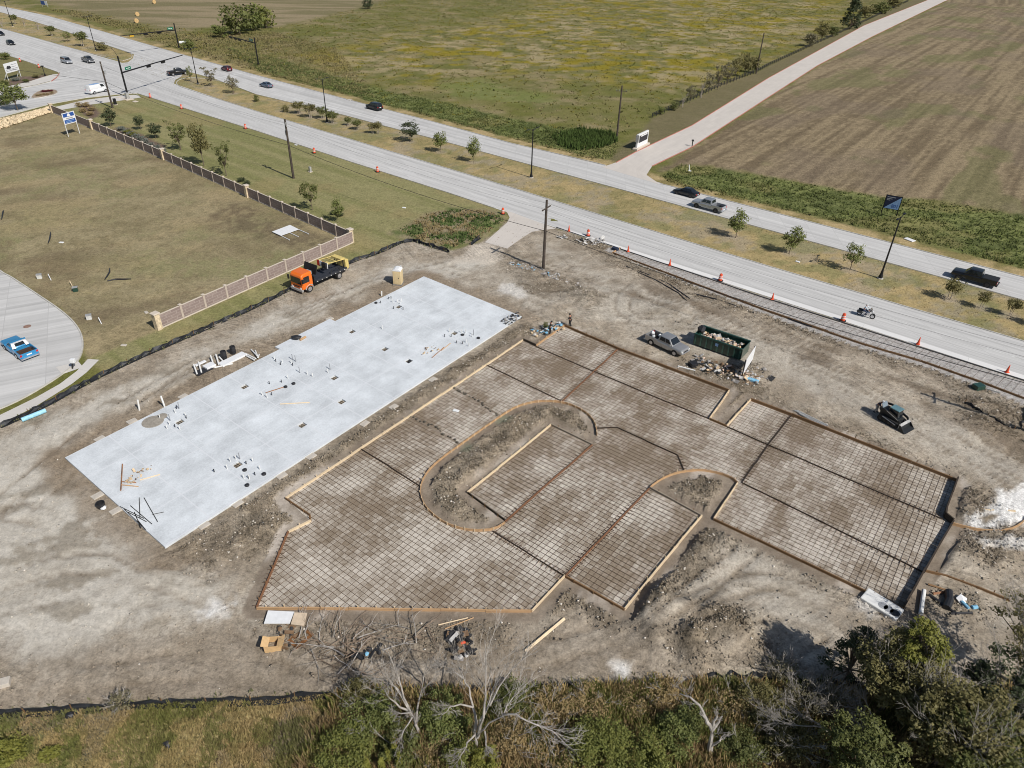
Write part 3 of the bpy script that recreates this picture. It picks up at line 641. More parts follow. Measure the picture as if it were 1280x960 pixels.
sheet('sidewalk', WP([(172, 118.5), (176, 122), (150, 126), (112, 131), (80, 137), (68, 138), (66, 134.5), (107, 125), (150, 119.5)]), .03, M_walk, .2)
sheet('sidewalk', WP([(66, 93), (73, 92.5), (71, 97.5), (64, 101), (45, 106), (21, 110.5), (-20, 119), (-20, 114.5), (10, 108), (35, 102.5), (52, 97)]), .03, M_walk, .2)
sheet('driveway_apron', APRON, .03, M_drive, heading((606, 302), (640, 268)))
fresh = [np.array(p) for p in WP([(700, 286), (785, 314.5), (960, 371), (1280, 475)])]
nrm = np.array([math.cos(RA+math.pi/2), math.sin(RA+math.pi/2)])
if nrm[1] < 0: nrm = -nrm
wds = [.5, 1.0, 1.15, 1.15]
fresh = extend(fresh, .1, 90)
strip('new_gutter', [tuple(p+nrm*w_) for p, w_ in zip(fresh, [.2]+wds+[1.15])], [tuple(p+nrm*.02) for p in fresh], .03, M_white_conc, nv=1)
# compacted ground under the steel: pale lime stains that stop at the bars
def subgrade_mat():
    m = bpy.data.materials.new('compacted_subgrade'); m.use_nodes = True; n = m.node_tree; p = n.nodes['Principled BSDF']; p.inputs['Roughness'].default_value = .95; p.inputs['Specular IOR Level'].default_value = .1
    geo = n.nodes.new('ShaderNodeNewGeometry'); mp = n.nodes.new('ShaderNodeMapping'); mp.vector_type = 'TEXTURE'; mp.inputs['Rotation'].default_value = (0, 0, R_(53.6)); n.links.new(geo.outputs['Position'], mp.inputs[0])
    def vm(op, a, b):
        q = n.nodes.new('ShaderNodeVectorMath'); q.operation = op
        for i, v in enumerate((a, b)):
            if isinstance(v, tuple): q.inputs[i].default_value = v
            elif v is not None: n.links.new(v, q.inputs[i])
        return q.outputs[0]
    def mm(op, a, b, c=None):
        q = n.nodes.new('ShaderNodeMath'); q.operation = op
        for i, v in enumerate((a, b, c)):
            if v is None: continue
            if isinstance(v, (int, float)): q.inputs[i].default_value = v
            else: n.links.new(v, q.inputs[i])
        return q.outputs[0]
    def noi(v, sc, det=4):
        t = n.nodes.new('ShaderNodeTexNoise'); t.inputs['Scale'].default_value = sc; t.inputs['Detail'].default_value = det; t.inputs['Roughness'].default_value = .6; n.links.new(v, t.inputs[0]); return t.outputs[0]
    cell = vm('FLOOR', vm('DIVIDE', mp.outputs[0], (.46, .46, 1)), None); cw = vm('MULTIPLY', cell, (.46, .46, 0))
    sq = vm('MULTIPLY', cw, (.7, 1.0, 0))
    a = noi(sq, .16, 3); b = noi(sq, .5, 3); wn = n.nodes.new('ShaderNodeTexWhiteNoise'); wn.noise_dimensions = '3D'; n.links.new(cell, wn.inputs[0]); fine = noi(geo.outputs['Position'], 2.2, 6); ff = noi(geo.outputs['Position'], 9, 4)
    v = mm('ADD', mm('MULTIPLY', a, .58), mm('MULTIPLY', b, .34)); v = mm('ADD', v, mm('MULTIPLY', wn.outputs[0], .05)); v = mm('ADD', v, mm('MULTIPLY', fine, .25))
    mr = n.nodes.new('ShaderNodeMapRange'); mr.interpolation_type = 'SMOOTHSTEP'; mr.inputs[1].default_value = .5; mr.inputs[2].default_value = .76; n.links.new(v, mr.inputs[0])
    mx = n.nodes.new('ShaderNodeMix'); mx.data_type = 'RGBA'; mx.inputs[6].default_value = (*alb(133, 119, 102), 1); mx.inputs[7].default_value = (*alb(196, 188, 176), 1); n.links.new(mr.outputs[0], mx.inputs[0])
    f = mm('ADD', .62, mm('ADD', mm('MULTIPLY', fine, .5), mm('MULTIPLY', ff, .26))); sc = n.nodes.new('ShaderNodeVectorMath'); sc.operation = 'SCALE'; n.links.new(mx.outputs[2], sc.inputs[0]); n.links.new(f, sc.inputs['Scale'])
    n.links.new(sc.outputs[0], p.inputs['Base Color']); bp = n.nodes.new('ShaderNodeBump'); bp.inputs['Strength'].default_value = .4; bp.inputs['Distance'].default_value = .05; n.links.new(ff, bp.inputs['Height']); n.links.new(bp.outputs[0], p.inputs['Normal'])
    return m
M_sub = subgrade_mat()
for k_, p_ in BAYS.items(): sheet('subgrade', WP(p_), .028, M_sub)
# markings
M_paint = mat('road_paint', (.62, .62, .6), var=.12, scale=1.5, rough=.8)
def between(A, B, s, t):
    """point at fraction t between edge A and edge B, s = px column on A"""
    return A
def marking(segs, wd=.14, z=.034):
    mb = MB()
    for a, b in segs:
        a = np.array(a); b = np.array(b); d = (b-a)/np.linalg.norm(b-a); nn = np.array([-d[1], d[0]])*wd/2
        mb.quad((*(a-nn), z), (*(b-nn), z), (*(b+nn), z), (*(a+nn), z))
    return tag(mb.build('lane_markings', M_paint), kind='structure')
def dashes(A, B, t, on=3.0, gap=9.1, off=0.0):
    a = resample(A, 1.0); b = resample(B, np.linalg.norm(np.diff(np.array(B), axis=0), axis=1).sum()/(len(a)-1)); n = min(len(a), len(b))
    c = a[:n]*(1-t)+b[:n]*t; s = np.concatenate([[0], np.cumsum(np.linalg.norm(np.diff(c, axis=0), axis=1))])
    out = []; q = off
    while q+on < s[-1]:
        f = lambda u: np.array([np.interp(u, s, c[:, 0]), np.interp(u, s, c[:, 1])])
        out.append((f(q), f(q+on))); q += on+gap
    return out
JX = g2(190, 92)
keep = lambda sg: np.hypot(sg[0][0]-JX[0], sg[0][1]-JX[1]) > 17
marking([s for s in dashes(NEAR_UP, NEAR_LO, .5) if keep(s)])
marking([s for s in dashes(FAR_UP, FAR_LO, .5, off=4) if keep(s)])
L2 = lambda a, b: (g2(*a), g2(*b))
marking([L2((302, 104), (430, 140.5)), L2((75, 93), (114, 105.5)), L2((70, 100), (110, 112)), L2((0, 54), (75, 76))], .2)
marking([L2((270, 98), (306, 91)), L2((80, 91), (119, 81))], .5)
# kerbs
M_kerb = mat('kerb_concrete', alb(186, 182, 174), var=.12, scale=1.2, bump=.1)
M_redk = mat('red_kerb_paint', alb(176, 112, 100), var=.15, scale=1.0)
def kerb(pts, hgt_=.13, wd=.18, material=None, z=0.0, step=2.5, name='kerb'):
    P = resample(pts, step); mb = MB(); rings = []
    for i in range(len(P)):
        d = P[min(i+1, len(P)-1)]-P[max(i-1, 0)]; d = d/np.linalg.norm(d); nn = np.array([-d[1], d[0]])*wd/2
        rings.append([Vector((*(P[i]-nn), z)), Vector((*(P[i]-nn*.8), z+hgt_)), Vector((*(P[i]+nn*.8), z+hgt_)), Vector((*(P[i]+nn), z))])
    mb.loft(rings)
    return tag(mb.build(name, material or M_kerb), kind='structure')
NOSE_R = WP([(320, 118), (270, 99), (236, 97), (225, 99), (220, 103), (222, 107), (232, 111), (320, 139)])
kerb(extend(WP([(320, 139), (480, 187), (640, 235), (682, 248), (960, 333), (1280, 427)]), 0, 90))
kerb(extend(WP([(320, 118), (430, 144), (482, 158), (540, 173), (640, 200), (787, 240), (960, 287.5), (1177, 347), (1280, 376)]), 0, 90))
kerb([tuple(p) for p in smoothline(NOSE_R)], step=1.0)
kerb([tuple(p) for p in smoothline(WP([(-60, 0), (0, 15), (60, 32), (140, 59), (163, 66), (166, 70), (163, 74), (148, 77), (0, 35), (-60, 20)]))], step=1.2)
kerb(extend(WP([(0, 7.5), (60, 20), (120, 37), (220, 66), (320, 94), (455, 130), (540, 152), (640, 179.5), (740, 202.5), (757, 207)]), 100, 0))
kerb(extend(WP([(826, 230), (842, 234), (960, 264), (1280, 347)]), 0, 90))
kerb(WP([(172, 117), (320, 163.5), (440, 203), (557, 240), (620, 261)]))
kerb([tuple(p) for p in smoothline(WP([(-60, 50), (0, 66), (70, 89), (75, 92), (72, 97)]))], step=1.0)
kerb(WP([(64, 102), (45, 107), (21, 111.5), (0, 116), (-60, 129)]))
kerb(WP([(172, 117), (150, 118), (107, 122.5), (62, 130.5), (30, 139), (0, 147), (-60, 161)]))
kerb(WP([(74, 92.5), (71, 97), (64, 102)]), wd=.3, hgt_=.14, material=M_redk, step=.8)
kerb(DRIVE_L[1:], hgt_=.10, wd=.2, material=M_redk, z=.02)
kerb(DRIVE_R[2:], hgt_=.10, wd=.2, material=M_redk, z=.02)
kerb([tuple(p) for p in smoothline(STREET)], step=1.0)

# ------------------------------------------------------------------ the building slab
SA, SB_, SCc, SD_ = [np.array(g2(*p)) for p in SLAB_PX]
def SP(u, v): return SA*(1-u)*(1-v)+SD_*u*(1-v)+SB_*(1-u)*v+SCc*u*v
SLX, SLY, SLZ = 49.0, 17.0, .20
BLK = [(.659, .201), (.655, .546), (.655, .775), (.498, .544), (.825, .199), (.82, .774), (.35, .186), (.194, .194), (.192, .771), (.449, .773), (.345, .768)]
M_slab = paving_mat('slab_curing_compound', albr(207, 212, 216), joint=(4.39, 4.215), jw=.12, streak=.12, panel=.008, jcol=albr(217, 220, 224), var=.3)
def make_slab():
    hu, hv = .36/SLX, .36/SLY
    us_ = sorted(set([0, 1]+[round(b[0]+s*hu, 5) for b in BLK for s in (-1, 1)]+[round(i/14, 5) for i in range(1, 14)]))
    vs_ = sorted(set([0, 1]+[round(b[1]+s*hv, 5) for b in BLK for s in (-1, 1)]))
    hole = lambda u, v: any(abs(u-b[0]) < hu and abs(v-b[1]) < hv for b in BLK)
    bm = bmesh.new(); uvl = bm.loops.layers.uv.new('UVMap'); O = SP(.5, .5)
    vv = {}
    def V(u, v, z):
        k = (u, v, z)
        if k not in vv: q = SP(u, v)-O; vv[k] = bm.verts.new((q[0], q[1], z))
        return vv[k]
    info = {}
    def Fc(*k):
        f = bm.faces.new([V(*q) for q in k])
        for l, q in zip(f.loops, k): l[uvl].uv = ((q[0]-.083)/.0895*4.39+4.39*3, q[1]/.248*4.215)
        return f
    for i in range(len(us_)-1):
        for j in range(len(vs_)-1):
            u0, u1, v0, v1 = us_[i], us_[i+1], vs_[j], vs_[j+1]; h = hole((u0+u1)/2, (v0+v1)/2)
            if not h: Fc((u0, v0, SLZ), (u0, v1, SLZ), (u1, v1, SLZ), (u1, v0, SLZ))
            for a, b, (cu, cv) in (((u0, v0), (u0, v1), (u0-1e-4, (v0+v1)/2)), ((u1, v0), (u1, v1), (u1+1e-4, (v0+v1)/2)), ((u0, v0), (u1, v0), ((u0+u1)/2, v0-1e-4)), ((u0, v1), (u1, v1), ((u0+u1)/2, v1+1e-4))):
                outside = not (0 < cu < 1 and 0 < cv < 1)
                if (not h and outside) or (h and not outside and not hole(cu, cv)):
                    Fc((*a, 0), (*b, 0), (*b, SLZ), (*a, SLZ))
    bmesh.ops.recalc_face_normals(bm, faces=bm.faces)
    me = bpy.data.meshes.new('concrete_slab'); bm.to_mesh(me); bm.free()
    return me, O
sme, SO = make_slab()
slab = link('concrete_slab', sme, M_slab, loc=(SO[0], SO[1], 0))
tag(slab, 'large pale grey concrete building slab with square pockets and pipe stubs', 'slab')
M_pad = mat('raw_concrete_pad', alb(188, 180, 168), var=.1, scale=2)
SANG = math.atan2(*(SD_-SA)[::-1])
for px in ((122, 620), (145, 639), (125, 549), (165, 527), (229, 496), (297, 630), (255, 657), (389, 571), (352, 595), (456, 530), (492, 509), (541, 475), (455, 392), (427, 402), (412, 399)):
    q = g2(*px); mb = MB(); mb.box(-.45, .45, -.32, .32, 0, .1); o = mb.build('footing_pad', M_pad, slab, bevel=.02, loc=(q[0]-SO[0], q[1]-SO[1], 0), rot=(0, 0, SANG+random.uniform(-.1, .1)))
# jog of the long far edge
j0, j1 = np.array(g2(346, 436.0)), np.array(g2(414, 401.0)); dd = (j1-j0)/np.linalg.norm(j1-j0); nn = np.array([-dd[1], dd[0]])
mb = MB(); qs = [j0-nn*.9, j1-nn*.9, j1+nn*.25, j0+nn*.25]; mb.prism([(q[0]-SO[0], q[1]-SO[1]) for q in qs], 0, SLZ-.004); jo = mb.build('slab_edge', mat('slab_edge_concrete', albr(209, 214, 219), var=.05), slab)
# pocket grates: crossed bars left in every pocket
M_steel_d = mat('dark_steel', (.05, .048, .045), metal=.5, rough=.5)
gm = MB()
for k in (-.12, .12): gm.box(-.3, .3, k-.012, k+.012, .06, .085); gm.box(k-.012, k+.012, -.3, .3, .086, .11)
gme = gm.mesh('pocket_bars')
for b in BLK:
    q = SP(*b)-SO; link('pocket_bars', gme, M_steel_d, slab, loc=(q[0], q[1], 0), rot=(0, 0, SANG))
# plumbing stubs on the slab: white risers and black capped ones
M_pvc = mat('white_pvc', (.74, .74, .72), rough=.4, var=.04); M_blk = mat('black_plastic', (.025, .025, .028), rough=.45); M_cond = mat('grey_conduit', (.3, .31, .33), rough=.5)
def stub(kind, h):
    mb = MB(); mb.cyl((0, 0, 0), (0, 0, h), .042, n=8); mb.cyl((0, 0, h), (0, 0, h+.05), .055, n=8); return mb.mesh('pipe_stub')
ST = {'w': (stub('w', .42), M_pvc), 'b': (stub('b', .28), M_blk), 'g': (stub('g', .7), M_cond)}
def collar_mesh():
    mb = MB(); mb.lathe([(.02, 0), (.2, 0), (.2, .12), (.13, .17), (.02, .17)], 10); return mb.mesh('drain_box')
CM = collar_mesh()
STUBS = {'w': [(343, 449), (353, 453), (364, 454), (384, 468), (391, 471), (410, 466), (360, 473), (295, 583-9), (316, 577), (312, 594+5), (325, 587), (305, 598), (288, 577), (284, 586), (225, 537), (212, 531), (232, 520), (219, 516), (200, 523), (502, 377), (497, 378), (491, 378), (500, 380), (562, 415), (577, 416), (582, 416), (590, 421), (583, 428), (586, 433), (478, 410+1), (334, 497), (328, 494), (209, 536)],
         'b': [(345, 452), (351, 456), (366, 457), (337, 480), (340, 494), (308, 580), (319, 594), (311, 599-1), (492, 386), (504, 387), (556, 421), (564, 421), (571, 429), (578, 430), (580, 419), (352, 478), (221, 511), (233, 523), (219, 534), (268, 590), (486, 374), (489, 373), (476, 379)],
         'g': [(366, 450), (370, 450+2), (375, 466), (413, 462), (300, 574), (592, 419), (213, 526), (224, 511)]}
SPOT = [((222, 526), 'by the round sand spill'), ((303, 588), 'in the cluster by the near long edge'), ((372, 466), 'scattered about the middle of the slab'), ((495, 379), 'in the cluster at the far end below the toilet'), ((580, 421), 'in the cluster by the far right corner')]
def spot(px): return min(SPOT, key=lambda q: (q[0][0]-px[0])**2+(q[0][1]-px[1])**2)[1]
GRP = {'w': 'short white capped pipe stub', 'b': 'short black capped pipe stub', 'g': 'taller grey conduit stub'}
for k, L in STUBS.items():
    for px in L:
        q = G(*px, h=SLZ); o = link('pipe_stub', ST[k][0], ST[k][1], loc=q, rot=(random.uniform(-.06, .06), random.uniform(-.06, .06), 0)); tag(o, GRP[k]+' '+spot(px), 'pipe', GRP[k]+'s '+spot(px))
for px in [(367, 480), (306, 588), (330, 593), (309, 607), (598, 423), (578, 419), (512, 452), (357, 484), (470, 379)]:
    q = G(*px, h=SLZ); o = link('drain_box', CM, M_blk, loc=q, rot=(0, 0, SANG)); tag(o, 'squat black plastic drain box '+spot(px), 'drain box', 'black drain boxes '+spot(px))

# ------------------------------------------------------------------ rebar mats, one thing per bay, every bar a part
M_rebar = mat('rusty_rebar', (.14, .097, .068), rough=.85, var=.35, scale=6.0, spec=.15)
ub = MB(); ub.box(0, 1, -.0105, .0105, -.008, .008); UBAR = ub.mesh('rebar'); UBAR.materials.append(M_rebar)
def scan(poly, ang, sp, inset=.06):
    c, s = math.cos(ang), math.sin(ang); P = [(p[0]*c+p[1]*s, -p[0]*s+p[1]*c) for p in poly]
    lo, hi = min(p[1] for p in P), max(p[1] for p in P); out = []
    v = math.ceil(lo/sp)*sp
    while v < hi:
        vj = v+random.uniform(-.04, .04); xs = []
        for (x0, y0), (x1, y1) in zip(P, P[1:]+P[:1]):
            if (y0 > vj) != (y1 > vj): xs.append((x1-x0)*(vj-y0)/(y1-y0)+x0)
        xs.sort()
        for a, b in zip(xs[::2], xs[1::2]):
            if b-a > .5: out.append((a+inset, b-inset, vj))
        v += sp
    return [((a*c-v*s, a*s+v*c), b-a) for a, b, v in out]
E1, E2 = R_(53.6), R_(-36.4)
BAYLAB = {'a': 'wide rebar mat in the front bay, five-sided, nearest the brush pile', 'b': 'rebar mat between the slab side board and the rounded end of the U island', 'c': 'small rebar mat between two wet trenches beside the slab side board', 'd': 'rebar mat above the wet trench, behind the top of the U island', 'e': 'rebar mat in the bay by the back corner of the slab side board', 'f': 'small rebar mat in the back corner bay below the worker at the corner', 'g': 'narrow rebar mat beside the grey site pickup and rubble', 'h': 'long rebar mat running between the two dirt islands', 'i': 'small square rebar mat beside the notch near the dumpster', 'j': 'long rebar mat nearest the track loader', 'k': 'middle long rebar mat in the right-hand wing, below the track loader', 'l': 'long rebar mat of the right wing beside the white plastic chamber', 'm': 'rebar mat between the U island and the small dirt island', 'n': 'rebar mat in the bay enclosed by the U-shaped dirt island', 'o': 'rebar mat beside the clod heap, pointed corner toward the trees'}
def rebar_mat(poly, label, a1, a2, sp1, sp2, z=.052):
    cx = sum(p[0] for p in poly)/len(poly); cy = sum(p[1] for p in poly)/len(poly)
    root = thing('rebar_mat', label, 'rebar mat', (cx, cy, 0), 0, 'rebar mats laid out in the paving bays')
    for ang, sp, zz in ((a1, sp1, z), (a2, sp2, z+.026)):
        for (x, y), L in scan(poly, ang, sp):
            link('rebar', UBAR, None, root, loc=(x-cx, y-cy, zz+random.uniform(-.006, .006)), rot=(0, 0, ang+random.uniform(-.004, .004)), scale=(L, 1, 1))
    return root
for k, p in BAYS.items(): rebar_mat(WP(p), BAYLAB[k], E1, E2, .46, .46)
BED = WP([(772, 311.5), (960, 372.5), (1280, 476.5), (1400, 516), (1400, 540), (1280, 499), (1230, 480), (1150, 452), (1075, 430), (960, 390), (766, 317)])
rebar_mat(BED, 'long narrow rebar mat in the strip between the road edge and the dirt', RA+R_(90)-.12, RA-.003, .78, 2.9)

# ------------------------------------------------------------------ formwork
W_lt = mat('pale_timber', alb(214, 192, 158), var=.12, scale=1.2); W_or = mat('orange_timber', alb(180, 145, 106), var=.15, scale=1.2); W_dk = mat('dark_form_oil_timber', (.05, .036, .026), var=.3, scale=1.5); W_rl = mat('rusty_brown_rail', alb(138, 96, 66), var=.3, scale=1.5); W_gy = mat('weathered_board', alb(150, 138, 122), var=.2, scale=1.5); W_br = mat('brown_board', alb(128, 98, 66), var=.2, scale=1.5)
def ubox(x0, x1, y0, y1, z0, z1):
    mb = MB(); mb.box(x0, x1, y0, y1, z0, z1); return mb.mesh('board')
UBOX = {}
def board_mesh(m):
    if m.name not in UBOX:
        me = ubox(0, 1, -.5, .5, 0, 1); me.materials.append(m); UBOX[m.name] = me
    return UBOX[m.name]
stk = ubox(-.03, .03, -.03, .03, -.1, 1.0); stk.materials.append(W_lt); stk.name = 'stake'
stkd = ubox(-.03, .03, -.03, .03, -.1, 1.0); stkd.materials.append(W_br); stkd.name = 'stake'
def formwork(pxs, label, m, h=.18, th=.09, side=1, stakes=True, maxlen=4.9, dowels=False, smooth=False, z=0.0, name='formwork', group='timber forms round the paving bays'):
    P = [np.array(p) for p in WP(pxs)]
    if smooth: P = list(resample(smoothline(P), .8))
    root = thing(name, label, 'formwork', (P[0][0], P[0][1], 0), 0, group)
    dv, df = [], []
    for a, b in zip(P[:-1], P[1:]):
        L = np.linalg.norm(b-a)
        if L < .05: continue
        d = (b-a)/L; nn = np.array([-d[1], d[0]])*side; an = math.atan2(d[1], d[0]); n = max(1, int(math.ceil(L/maxlen)))
        for i in range(n):
            q = a+d*L*i/n-P[0]; wob = random.uniform(-.012, .012) if not smooth else 0
            o = link('board', board_mesh(m), None, root, loc=(q[0], q[1], z+random.uniform(0, .015)), rot=(0, 0, an+wob), scale=(L/n-(.02 if not smooth else -.02), th, h*random.uniform(.93, 1.07)))
        if stakes:
            ns = max(1, int(L/1.3))
            for i in range(ns):
                q = a+d*L*(i+.5)/ns+nn*(th/2+.035)-P[0]
                link('stake', stk if m in (W_lt, W_or) else stkd, None, root, loc=(q[0], q[1], 0), rot=(random.uniform(-.08, .08), random.uniform(-.08, .08), an), scale=(1, 1, h+random.uniform(.05, .2)))
        if dowels:
            for i in range(int(L/.42)):
                q = a+d*(i+.5)*.42-P[0]; n2 = np.array([-d[1], d[0]])
                mb = MB(); mb.bar((*(q-n2*.36), .1), (*(q+n2*.36), .1), .035, .035); nb = len(dv); dv += mb.v; df += [tuple(t+nb for t in f) for f in mb.f]
    if dowels and dv:
        me = bpy.data.meshes.new('dowels'); me.from_pydata(dv, [], df); me.update(); tag(link('dowels', me, M_rebar, root), kind='stuff')
    return root
formwork([(357, 624), (512, 521), (654, 426)], 'long pale timber form board beside the slab, full length of the bays', W_lt, h=.2, th=.14, side=1)
formwork([(654, 426), (670, 433)], 'short dark form board stepping in at the back of the slab side bays', W_dk, h=.3, side=1)
formwork([(670, 433), (705, 408)], 'orange timber form board beside the trash pile at the back corner', W_or, h=.22, th=.12, side=1)
formwork([(705, 408), (772, 437), (911, 490)], 'dark brown form board along the dirt by the site pickup', W_br, h=.32, th=.12, side=1)
formwork([(911, 490), (887, 525)], 'pale form board on the near side of the notch by the dumpster', W_lt, h=.28, th=.1, side=1)
formwork([(887, 525), (908, 534)], 'short form board closing the inner end of the notch', W_br, h=.25, side=1)
formwork([(908, 534), (938, 501)], 'pale form board on the loader side of the notch', W_lt, h=.28, th=.1, side=1)
formwork([(938, 501), (989, 520), (1195, 602)], 'long dark brown form board facing the track loader', W_br, h=.35, th=.12, side=1)
formwork([(1195, 602), (1181, 640), (1180, 647), (1190, 655)], 'tall dark form board at the right end of the wing, beside the lime heap', W_dk, h=.62, th=.12, side=-1, stakes=False)
formwork([(1190, 655), (1154, 716)], 'tall dark form board closing the middle long bay at its right end', W_dk, h=.5, th=.12, side=-1, stakes=False)
formwork([(1154, 716), (1128, 763)], 'tall dark form board closing the long bay beside the white pipe', W_dk, h=.62, th=.12, side=-1, stakes=False)
formwork([(1128, 763), (892, 650)], 'long brown form board ending at the white plastic chamber', W_br, h=.24, th=.1, side=-1)
formwork([(892, 650), (922, 605)], 'pale form board from the small dirt island to the right wing', W_lt, h=.26, th=.1, side=-1)
formwork(CURVE_R, 'curved orange ribbed form round the small dirt island', W_or, h=.26, th=.05, side=1, smooth=True, z=0)
formwork([(812, 611), (877, 646)], 'grey form board on the near side of the small dirt island', W_gy, h=.24, th=.1, side=1)
formwork([(877, 646), (780, 763)], 'pale form board along the edge of the clod heap', W_lt, h=.26, th=.1, side=-1)
formwork([(780, 763), (706, 721)], 'brown form board at the pointed near corner of the bays', W_br, h=.22, th=.1, side=1)
formwork([(706, 721), (664, 765)], 'pale form board angling up from the front board to the joint', W_lt, h=.22, th=.1, side=-1)
formwork([(664, 765), (321, 761)], 'long front timber form board above the brush pile', W_or, h=.2, th=.12, side=-1, maxlen=3.6)
formwork([(321, 761), (361, 666)], 'rust brown form rail slanting up the left side of the front bay', W_rl, h=.2, th=.1, side=1, dowels=True)
formwork([(361, 666), (389, 652)], 'short pale timber board in the left notch near the slab', W_lt, h=.22, th=.14, side=1)
formwork([(389, 652), (388, 645), (357, 624)], 'brown form board on the upper side of the left notch', W_br, h=.2, th=.08, side=1)
formwork(CURVE_T+[(560, 568)], 'curved orange ribbed form over the top of the U island', W_or, h=.26, th=.05, side=1, smooth=True)
formwork(CURVE_L, 'curved brown form round the near end of the U island', W_or, h=.26, th=.05, side=-1, smooth=True)
formwork([(631, 651), (584, 617)], 'dark form board across the near end of the enclosed bay', W_dk, h=.2, th=.09, side=1)
formwork([(584, 617), (689, 532)], 'pale pinkish form board along the enclosed bay inside the U', W_lt, h=.24, th=.1, side=1)
formwork([(689, 532), (740, 557)], 'grey form board across the far end of the enclosed bay', W_gy, h=.24, th=.1, side=1)
JG = 'dark construction joints with dowels between the bays'
for px, lb in (([(451, 562), (525, 608)], 'dark doweled joint from the side board to the rounded end of the U'), ([(608, 457), (702, 502)], 'dark doweled joint from the side board to the top of the U'), ([(670, 434), (740, 464), (887, 525)], 'dark doweled joint from the trash pile to the notch'), ([(908, 534), (960, 557), (1178, 650)], 'dark doweled joint from the notch to the right end'),
               ([(989, 520), (960, 557), (927, 604)], 'dark doweled joint across the wing, notch to small island'), ([(927, 604), (1154, 716)], 'dark doweled joint from the small island to the lower right end'), ([(746, 536), (771, 535), (847, 570), (855, 589)], 'stepped dark joint linking the U island to the small island'), ([(616, 665), (706, 721)], 'dark doweled joint from the near end of the U to the front corner')):
    formwork(px, lb, W_dk, h=.13, th=.07, stakes=False, dowels=True, name='construction_joint', group=JG)
for px, lb in (([(772, 437), (702, 503)], 'rusty brown joint rail between the back bays'), ([(740, 557), (631, 653)], 'rusty brown joint rail along the open side of the U island'), ([(812, 611), (706, 721)], 'rusty brown joint rail from the small island to the front corner')):
    formwork(px, lb, W_rl, h=.14, th=.1, stakes=False, dowels=True, name='construction_joint', group='rusty joint rails between the bays')
def trench(px, lb):
    P = resample(WP(px), .45); mb = MB()
    for p in P: mb.rock((p[0]-P[0][0]+random.uniform(-.15, .15), p[1]-P[0][1]+random.uniform(-.15, .15), .03), random.uniform(.12, .24), .8, random.random())
    o = mb.build('clod_row', mat('wet_soil', alb(84, 78, 68), var=.3, scale=3), loc=(P[0][0], P[0][1], 0)); tag(o, lb, 'soil', kind='stuff')
trench([(513, 520), (540, 532), (575, 556)], 'row of wet dark clods along the grey trench'); trench([(567, 486), (595, 500), (622, 519)], 'row of wet dark clods along the upper trench')
formwork([(766, 317), (960, 390), (1075, 430), (1150, 452), (1230, 480), (1280, 499), (1400, 540)], 'brown staked form board along the roadside rebar strip', W_br, h=.24, th=.1, side=-1)
formwork([(765, 317), (775, 310.5)], 'short yellow timber closing the roadside rebar strip', W_or, h=.2, th=.14, stakes=False)
formwork([(1290, 470+9), (1128+2, 428), (960, 374), (776, 311.5), (695, 284.5)], 'black edge strip between the road and the rebar strip', mat('black_joint_strip', (.05, .05, .052), var=.2), h=.1, th=.15, stakes=False)
formwork([(1206, 638), (1268, 640)], 'straight pale timber form lying across the white lime', W_lt, h=.22, th=.16, stakes=False)
formwork([(1190, 656), (1215, 663), (1240, 666), (1262, 664), (1278, 655), (1290, 640)], 'curved orange form at the edge of the white lime', W_or, h=.28, th=.1, stakes=False, smooth=True)
formwork([(1154, 714), (1185, 722), (1220, 735), (1262, 752)], 'brown form board heading right from the white pipe to the trees', W_br, h=.22, th=.1, side=1)

# ------------------------------------------------------------------ silt fences
M_silt = mat('black_silt_fabric', (.022, .024, .028), rough=.55, var=.3, scale=2.5, bump=.5)
def silt_fence(pxs, label, h=.6, lean=.25, seed=1):
    P = resample([tuple(p) for p in smoothline(WP(pxs), it=1)], .55); rr = random.Random(seed); o0 = P[0]
    root = thing('silt_fence', label, 'silt fence', (o0[0], o0[1], 0), 0, 'black silt fences round the site')
    V = []; F = []; n = len(P)
    for i, p in enumerate(P):
        d = P[min(i+1, n-1)]-P[max(i-1, 0)]; d /= np.linalg.norm(d); nn = np.array([-d[1], d[0]]); q = p-o0
        sag = h*(.72+.28*abs(math.sin(i*.72)))*rr.uniform(.75, 1.0); off = lean*rr.uniform(-.5, 1.0)
        for t, wz in ((-.35, .03), (0, 0.0), (off*.6, sag*.55), (off, sag)):
            V.append((*(q+nn*(t+rr.uniform(-.04, .04))), wz))
    for i in range(n-1):
        for k in range(3): F.append((i*4+k, i*4+k+1, (i+1)*4+k+1, (i+1)*4+k))
    me = bpy.data.meshes.new('fabric'); me.from_pydata(V, [], F); me.update(); ob = link('fabric', me, M_silt, root)
    sm = ob.modifiers.new('thick', 'SOLIDIFY'); sm.thickness = .02
    for i in range(0, n, 5):
        q = P[i]-o0; link('stake', stkd, None, root, loc=(q[0], q[1], 0), rot=(rr.uniform(-.1, .1), rr.uniform(-.1, .1), 0), scale=(.8, .8, h+.12))
    return root
silt_fence(SILT_TOP, 'long black silt fence curving from the sidewalk past the orange truck', .5, .3, 1)
silt_fence(SILT_BOT, 'long black silt fence along the front grass, left half', .48, .15, 2)
silt_fence(SILT_BOT2, 'crumpled black silt fence in front of the dark trees', .6, .4, 3)
silt_fence(SILT_E, 'short black silt fence looping round the rubble at the right edge', .55, .3, 4)
silt_fence([(588, 306), (594, 301), (600, 297)], 'short black silt fence scrap beside the driveway apron', .5, .2, 5)

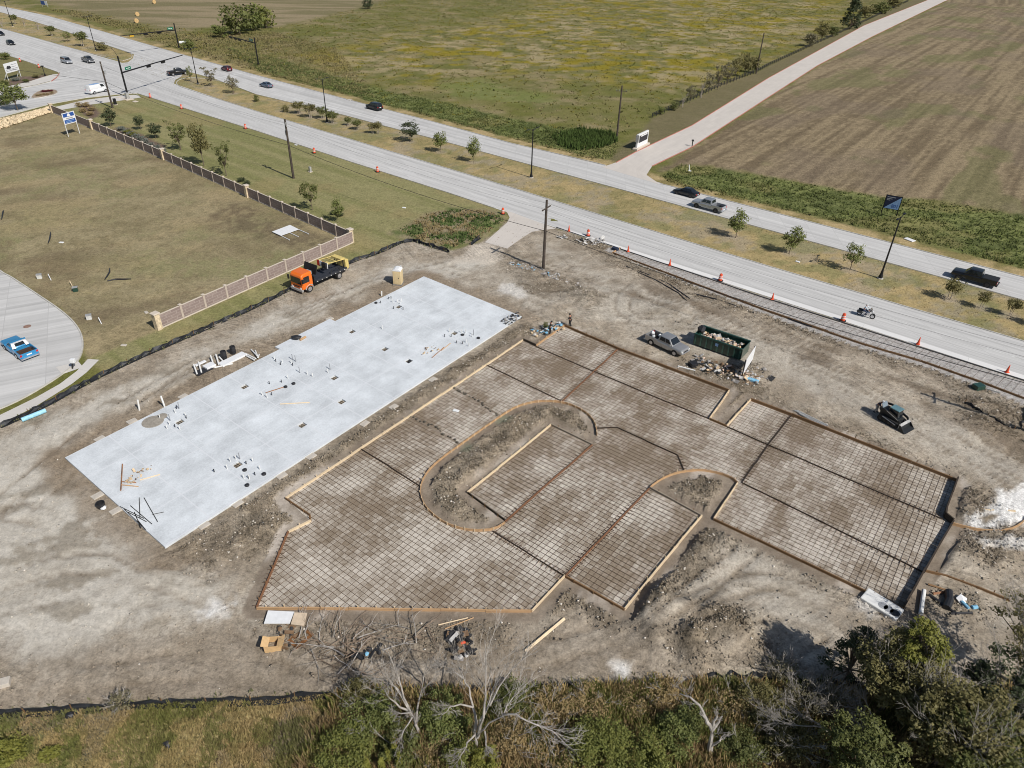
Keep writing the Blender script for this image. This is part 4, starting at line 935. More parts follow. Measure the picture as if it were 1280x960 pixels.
# ------------------------------------------------------------------ masonry walls
M_panel = mat('wall_panel_brick', alb(150, 134, 128), var=.14, scale=7, bump=.25); M_post = mat('cast_stone_post', alb(184, 170, 157), var=.1, scale=3); M_cap = mat('cast_stone_cap', alb(202, 190, 175), var=.06, scale=2)
M_pil = mat('stone_pillar', alb(204, 186, 156), var=.25, scale=5, bump=.4)
def brickify(m):
    n = m.node_tree; p = n.nodes['Principled BSDF']; tc = n.nodes.new('ShaderNodeTexCoord'); mp = n.nodes.new('ShaderNodeMapping'); mp.inputs['Rotation'].default_value = (R_(90), 0, 0)
    b = n.nodes.new('ShaderNodeTexBrick'); b.inputs['Scale'].default_value = 1.0; b.inputs['Brick Width'].default_value = .42; b.inputs['Row Height'].default_value = .2; b.inputs['Mortar Size'].default_value = .02
    n.links.new(tc.outputs['Object'], mp.inputs[0]); n.links.new(mp.outputs[0], b.inputs[0])
    src = p.inputs['Base Color'].links[0].from_socket; n.links.new(src, b.inputs['Color1'])
    b.inputs['Color2'].default_value = (*alb(134, 118, 113), 1); b.inputs['Mortar'].default_value = (*alb(156, 142, 136), 1); n.links.new(b.outputs[0], p.inputs['Base Color'])
brickify(M_panel)
pm_ = MB(); pm_.box(0, 1, -.07, .07, .12, 1); PANEL = pm_.mesh('panel'); PANEL.materials.append(M_panel)
pc_ = MB(); pc_.box(0, 1, -.085, .085, 0, 1); CAPS = pc_.mesh('coping'); CAPS.materials.append(M_cap)
pp_ = MB(); pp_.box(-.13, .13, -.13, .13, 0, 1); POST = pp_.mesh('post'); POST.materials.append(M_post)
pq_ = MB(); pq_.box(-.19, .19, -.19, .19, 0, .09); PCAP = pq_.mesh('cap', bevel=.02); PCAP.materials.append(M_cap)
pl_ = MB(); pl_.box(-.33, .33, -.33, .33, 0, 1); PILL = pl_.mesh('pillar'); PILL.materials.append(M_pil)
pk_ = MB(); pk_.box(-.42, .42, -.42, .42, 0, .16); KCAP = pk_.mesh('cap', bevel=.03); KCAP.materials.append(M_cap)
WALLH = 1.75
def wall(pillars, counts, label, first=True, last=True):
    P = [np.array(g2(*p)) for p in pillars]; o0 = P[0]
    root = thing('wall', label, 'wall', (o0[0], o0[1], 0), 0)
    for k, (a, b) in enumerate(zip(P[:-1], P[1:])):
        d = (b-a)/np.linalg.norm(b-a); an = math.atan2(d[1], d[0]); n = counts[k]; L = np.linalg.norm(b-a)/n
        for i in range(n):
            q = a+d*L*i-o0
            link('panel', PANEL, None, root, loc=(*q, 0), rot=(0, 0, an), scale=(L, 1, WALLH))
            link('coping', CAPS, None, root, loc=(*q, WALLH), rot=(0, 0, an), scale=(L, 1, .05))
            link('footing', CAPS, None, root, loc=(*q, -.02), rot=(0, 0, an), scale=(L, 1.3, .14))
            if i > 0:
                po = link('post', POST, None, root, loc=(*q, 0), rot=(0, 0, an), scale=(1, 1, WALLH+.12)); link('cap', PCAP, None, po, loc=(0, 0, 1), scale=(1, 1, 1/(WALLH+.12)))
        for e, use in ((a, k > 0 or first), (b, k == len(P)-2 and last)):
            if use:
                q = e-o0; po = link('pillar', PILL, None, root, loc=(*q, 0), rot=(0, 0, an), scale=(1, 1, WALLH+.3)); link('cap', KCAP, None, po, loc=(0, 0, 1), scale=(1, 1, 1/(WALLH+.3)))
    return root
wall([(66, 141), (116, 161.5), (205, 199.5), (310, 246.5), (439, 303)], [2, 8, 8, 8], 'long brick panel wall with pale posts, shaded side toward the vacant lot')
wall([(441, 303.5), (199, 411.5)], [10], 'sunlit brick panel wall with pale posts, behind the orange truck', first=False)
# stone slope beside the side street
smb = MB(); S0 = [np.array(p) for p in WP([(-40, 163), (0, 152), (30, 145), (62, 136)])]; S1 = [np.array(p) for p in WP([(-40, 178), (0, 162), (30, 152), (64, 141)])]
a, b = resample(S0, .5), None; b = resample(S1, np.linalg.norm(np.diff(np.array(S1), axis=0), axis=1).sum()/(len(a)-1)); o0 = a[0].copy()
for i in range(min(len(a), len(b))):
    for t in np.linspace(0, 1, 7):
        q = a[i]*(1-t)+b[i]*t-o0; smb.rock((q[0]+random.uniform(-.15, .15), q[1]+random.uniform(-.15, .15), .25+.9*(1-t)*.2), random.uniform(.3, .5), .7, random.random())
ro = thing('stone_bank', 'tan stone bank between the side street and the vacant lot', 'stone wall', (o0[0], o0[1], 0)); tag(smb.build('stones', mat('tan_stone', alb(204, 184, 150), var=.22, scale=.8, island=.6), ro), kind='stuff')

# ------------------------------------------------------------------ poles, lamps, signals, wires
M_wood = mat('creosote_pole', (.07, .055, .045), var=.3, scale=2); M_black = mat('black_painted_steel', (.018, .018, .02), rough=.45, metal=.3); M_glassw = mat('insulator', (.5, .5, .5), rough=.2); M_lamp = mat('lamp_lens', (.6, .6, .58), rough=.2); M_conc = mat('pole_base_concrete', alb(190, 186, 178))
PERP = RA+math.pi/2
PN = {}
def utility_pole(key, base, h, label, arm=True, az=None, gear=False):
    p = G(*base); r = thing('utility_pole', label, 'utility pole', p, 0, 'wooden utility poles'); mb = MB(); mb.cyl((0, 0, -.2), (0, 0, h), .23, .16, 10); mb.build('pole', M_wood, r)
    az = PERP if az is None else az; d = Vector((math.cos(az), math.sin(az), 0)); PN[key] = (p, h, d)
    if arm:
        mb = MB(); mb.bar(d*-1.25+Vector((0, 0, h-1.15)), d*1.25+Vector((0, 0, h-1.15)), .12, .14); ar = mb.build('crossarm', M_wood, r)
        for t in (-1.1, -.5, 1.1):
            mb = MB(); q = d*t+Vector((0, 0, h-1.08)); mb.lathe([(.03, 0), (.06, .05), (.06, .14), (.02, .2)], 8, q); mb.build('insulator', M_glassw, ar)
    if gear:
        mb = MB(); mb.cyl(d*.45+Vector((0, 0, h-2.9)), d*.45+Vector((0, 0, h-2.1)), .26, n=12); mb.build('transformer', mat('grey_paint', (.35, .36, .37)), r)
        for t in (0, .25, -.25):
            mb = MB(); mb.cyl(d*t+Vector((.1, -.2, h-.9)), d*t+Vector((.1, -.2, h-.5)), .05, n=8); mb.build('fuse', M_glassw, r)
    return r
utility_pole('a', (141, 135), hgt((141, 135), (129, 77)), 'dark wooden pole on the lawn corner near the white van', arm=False, gear=True)
utility_pole('b', (367, 223), hgt((367, 223), (359, 149)), 'dark wooden pole on the lawn with small gear near its top', arm=True, az=R_(113), gear=True)
utility_pole('c', (679, 337), 10.2, 'dark wooden pole with crossarm beside the driveway apron', az=RA+math.pi/2+.2)
utility_pole('d', (1281, 541), 9.3, 'dark wooden pole at the right edge whose cross-shaped shadow falls on the dirt', az=RA+math.pi/2+.2)
utility_pole('e', (771, 172), hgt((771, 172), (779, 107)), 'old wooden pole with crossarm in the weeds by the monument sign', az=-.05)
utility_pole('f', (945, 92), hgt((945, 92), (955, 41)), 'wooden pole standing in the fence line beside the drive', arm=False)
utility_pole('g', (-260, 62), 10.5, 'wooden pole on the street corner outside the left edge', arm=False)
def wire_pts(A, B, sag, n=18): return [A.lerp(B, t/n)-Vector((0, 0, sag*4*(t/n)*(1-t/n))) for t in range(n+1)]
M_wire = mat('black_wire', (.02, .02, .022), rough=.6)
cab = thing('overhead_cable', 'thick black cable slung between the wooden poles along the road', 'cable', PN['a'][0])
for k0, k1 in (('g', 'a'), ('a', 'b'), ('b', 'c'), ('c', 'd')):
    A = PN[k0][0]+Vector((0, 0, PN[k0][1]*.57)); B = PN[k1][0]+Vector((0, 0, PN[k1][1]*.57)); mb = MB(); mb.tube([p-PN['a'][0] for p in wire_pts(A, B, .9)], .035, 5); mb.build('span', M_wire, cab)
for t, nm in ((-1.1, 'wire on the near tip of the crossarms along the road'), (1.1, 'wire on the far tip of the crossarms along the road')):
    pw = thing('power_line', 'thin black '+nm, 'power line', PN['a'][0])
    for k0, k1 in (('a', 'b'), ('b', 'c'), ('c', 'd')):
        A = PN[k0][0]+PN[k0][2]*t*(0 if k0 == 'a' else 1)+Vector((0, 0, PN[k0][1]-.9)); B = PN[k1][0]+PN[k1][2]*t+Vector((0, 0, PN[k1][1]-.9)); mb = MB(); mb.tube([p-PN['a'][0] for p in wire_pts(A, B, .8)], .011, 4); mb.build('span', M_wire, pw)
def street_lamp(base, top, label, double=True):
    p = G(*base); h = hgt(base, top); r = thing('street_lamp', label, 'street lamp', p, 0, 'black street lamps in the median')
    mb = MB(); mb.lathe([(.42, 0), (.42, .12), (.02, .12)], 14); mb.build('base', M_conc, r)
    mb = MB(); mb.lathe([(.3, .12), (.3, .3), (.2, .7), (.15, 1.2), (.13, 1.3), (.09, h-.6), (.085, h)], 10); mb.build('pole', M_black, r)
    for s in (1, -1) if double else (1,):
        d = Vector((math.cos(PERP)*s, math.sin(PERP)*s, 0)); mb = MB(); mb.tube([Vector((0, 0, h-.35)), d*.5+Vector((0, 0, h-.1)), d*1.3+Vector((0, 0, h+.05))], .055, 6); ar = mb.build('arm', M_black, r)
        mb = MB(); q = d*1.5+Vector((0, 0, h+.05)); mb.bar(q-d*.35, q+d*.35, .3, .1); lm = mb.build('lamp_head', M_black, ar, bevel=.03); mb = MB(); q2 = q-Vector((0, 0, .055)); mb.bar(q2-d*.25, q2+d*.25, .2, .012); mb.build('lens', M_lamp, r)
for b, t, lb in (((1100, 348), (1129, 271), 'black street lamp in the median by the right-hand young trees'), ((664, 222), (665, 161), 'black street lamp in the median opposite the drive'), ((409, 153), (402, 98), 'black street lamp among the round median shrubs'), ((247.5, 105), (238, 60), 'black street lamp at the median nose by the black pickup'), ((120, 63), (107.5, 20), 'black street lamp beside the clipped round shrub in the far median'), ((16, 33), (5, 1), 'black street lamp nearest the top left corner')):
    street_lamp(b, t, lb)
M_green = mat('sign_green', (.01, .16, .09), rough=.4, var=.05); M_wht = mat('sign_white', (.75, .76, .77), rough=.5, var=.04); M_yel = mat('signal_yellow', (.55, .33, .03), rough=.5)
def signal(base, top, arm0, arm1, heads, sign_t, label, lum=None, ylast=False):
    p = G(*base); h = hgt(base, top); ha = hgt(base, arm0); e = G(arm1[0], arm1[1], ha+.35)-p
    r = thing('traffic_signal', label, 'traffic signal', p, 0, 'black mast arm traffic signals at the junction')
    mb = MB(); mb.lathe([(.34, 0), (.34, .2), (.24, .3), (.2, h)], 10); mb.build('pole', M_black, r)
    a0 = Vector((0, 0, ha)); mb = MB(); mb.tube([a0, a0.lerp(e, .5)+Vector((0, 0, .05)), e], [.19, .15, .11], 8); ar = mb.build('mast_arm', M_black, r)
    d = (e-a0).normalized(); n = Vector((-d.y, d.x, 0)).normalized()
    if n.y > 0: n = -n
    for i, t in enumerate(heads):
        q = a0.lerp(e, t); mb = MB(); mb.bar(q-d*.75-n*.2-Vector((0, 0, .3)), q+d*.75-n*.2-Vector((0, 0, .3)), .36, .62); hd = mb.build('signal_head', M_yel if (ylast and i == len(heads)-1) else M_black, ar, bevel=.02)
        for k in (-.4, 0, .4):
            mb = MB(); c = q+d*k-n*.36-Vector((0, 0, .3)); mb.cyl(c, c-n*.12, .12, n=10); mb.build('visor', M_black, r)
    q = a0.lerp(e, sign_t)+Vector((0, 0, .65)); mb = MB(); mb.bar(q-d*1.15, q+d*1.15, .04, .72); sg = mb.build('street_sign', M_green, ar)
    for k, ln in ((-.45, .5), (.15, .45), (.6, .25)):
        mb = MB(); c = q+d*k; mb.bar(c-d*ln/2+n*.02, c+d*ln/2+n*.02, .006, .16); mb.bar(c-d*ln/2-n*.02, c+d*ln/2-n*.02, .006, .16); mb.build('lettering', M_wht, r)
    if lum:
        q = G(lum[0], lum[1], h+.8)-p; mb = MB(); mb.tube([Vector((0, 0, h-.1)), Vector((0, 0, h)).lerp(q, .5)+Vector((0, 0, .2)), q], .05, 6); mb.build('luminaire_arm', M_black, r); mb = MB(); mb.box(-.35, .35, -.15, .15, -.06, .06, Matrix.Translation(q)); mb.build('lamp_head', M_black, r, bevel=.03)
    return r
signal((160.5, 122), (148.7, 70), (155, 91), (228, 69), (.42, .66), .1, 'black mast arm signal on the near corner behind the white van', (139, 60))
signal((224, 60.5), (216, 29), (217.5, 37.5), (150, 45), (.3, .55, .8), .09, 'black mast arm signal across the junction with a yellow signal head', None, True)
signal((323, 80), (317.5, 47), (318, 54), (286, 45), (.62, .78, .95), .14, 'black mast arm signal in the tall grass behind the red hatchback')
M_cab = mat('galvanised_cabinet', (.42, .42, .41), metal=.3, rough=.5)
r = thing('signal_cabinet', 'grey signal cabinet on a white pad at the foot of the near mast arm', 'cabinet', G(160, 124), RA); mb = MB(); mb.box(-.45, .45, -.35, .35, .1, 1.6); mb.build('cabinet_body', M_cab, r, bevel=.03); mb = MB(); mb.box(-1.4, 1.4, -1.0, 1.0, 0, .1); mb.build('pad', M_cap, r); mb = MB(); mb.box(-.36, .36, -.37, -.352, .2, 1.5); mb.build('door', M_cab, r)
for px, lb in (((149, 122), 'low white concrete pad left of the signal cabinet'), ((169, 127), 'low white concrete pad right of the signal cabinet')):
    mb = MB(); mb.box(-.8, .8, -.5, .5, 0, .08); o = mb.build('concrete_pad', M_cap, loc=G(*px), rot=(0, 0, RA), bevel=.01); tag(o, lb, 'concrete pad')
r = thing('utility_box', 'black utility box on the lawn beside the corner wooden pole', 'utility box', G(144.5, 131), RA); mb = MB(); mb.box(-.4, .4, -.4, .4, 0, .1); mb.build('pad', M_cap, r); mb = MB(); mb.box(-.3, .3, -.3, .3, .1, 1.5); mb.build('box', M_black, r, bevel=.04)
r = thing('utility_box', 'small grey utility pedestal on the lawn below the first wooden pole', 'utility box', G(388, 215), RA); mb = MB(); mb.box(-.35, .35, -.35, .35, 0, .08); mb.build('pad', M_cap, r); mb = MB(); mb.box(-.22, .22, -.2, .2, .08, 1.0); mb.build('box', M_cab, r, bevel=.03)

# ------------------------------------------------------------------ signs
M_navy = mat('sign_navy', (.012, .018, .05), rough=.4, var=.1); M_blue = mat('sign_blue', (.03, .09, .32), rough=.4, var=.1); M_sky = mat('sign_pale_blue', (.2, .33, .55), rough=.4, var=.1); M_ink = mat('sign_ink', (.03, .03, .035)); M_grey = mat('sign_grey', (.3, .31, .33))
def plaque(name, r, pts, m, x0, y, th=.01):
    """flat print plate: polygon in (x, z), standing proud of the face at y"""
    mb = MB(); n = len(pts); mb.add([(p[0], y, p[1]) for p in pts]+[(p[0], y-th, p[1]) for p in pts], [tuple(range(n)), tuple(range(2*n-1, n-1, -1))]+[(i, (i+1) % n, n+(i+1) % n, n+i) for i in range(n)])
    return mb.build(name, m, r)
def rect(x0, x1, z0, z1): return [(x0, z0), (x1, z0), (x1, z1), (x0, z1)]
def board_sign(pl, pr, z0, z1, label, pm=M_wht, post=M_wht, over=0.0, pw=.1, group=None):
    """sign on two posts; local x runs left to right post, the face looks to -y"""
    a, b = G(*pl), G(*pr); L = (b-a).length; r = thing('sign', label, 'sign', a, math.atan2(b.y-a.y, b.x-a.x), group)
    for x in (0, L):
        mb = MB(); mb.box(x-pw/2, x+pw/2, .0, pw, -.1, z1); mb.build('post', post, r)
    mb = MB(); mb.box(-over, L+over, -.06, -.005, z0, z1); mb.build('panel', pm, r, bevel=.008)
    return r, L
a_, b_ = (86, 171), (100, 167)
h1 = hgt(a_, (74.5, 142)); h0 = hgt(a_, (80, 156))
r, L = board_sign(a_, b_, h0, h1, 'white and blue two-post sign at the top of the vacant lot', over=.1)
H_ = h1-h0
plaque('blue_band', r, rect(.1, L-.1, h0+H_*.62, h1-H_*.06), M_blue, 0, -.065); plaque('blue_band', r, rect(.1, L-.1, h0+H_*.07, h0+H_*.38), M_blue, 0, -.065)
plaque('emblem', r, [(L*.34, h0+H_*.66), (L*.66, h0+H_*.66), (L*.62, h0+H_*.8), (L*.5, h0+H_*.93), (L*.38, h0+H_*.8)], M_wht, 0, -.078)
for k in (.12, .24): plaque('lettering', r, rect(L*.15, L*(.5+k*1.4), h0+H_*(k), h0+H_*(k+.06)), M_sky, 0, -.078)
plaque('lettering', r, rect(L*.2, L*.8, h0+H_*.45, h0+H_*.52), M_grey, 0, -.078)
a_, b_ = (11, 100.5), (26.6, 96); h1 = hgt(a_, (2.8, 80)); h0 = hgt(a_, (8, 92))
r, L = board_sign(a_, b_, h0, h1, 'white sign with a dark building drawing on the far corner bed', over=.15); H_ = h1-h0
plaque('drawing', r, [(L*.12, h0+H_*.4), (L*.46, h0+H_*.4), (L*.44, h0+H_*.62), (L*.36, h0+H_*.72), (L*.3, h0+H_*.66), (L*.22, h0+H_*.74), (L*.14, h0+H_*.6)], M_ink, 0, -.065)
for z, x in ((.72, .9), (.5, .85), (.3, .95), (.16, .9)): plaque('lettering', r, rect(L*(.5 if z > .35 else .05), L*x, h0+H_*z, h0+H_*(z+.05)), M_grey, 0, -.065)
for x in (0, L):
    mb = MB(); mb.bar((x, .1, h0), (x, 1.2, 0), .09, .09); mb.build('brace', M_wht, r)
a_, b_ = (1101.5, 266), (1120.5, 269.5); h1 = hgt(a_, (1108.3, 243)); h0 = hgt(a_, (1103.4, 259.5))
r, L = board_sign(a_, b_, h0, h1, 'navy and pale blue diagonal sign on black posts in the roadside weeds', pm=M_black, post=M_black, over=.06, pw=.14); H_ = h1-h0
plaque('navy_field', r, [(.06, h0+.08), (L-.06, h1-.08), (.06, h1-.08)], M_navy, 0, -.066); plaque('pale_field', r, [(.1, h0+.07), (L-.05, h0+.07), (L-.05, h1-.12)], M_sky, 0, -.066)
for i, (z, x) in enumerate(((.84, .62), (.72, .42), (.62, .3))): plaque('lettering', r, rect(.2, L*x, h0+H_*z, h0+H_*(z+.045)), M_grey, 0, -.08)
tcu = bpy.data.curves.new('numerals', 'FONT'); tcu.body = '801'; tcu.size = H_*.36; tcu.extrude = .006; to = link('numerals', tcu, M_blue, r, loc=(L*.48, -.085, h0+H_*.13), rot=(R_(90), 0, 0)); to.scale = (.9, 1, 1); bpy.context.view_layer.update(); nme = bpy.data.meshes.new_from_object(to); nme.materials.clear(); bpy.data.objects.remove(to); nm_o = link('numerals', nme, M_blue, r, loc=(L*.48, -.085, h0+H_*.13), rot=(R_(90), 0, 0), scale=(.9, 1, 1))
a_, b_ = (53, 8), (60, 9)
r, L = board_sign(a_, b_, .8, 2.6, 'blue and white sign in the tall grass at the top left', over=.3); plaque('blue_field', r, rect(-.28, L*.62, .85, 2.55), M_blue, 0, -.066)
# monument sign beside the drive
pa_ = G(796, 187.5); pb_ = G(809, 181); L = (pb_-pa_).length; r = thing('monument_sign', 'white monument sign with a dark panel beside the drive', 'sign', pa_, math.atan2(pb_.y-pa_.y, pb_.x-pa_.x)); hm = hgt((796, 187), (795, 168))
mb = MB(); mb.box(-.7, L+.7, -.35, .75, 0, .4); mb.build('plinth', M_cap, r, bevel=.03); mb = MB(); mb.box(0, L, 0, .4, .4, hm); mb.build('block', mat('white_stucco', (.68, .69, .7), var=.05), r, bevel=.03)
plaque('dark_panel', r, rect(L*.12, L*.92, hm*.42, hm*.88), M_ink, 0, -.012, .02); plaque('lettering', r, rect(L*.25, L*.85, hm*.79, hm*.86), M_wht, 0, -.036)
mb = MB(); mb.box(-.1, .02, -.2, .5, hm*.5, hm*.97); mb.build('side_fin', M_cab, r)
# leaning white board by the dumpster
a_, b_ = (927, 474), (938.5, 456)
r, L = board_sign(a_, b_, .75, 2.5, 'white board sign on dark posts among the rubble by the dumpster', pm=M_wht, post=M_black, pw=.09)
# fallen sign by the wall
r = thing('fallen_sign', 'white sign lying flat on the grass near the wall corner', 'sign', G(351, 295)); q = [G(x, y, .22)-G(351, 295) for x, y in ((351, 294.5), (340, 289.5), (362.5, 281), (373.5, 286.5))]
mb = MB(); mb.add([*q]+[v-Vector((0, 0, .05)) for v in q], [(0, 1, 2, 3), (7, 6, 5, 4), (0, 4, 5, 1), (1, 5, 6, 2), (2, 6, 7, 3), (3, 7, 4, 0)]); mb.build('panel', M_wht, r)
for t, e in ((.05, (362, 300)), (.5, (373, 296)), (.97, (386, 292.5))):
    p0 = q[1].lerp(q[2], t)+Vector((0, 0, -.09)); p1 = G(*e, .06)-G(351, 295); mb = MB(); mb.bar(p0, p1, .09, .09); mb.build('post', M_wht, r)

# ------------------------------------------------------------------ vehicles
def paint(name, c, metal=.25): return mat('paint_'+name, c, rough=.32, metal=metal, coat=.6, var=.04, scale=.8)
P_black = paint('black', (.012, .013, .015)); P_grey = paint('grey', (.16, .165, .17), .5); P_silver = paint('silver', (.42, .44, .47), .55); P_white = paint('white', (.72, .73, .74), 0); P_red = paint('dark_red', (.09, .008, .012)); P_blueg = paint('grey_blue', (.13, .17, .23), .5); P_turq = paint('turquoise', (.03, .24, .48), .1); P_tan = paint('pewter', (.38, .38, .38), .5); P_orange = paint('orange', (.78, .16, .015), 0); P_dgreen = paint('dark_green', (.018, .058, .043), 0); P_rib_lit = paint('rib_green_lit', (.034, .092, .07), 0)  # dumpster: lighter rib green and darker shell green paint in recess shade
M_glass = mat('dark_glass', (.012, .016, .02), rough=.06, var=.05, spec=.8); M_tyre = mat('tyre_rubber', (.018, .018, .018), rough=.85); M_rim = mat('wheel_rim', (.5, .5, .52), metal=.7, rough=.35); M_rimd = mat('dark_rim', (.06, .06, .065), metal=.6, rough=.4); M_trim = mat('black_trim', (.02, .02, .021), rough=.55); M_head = mat('headlight', (.75, .77, .8), rough=.1); M_tail = mat('taillight', (.5, .012, .01), rough=.2); M_chrome = mat('chrome', (.7, .7, .72), metal=.9, rough=.18)
def wheelset(r, xs, ty, rad, wd, rim, name='wheel'):
    t = MB(); t.tube([(0, -wd/2, 0), (0, -wd*.42, 0), (0, wd*.42, 0), (0, wd/2, 0)], [rad*.88, rad, rad, rad*.88], 18); tm = t.mesh('tyre'); tm.materials.append(M_tyre)
    q = MB(); q.cyl((0, -wd*.54, 0), (0, wd*.54, 0), rad*.62, n=14); q.cyl((0, -wd*.57, 0), (0, wd*.57, 0), rad*.2, n=8); qm = q.mesh('rim'); qm.materials.append(rim)
    for x in xs:
        for s in (1, -1):
            w_ = link(name, tm, None, r, loc=(x, s*ty, rad)); link('rim', qm, None, w_)
def ring(x, zb, zt, hw):
    h = zt-zb
    return [Vector((x, y*hw, z)) for y, z in ((-.84, zb), (-.98, zb+.22*h), (-1, zb+.55*h), (-.97, zb+.8*h), (-.86, zt), (.86, zt), (.97, zb+.8*h), (1, zb+.55*h), (.98, zb+.22*h), (.84, zb))]
def bilin(c, u, v): return c[0]*(1-u)*(1-v)+c[1]*u*(1-v)+c[2]*u*v+c[3]*(1-u)*v
def pane(r, name, c, u0, u1, v0, v1, m=M_glass, off=.012):
    n = (c[1]-c[0]).cross(c[3]-c[0]).normalized(); p = [bilin(c, u, v) for u, v in ((u0, v0), (u1, v0), (u1, v1), (u0, v1))]
    mb = MB(); mb.add([q+n*off for q in p]+[q-n*.02 for q in p], [(0, 1, 2, 3), (7, 6, 5, 4), (0, 4, 5, 1), (1, 5, 6, 2), (2, 6, 7, 3), (3, 7, 4, 0)]); return mb.build(name, m, r)
def car(label, pos, rz, kind, pm, rim=M_rim, cat=None, group=None, sc=1.0, **kw):
    r = thing({'pickup': 'pickup_truck', 'suv': 'suv', 'sedan': 'car', 'hatch': 'car', 'van': 'van', 'minivan': 'minivan', 'ute': 'coupe_pickup'}[kind], label, cat or {'pickup': 'pickup truck', 'suv': 'suv', 'sedan': 'car', 'hatch': 'car', 'van': 'van', 'minivan': 'minivan', 'ute': 'car'}[kind], pos, rz, group)
    D = dict(
        sedan=dict(R=[(2.38, .4, .62, .70), (2.2, .26, .72, .86), (1.0, .22, .92, .91), (-.9, .22, .98, .92), (-1.75, .25, 1.0, .9), (-2.3, .34, .92, .82), (-2.4, .45, .85, .76)], cab=(-1.75, 1.05, -1.0, .25, .95, 1.43, .82, .6), wb=(1.42, -1.38), rad=.33, nw=2),
        hatch=dict(R=[(2.1, .4, .66, .70), (1.95, .26, .78, .84), (.95, .22, .98, .9), (-1.7, .25, 1.0, .89), (-2.05, .34, .95, .82)], cab=(-1.98, 1.0, -1.65, .25, .97, 1.52, .82, .64), wb=(1.3, -1.3), rad=.33, nw=2),
        suv=dict(R=[(2.45, .5, .85, .76), (2.3, .34, 1.0, .92), (1.1, .3, 1.12, .97), (-2.1, .32, 1.15, .97), (-2.42, .42, 1.1, .9)], cab=(-2.35, 1.2, -2.05, .45, 1.1, 1.83, .9, .74), wb=(1.5, -1.45), rad=.39, nw=3),
        minivan=dict(R=[(2.5, .4, .7, .74), (2.35, .3, .85, .9), (1.4, .26, 1.02, .95), (-2.2, .28, 1.06, .96), (-2.5, .36, 1.0, .9)], cab=(-2.45, 1.55, -2.2, .55, 1.0, 1.75, .9, .76), wb=(1.55, -1.5), rad=.34, nw=3),
        van=dict(R=[(2.9, .45, .9, .84), (2.75, .34, 1.12, .98), (2.1, .3, 1.3, 1.0), (-2.75, .3, 1.3, 1.0), (-2.85, .4, 1.28, .97)], cab=(-2.82, 2.15, -2.78, 1.5, 1.26, 2.25, .96, .88), wb=(1.75, -1.75), rad=.37, nw=1),
        pickup=dict(R=[(2.9, .6, .95, .84), (2.75, .45, 1.12, .97), (1.35, .42, 1.2, 1.0), (-.95, .42, 1.2, 1.0)], cab=(-.93, 1.45, -.75, .75, 1.16, 1.9, .93, .76), wb=(1.85, -1.85), rad=.41, nw=2, bed=(-2.9, -.98, 1.22)),
        ute=dict(R=[(2.6, .42, .7, .8), (2.45, .3, .84, .93), (1.0, .26, .9, .96), (-.55, .26, .92, .96)], cab=(-.75, 1.0, -.35, .35, .88, 1.36, .86, .72), wb=(1.5, -1.45), rad=.33, nw=1, bed=(-2.6, -.6, .92)))[kind]
    mb = MB(); mb.loft([ring(*q) for q in D['R']]); mb.build('body', pm, r, bevel=.07, smooth='angle')
    xb0, xb1, xt0, xt1, zb, zt, hb, ht = D['cab']
    lo = [Vector((xb0, -hb, zb)), Vector((xb1, -hb, zb)), Vector((xb1, hb, zb)), Vector((xb0, hb, zb))]; hi = [Vector((xt0, -ht, zt)), Vector((xt1, -ht, zt)), Vector((xt1, ht, zt)), Vector((xt0, ht, zt))]
    mb = MB(); mb.add(lo+hi, [(3, 2, 1, 0), (4, 5, 6, 7), (0, 1, 5, 4), (1, 2, 6, 5), (2, 3, 7, 6), (3, 0, 4, 7)]); mb.build('cabin', kw.get('roof', pm), r, bevel=.085, smooth='angle')
    pane(r, 'windscreen', [lo[1], lo[2], hi[2], hi[1]], .07, .93, .12, .93)
    if kind != 'van': pane(r, 'rear_window', [lo[3], lo[0], hi[0], hi[3]], .12, .88, .28, .9)
    sides = [([lo[0], lo[1], hi[1], hi[0]]), ([lo[2], lo[3], hi[3], hi[2]])]
    nw = D['nw']
    for si, c in enumerate(sides):
        spans = {1: [(.74, .95)] if kind == 'van' else [(.3, .86)], 2: [(.1, .5), (.54, .9)], 3: [(.05, .3), (.34, .62), (.66, .92)]}[nw]
        for a, b in spans:
            if si: a, b = 1-b, 1-a
            pane(r, 'side_window', c, a, b, .22, .88)
    if nw >= 1:
        for s in (1, -1):
            for x0, x1 in ([(-.1, 1.0), (-1.05, -.14)] if nw > 1 and kind != 'ute' else [(-.2, 1.0)]):
                if kind == 'van': x0, x1 = 1.0, 1.95
                hw = (D['R'][-2][3] if kind != 'pickup' else 1.0)*.985; zt_ = D['R'][2][2]
                mb = MB(); mb.box(x0+.02, x1-.02, s*(hw-.02), s*(hw+.018), zt_*.38, zt_*.86) if s > 0 else mb.box(x0+.02, x1-.02, -(hw+.018), -(hw-.02), zt_*.38, zt_*.86)
                d = mb.build('door', pm, r, bevel=.012)
                mb = MB(); mb.box(x0+.08, x0+.26, s*(hw+.016)-.015, s*(hw+.016)+.015, zt_*.74, zt_*.78); mb.build('handle', M_trim if pm is P_black else M_chrome, d)
            mb = MB(); x = D['cab'][1]-.3; mb.box(x-.1, x+.06, s*(hb+.12)-.11, s*(hb+.12)+.11, zb+.06, zb+.22); mb.build('mirror', pm, r, bevel=.03)
    xf, zf, wf = D['R'][1][0], D['R'][1][2], D['R'][1][3]; x0 = D['R'][0][0]; z0a, z0b, hw0 = D['R'][0][1:]
    for s in (1, -1):
        mb = MB(); mb.box(x0-.16, x0+.012, s*(hw0-.12)-.16, s*(hw0-.12)+.16, z0b-.22*(z0b-z0a)-.1, z0b-.02); mb.build('headlight', M_head, r, bevel=.03)
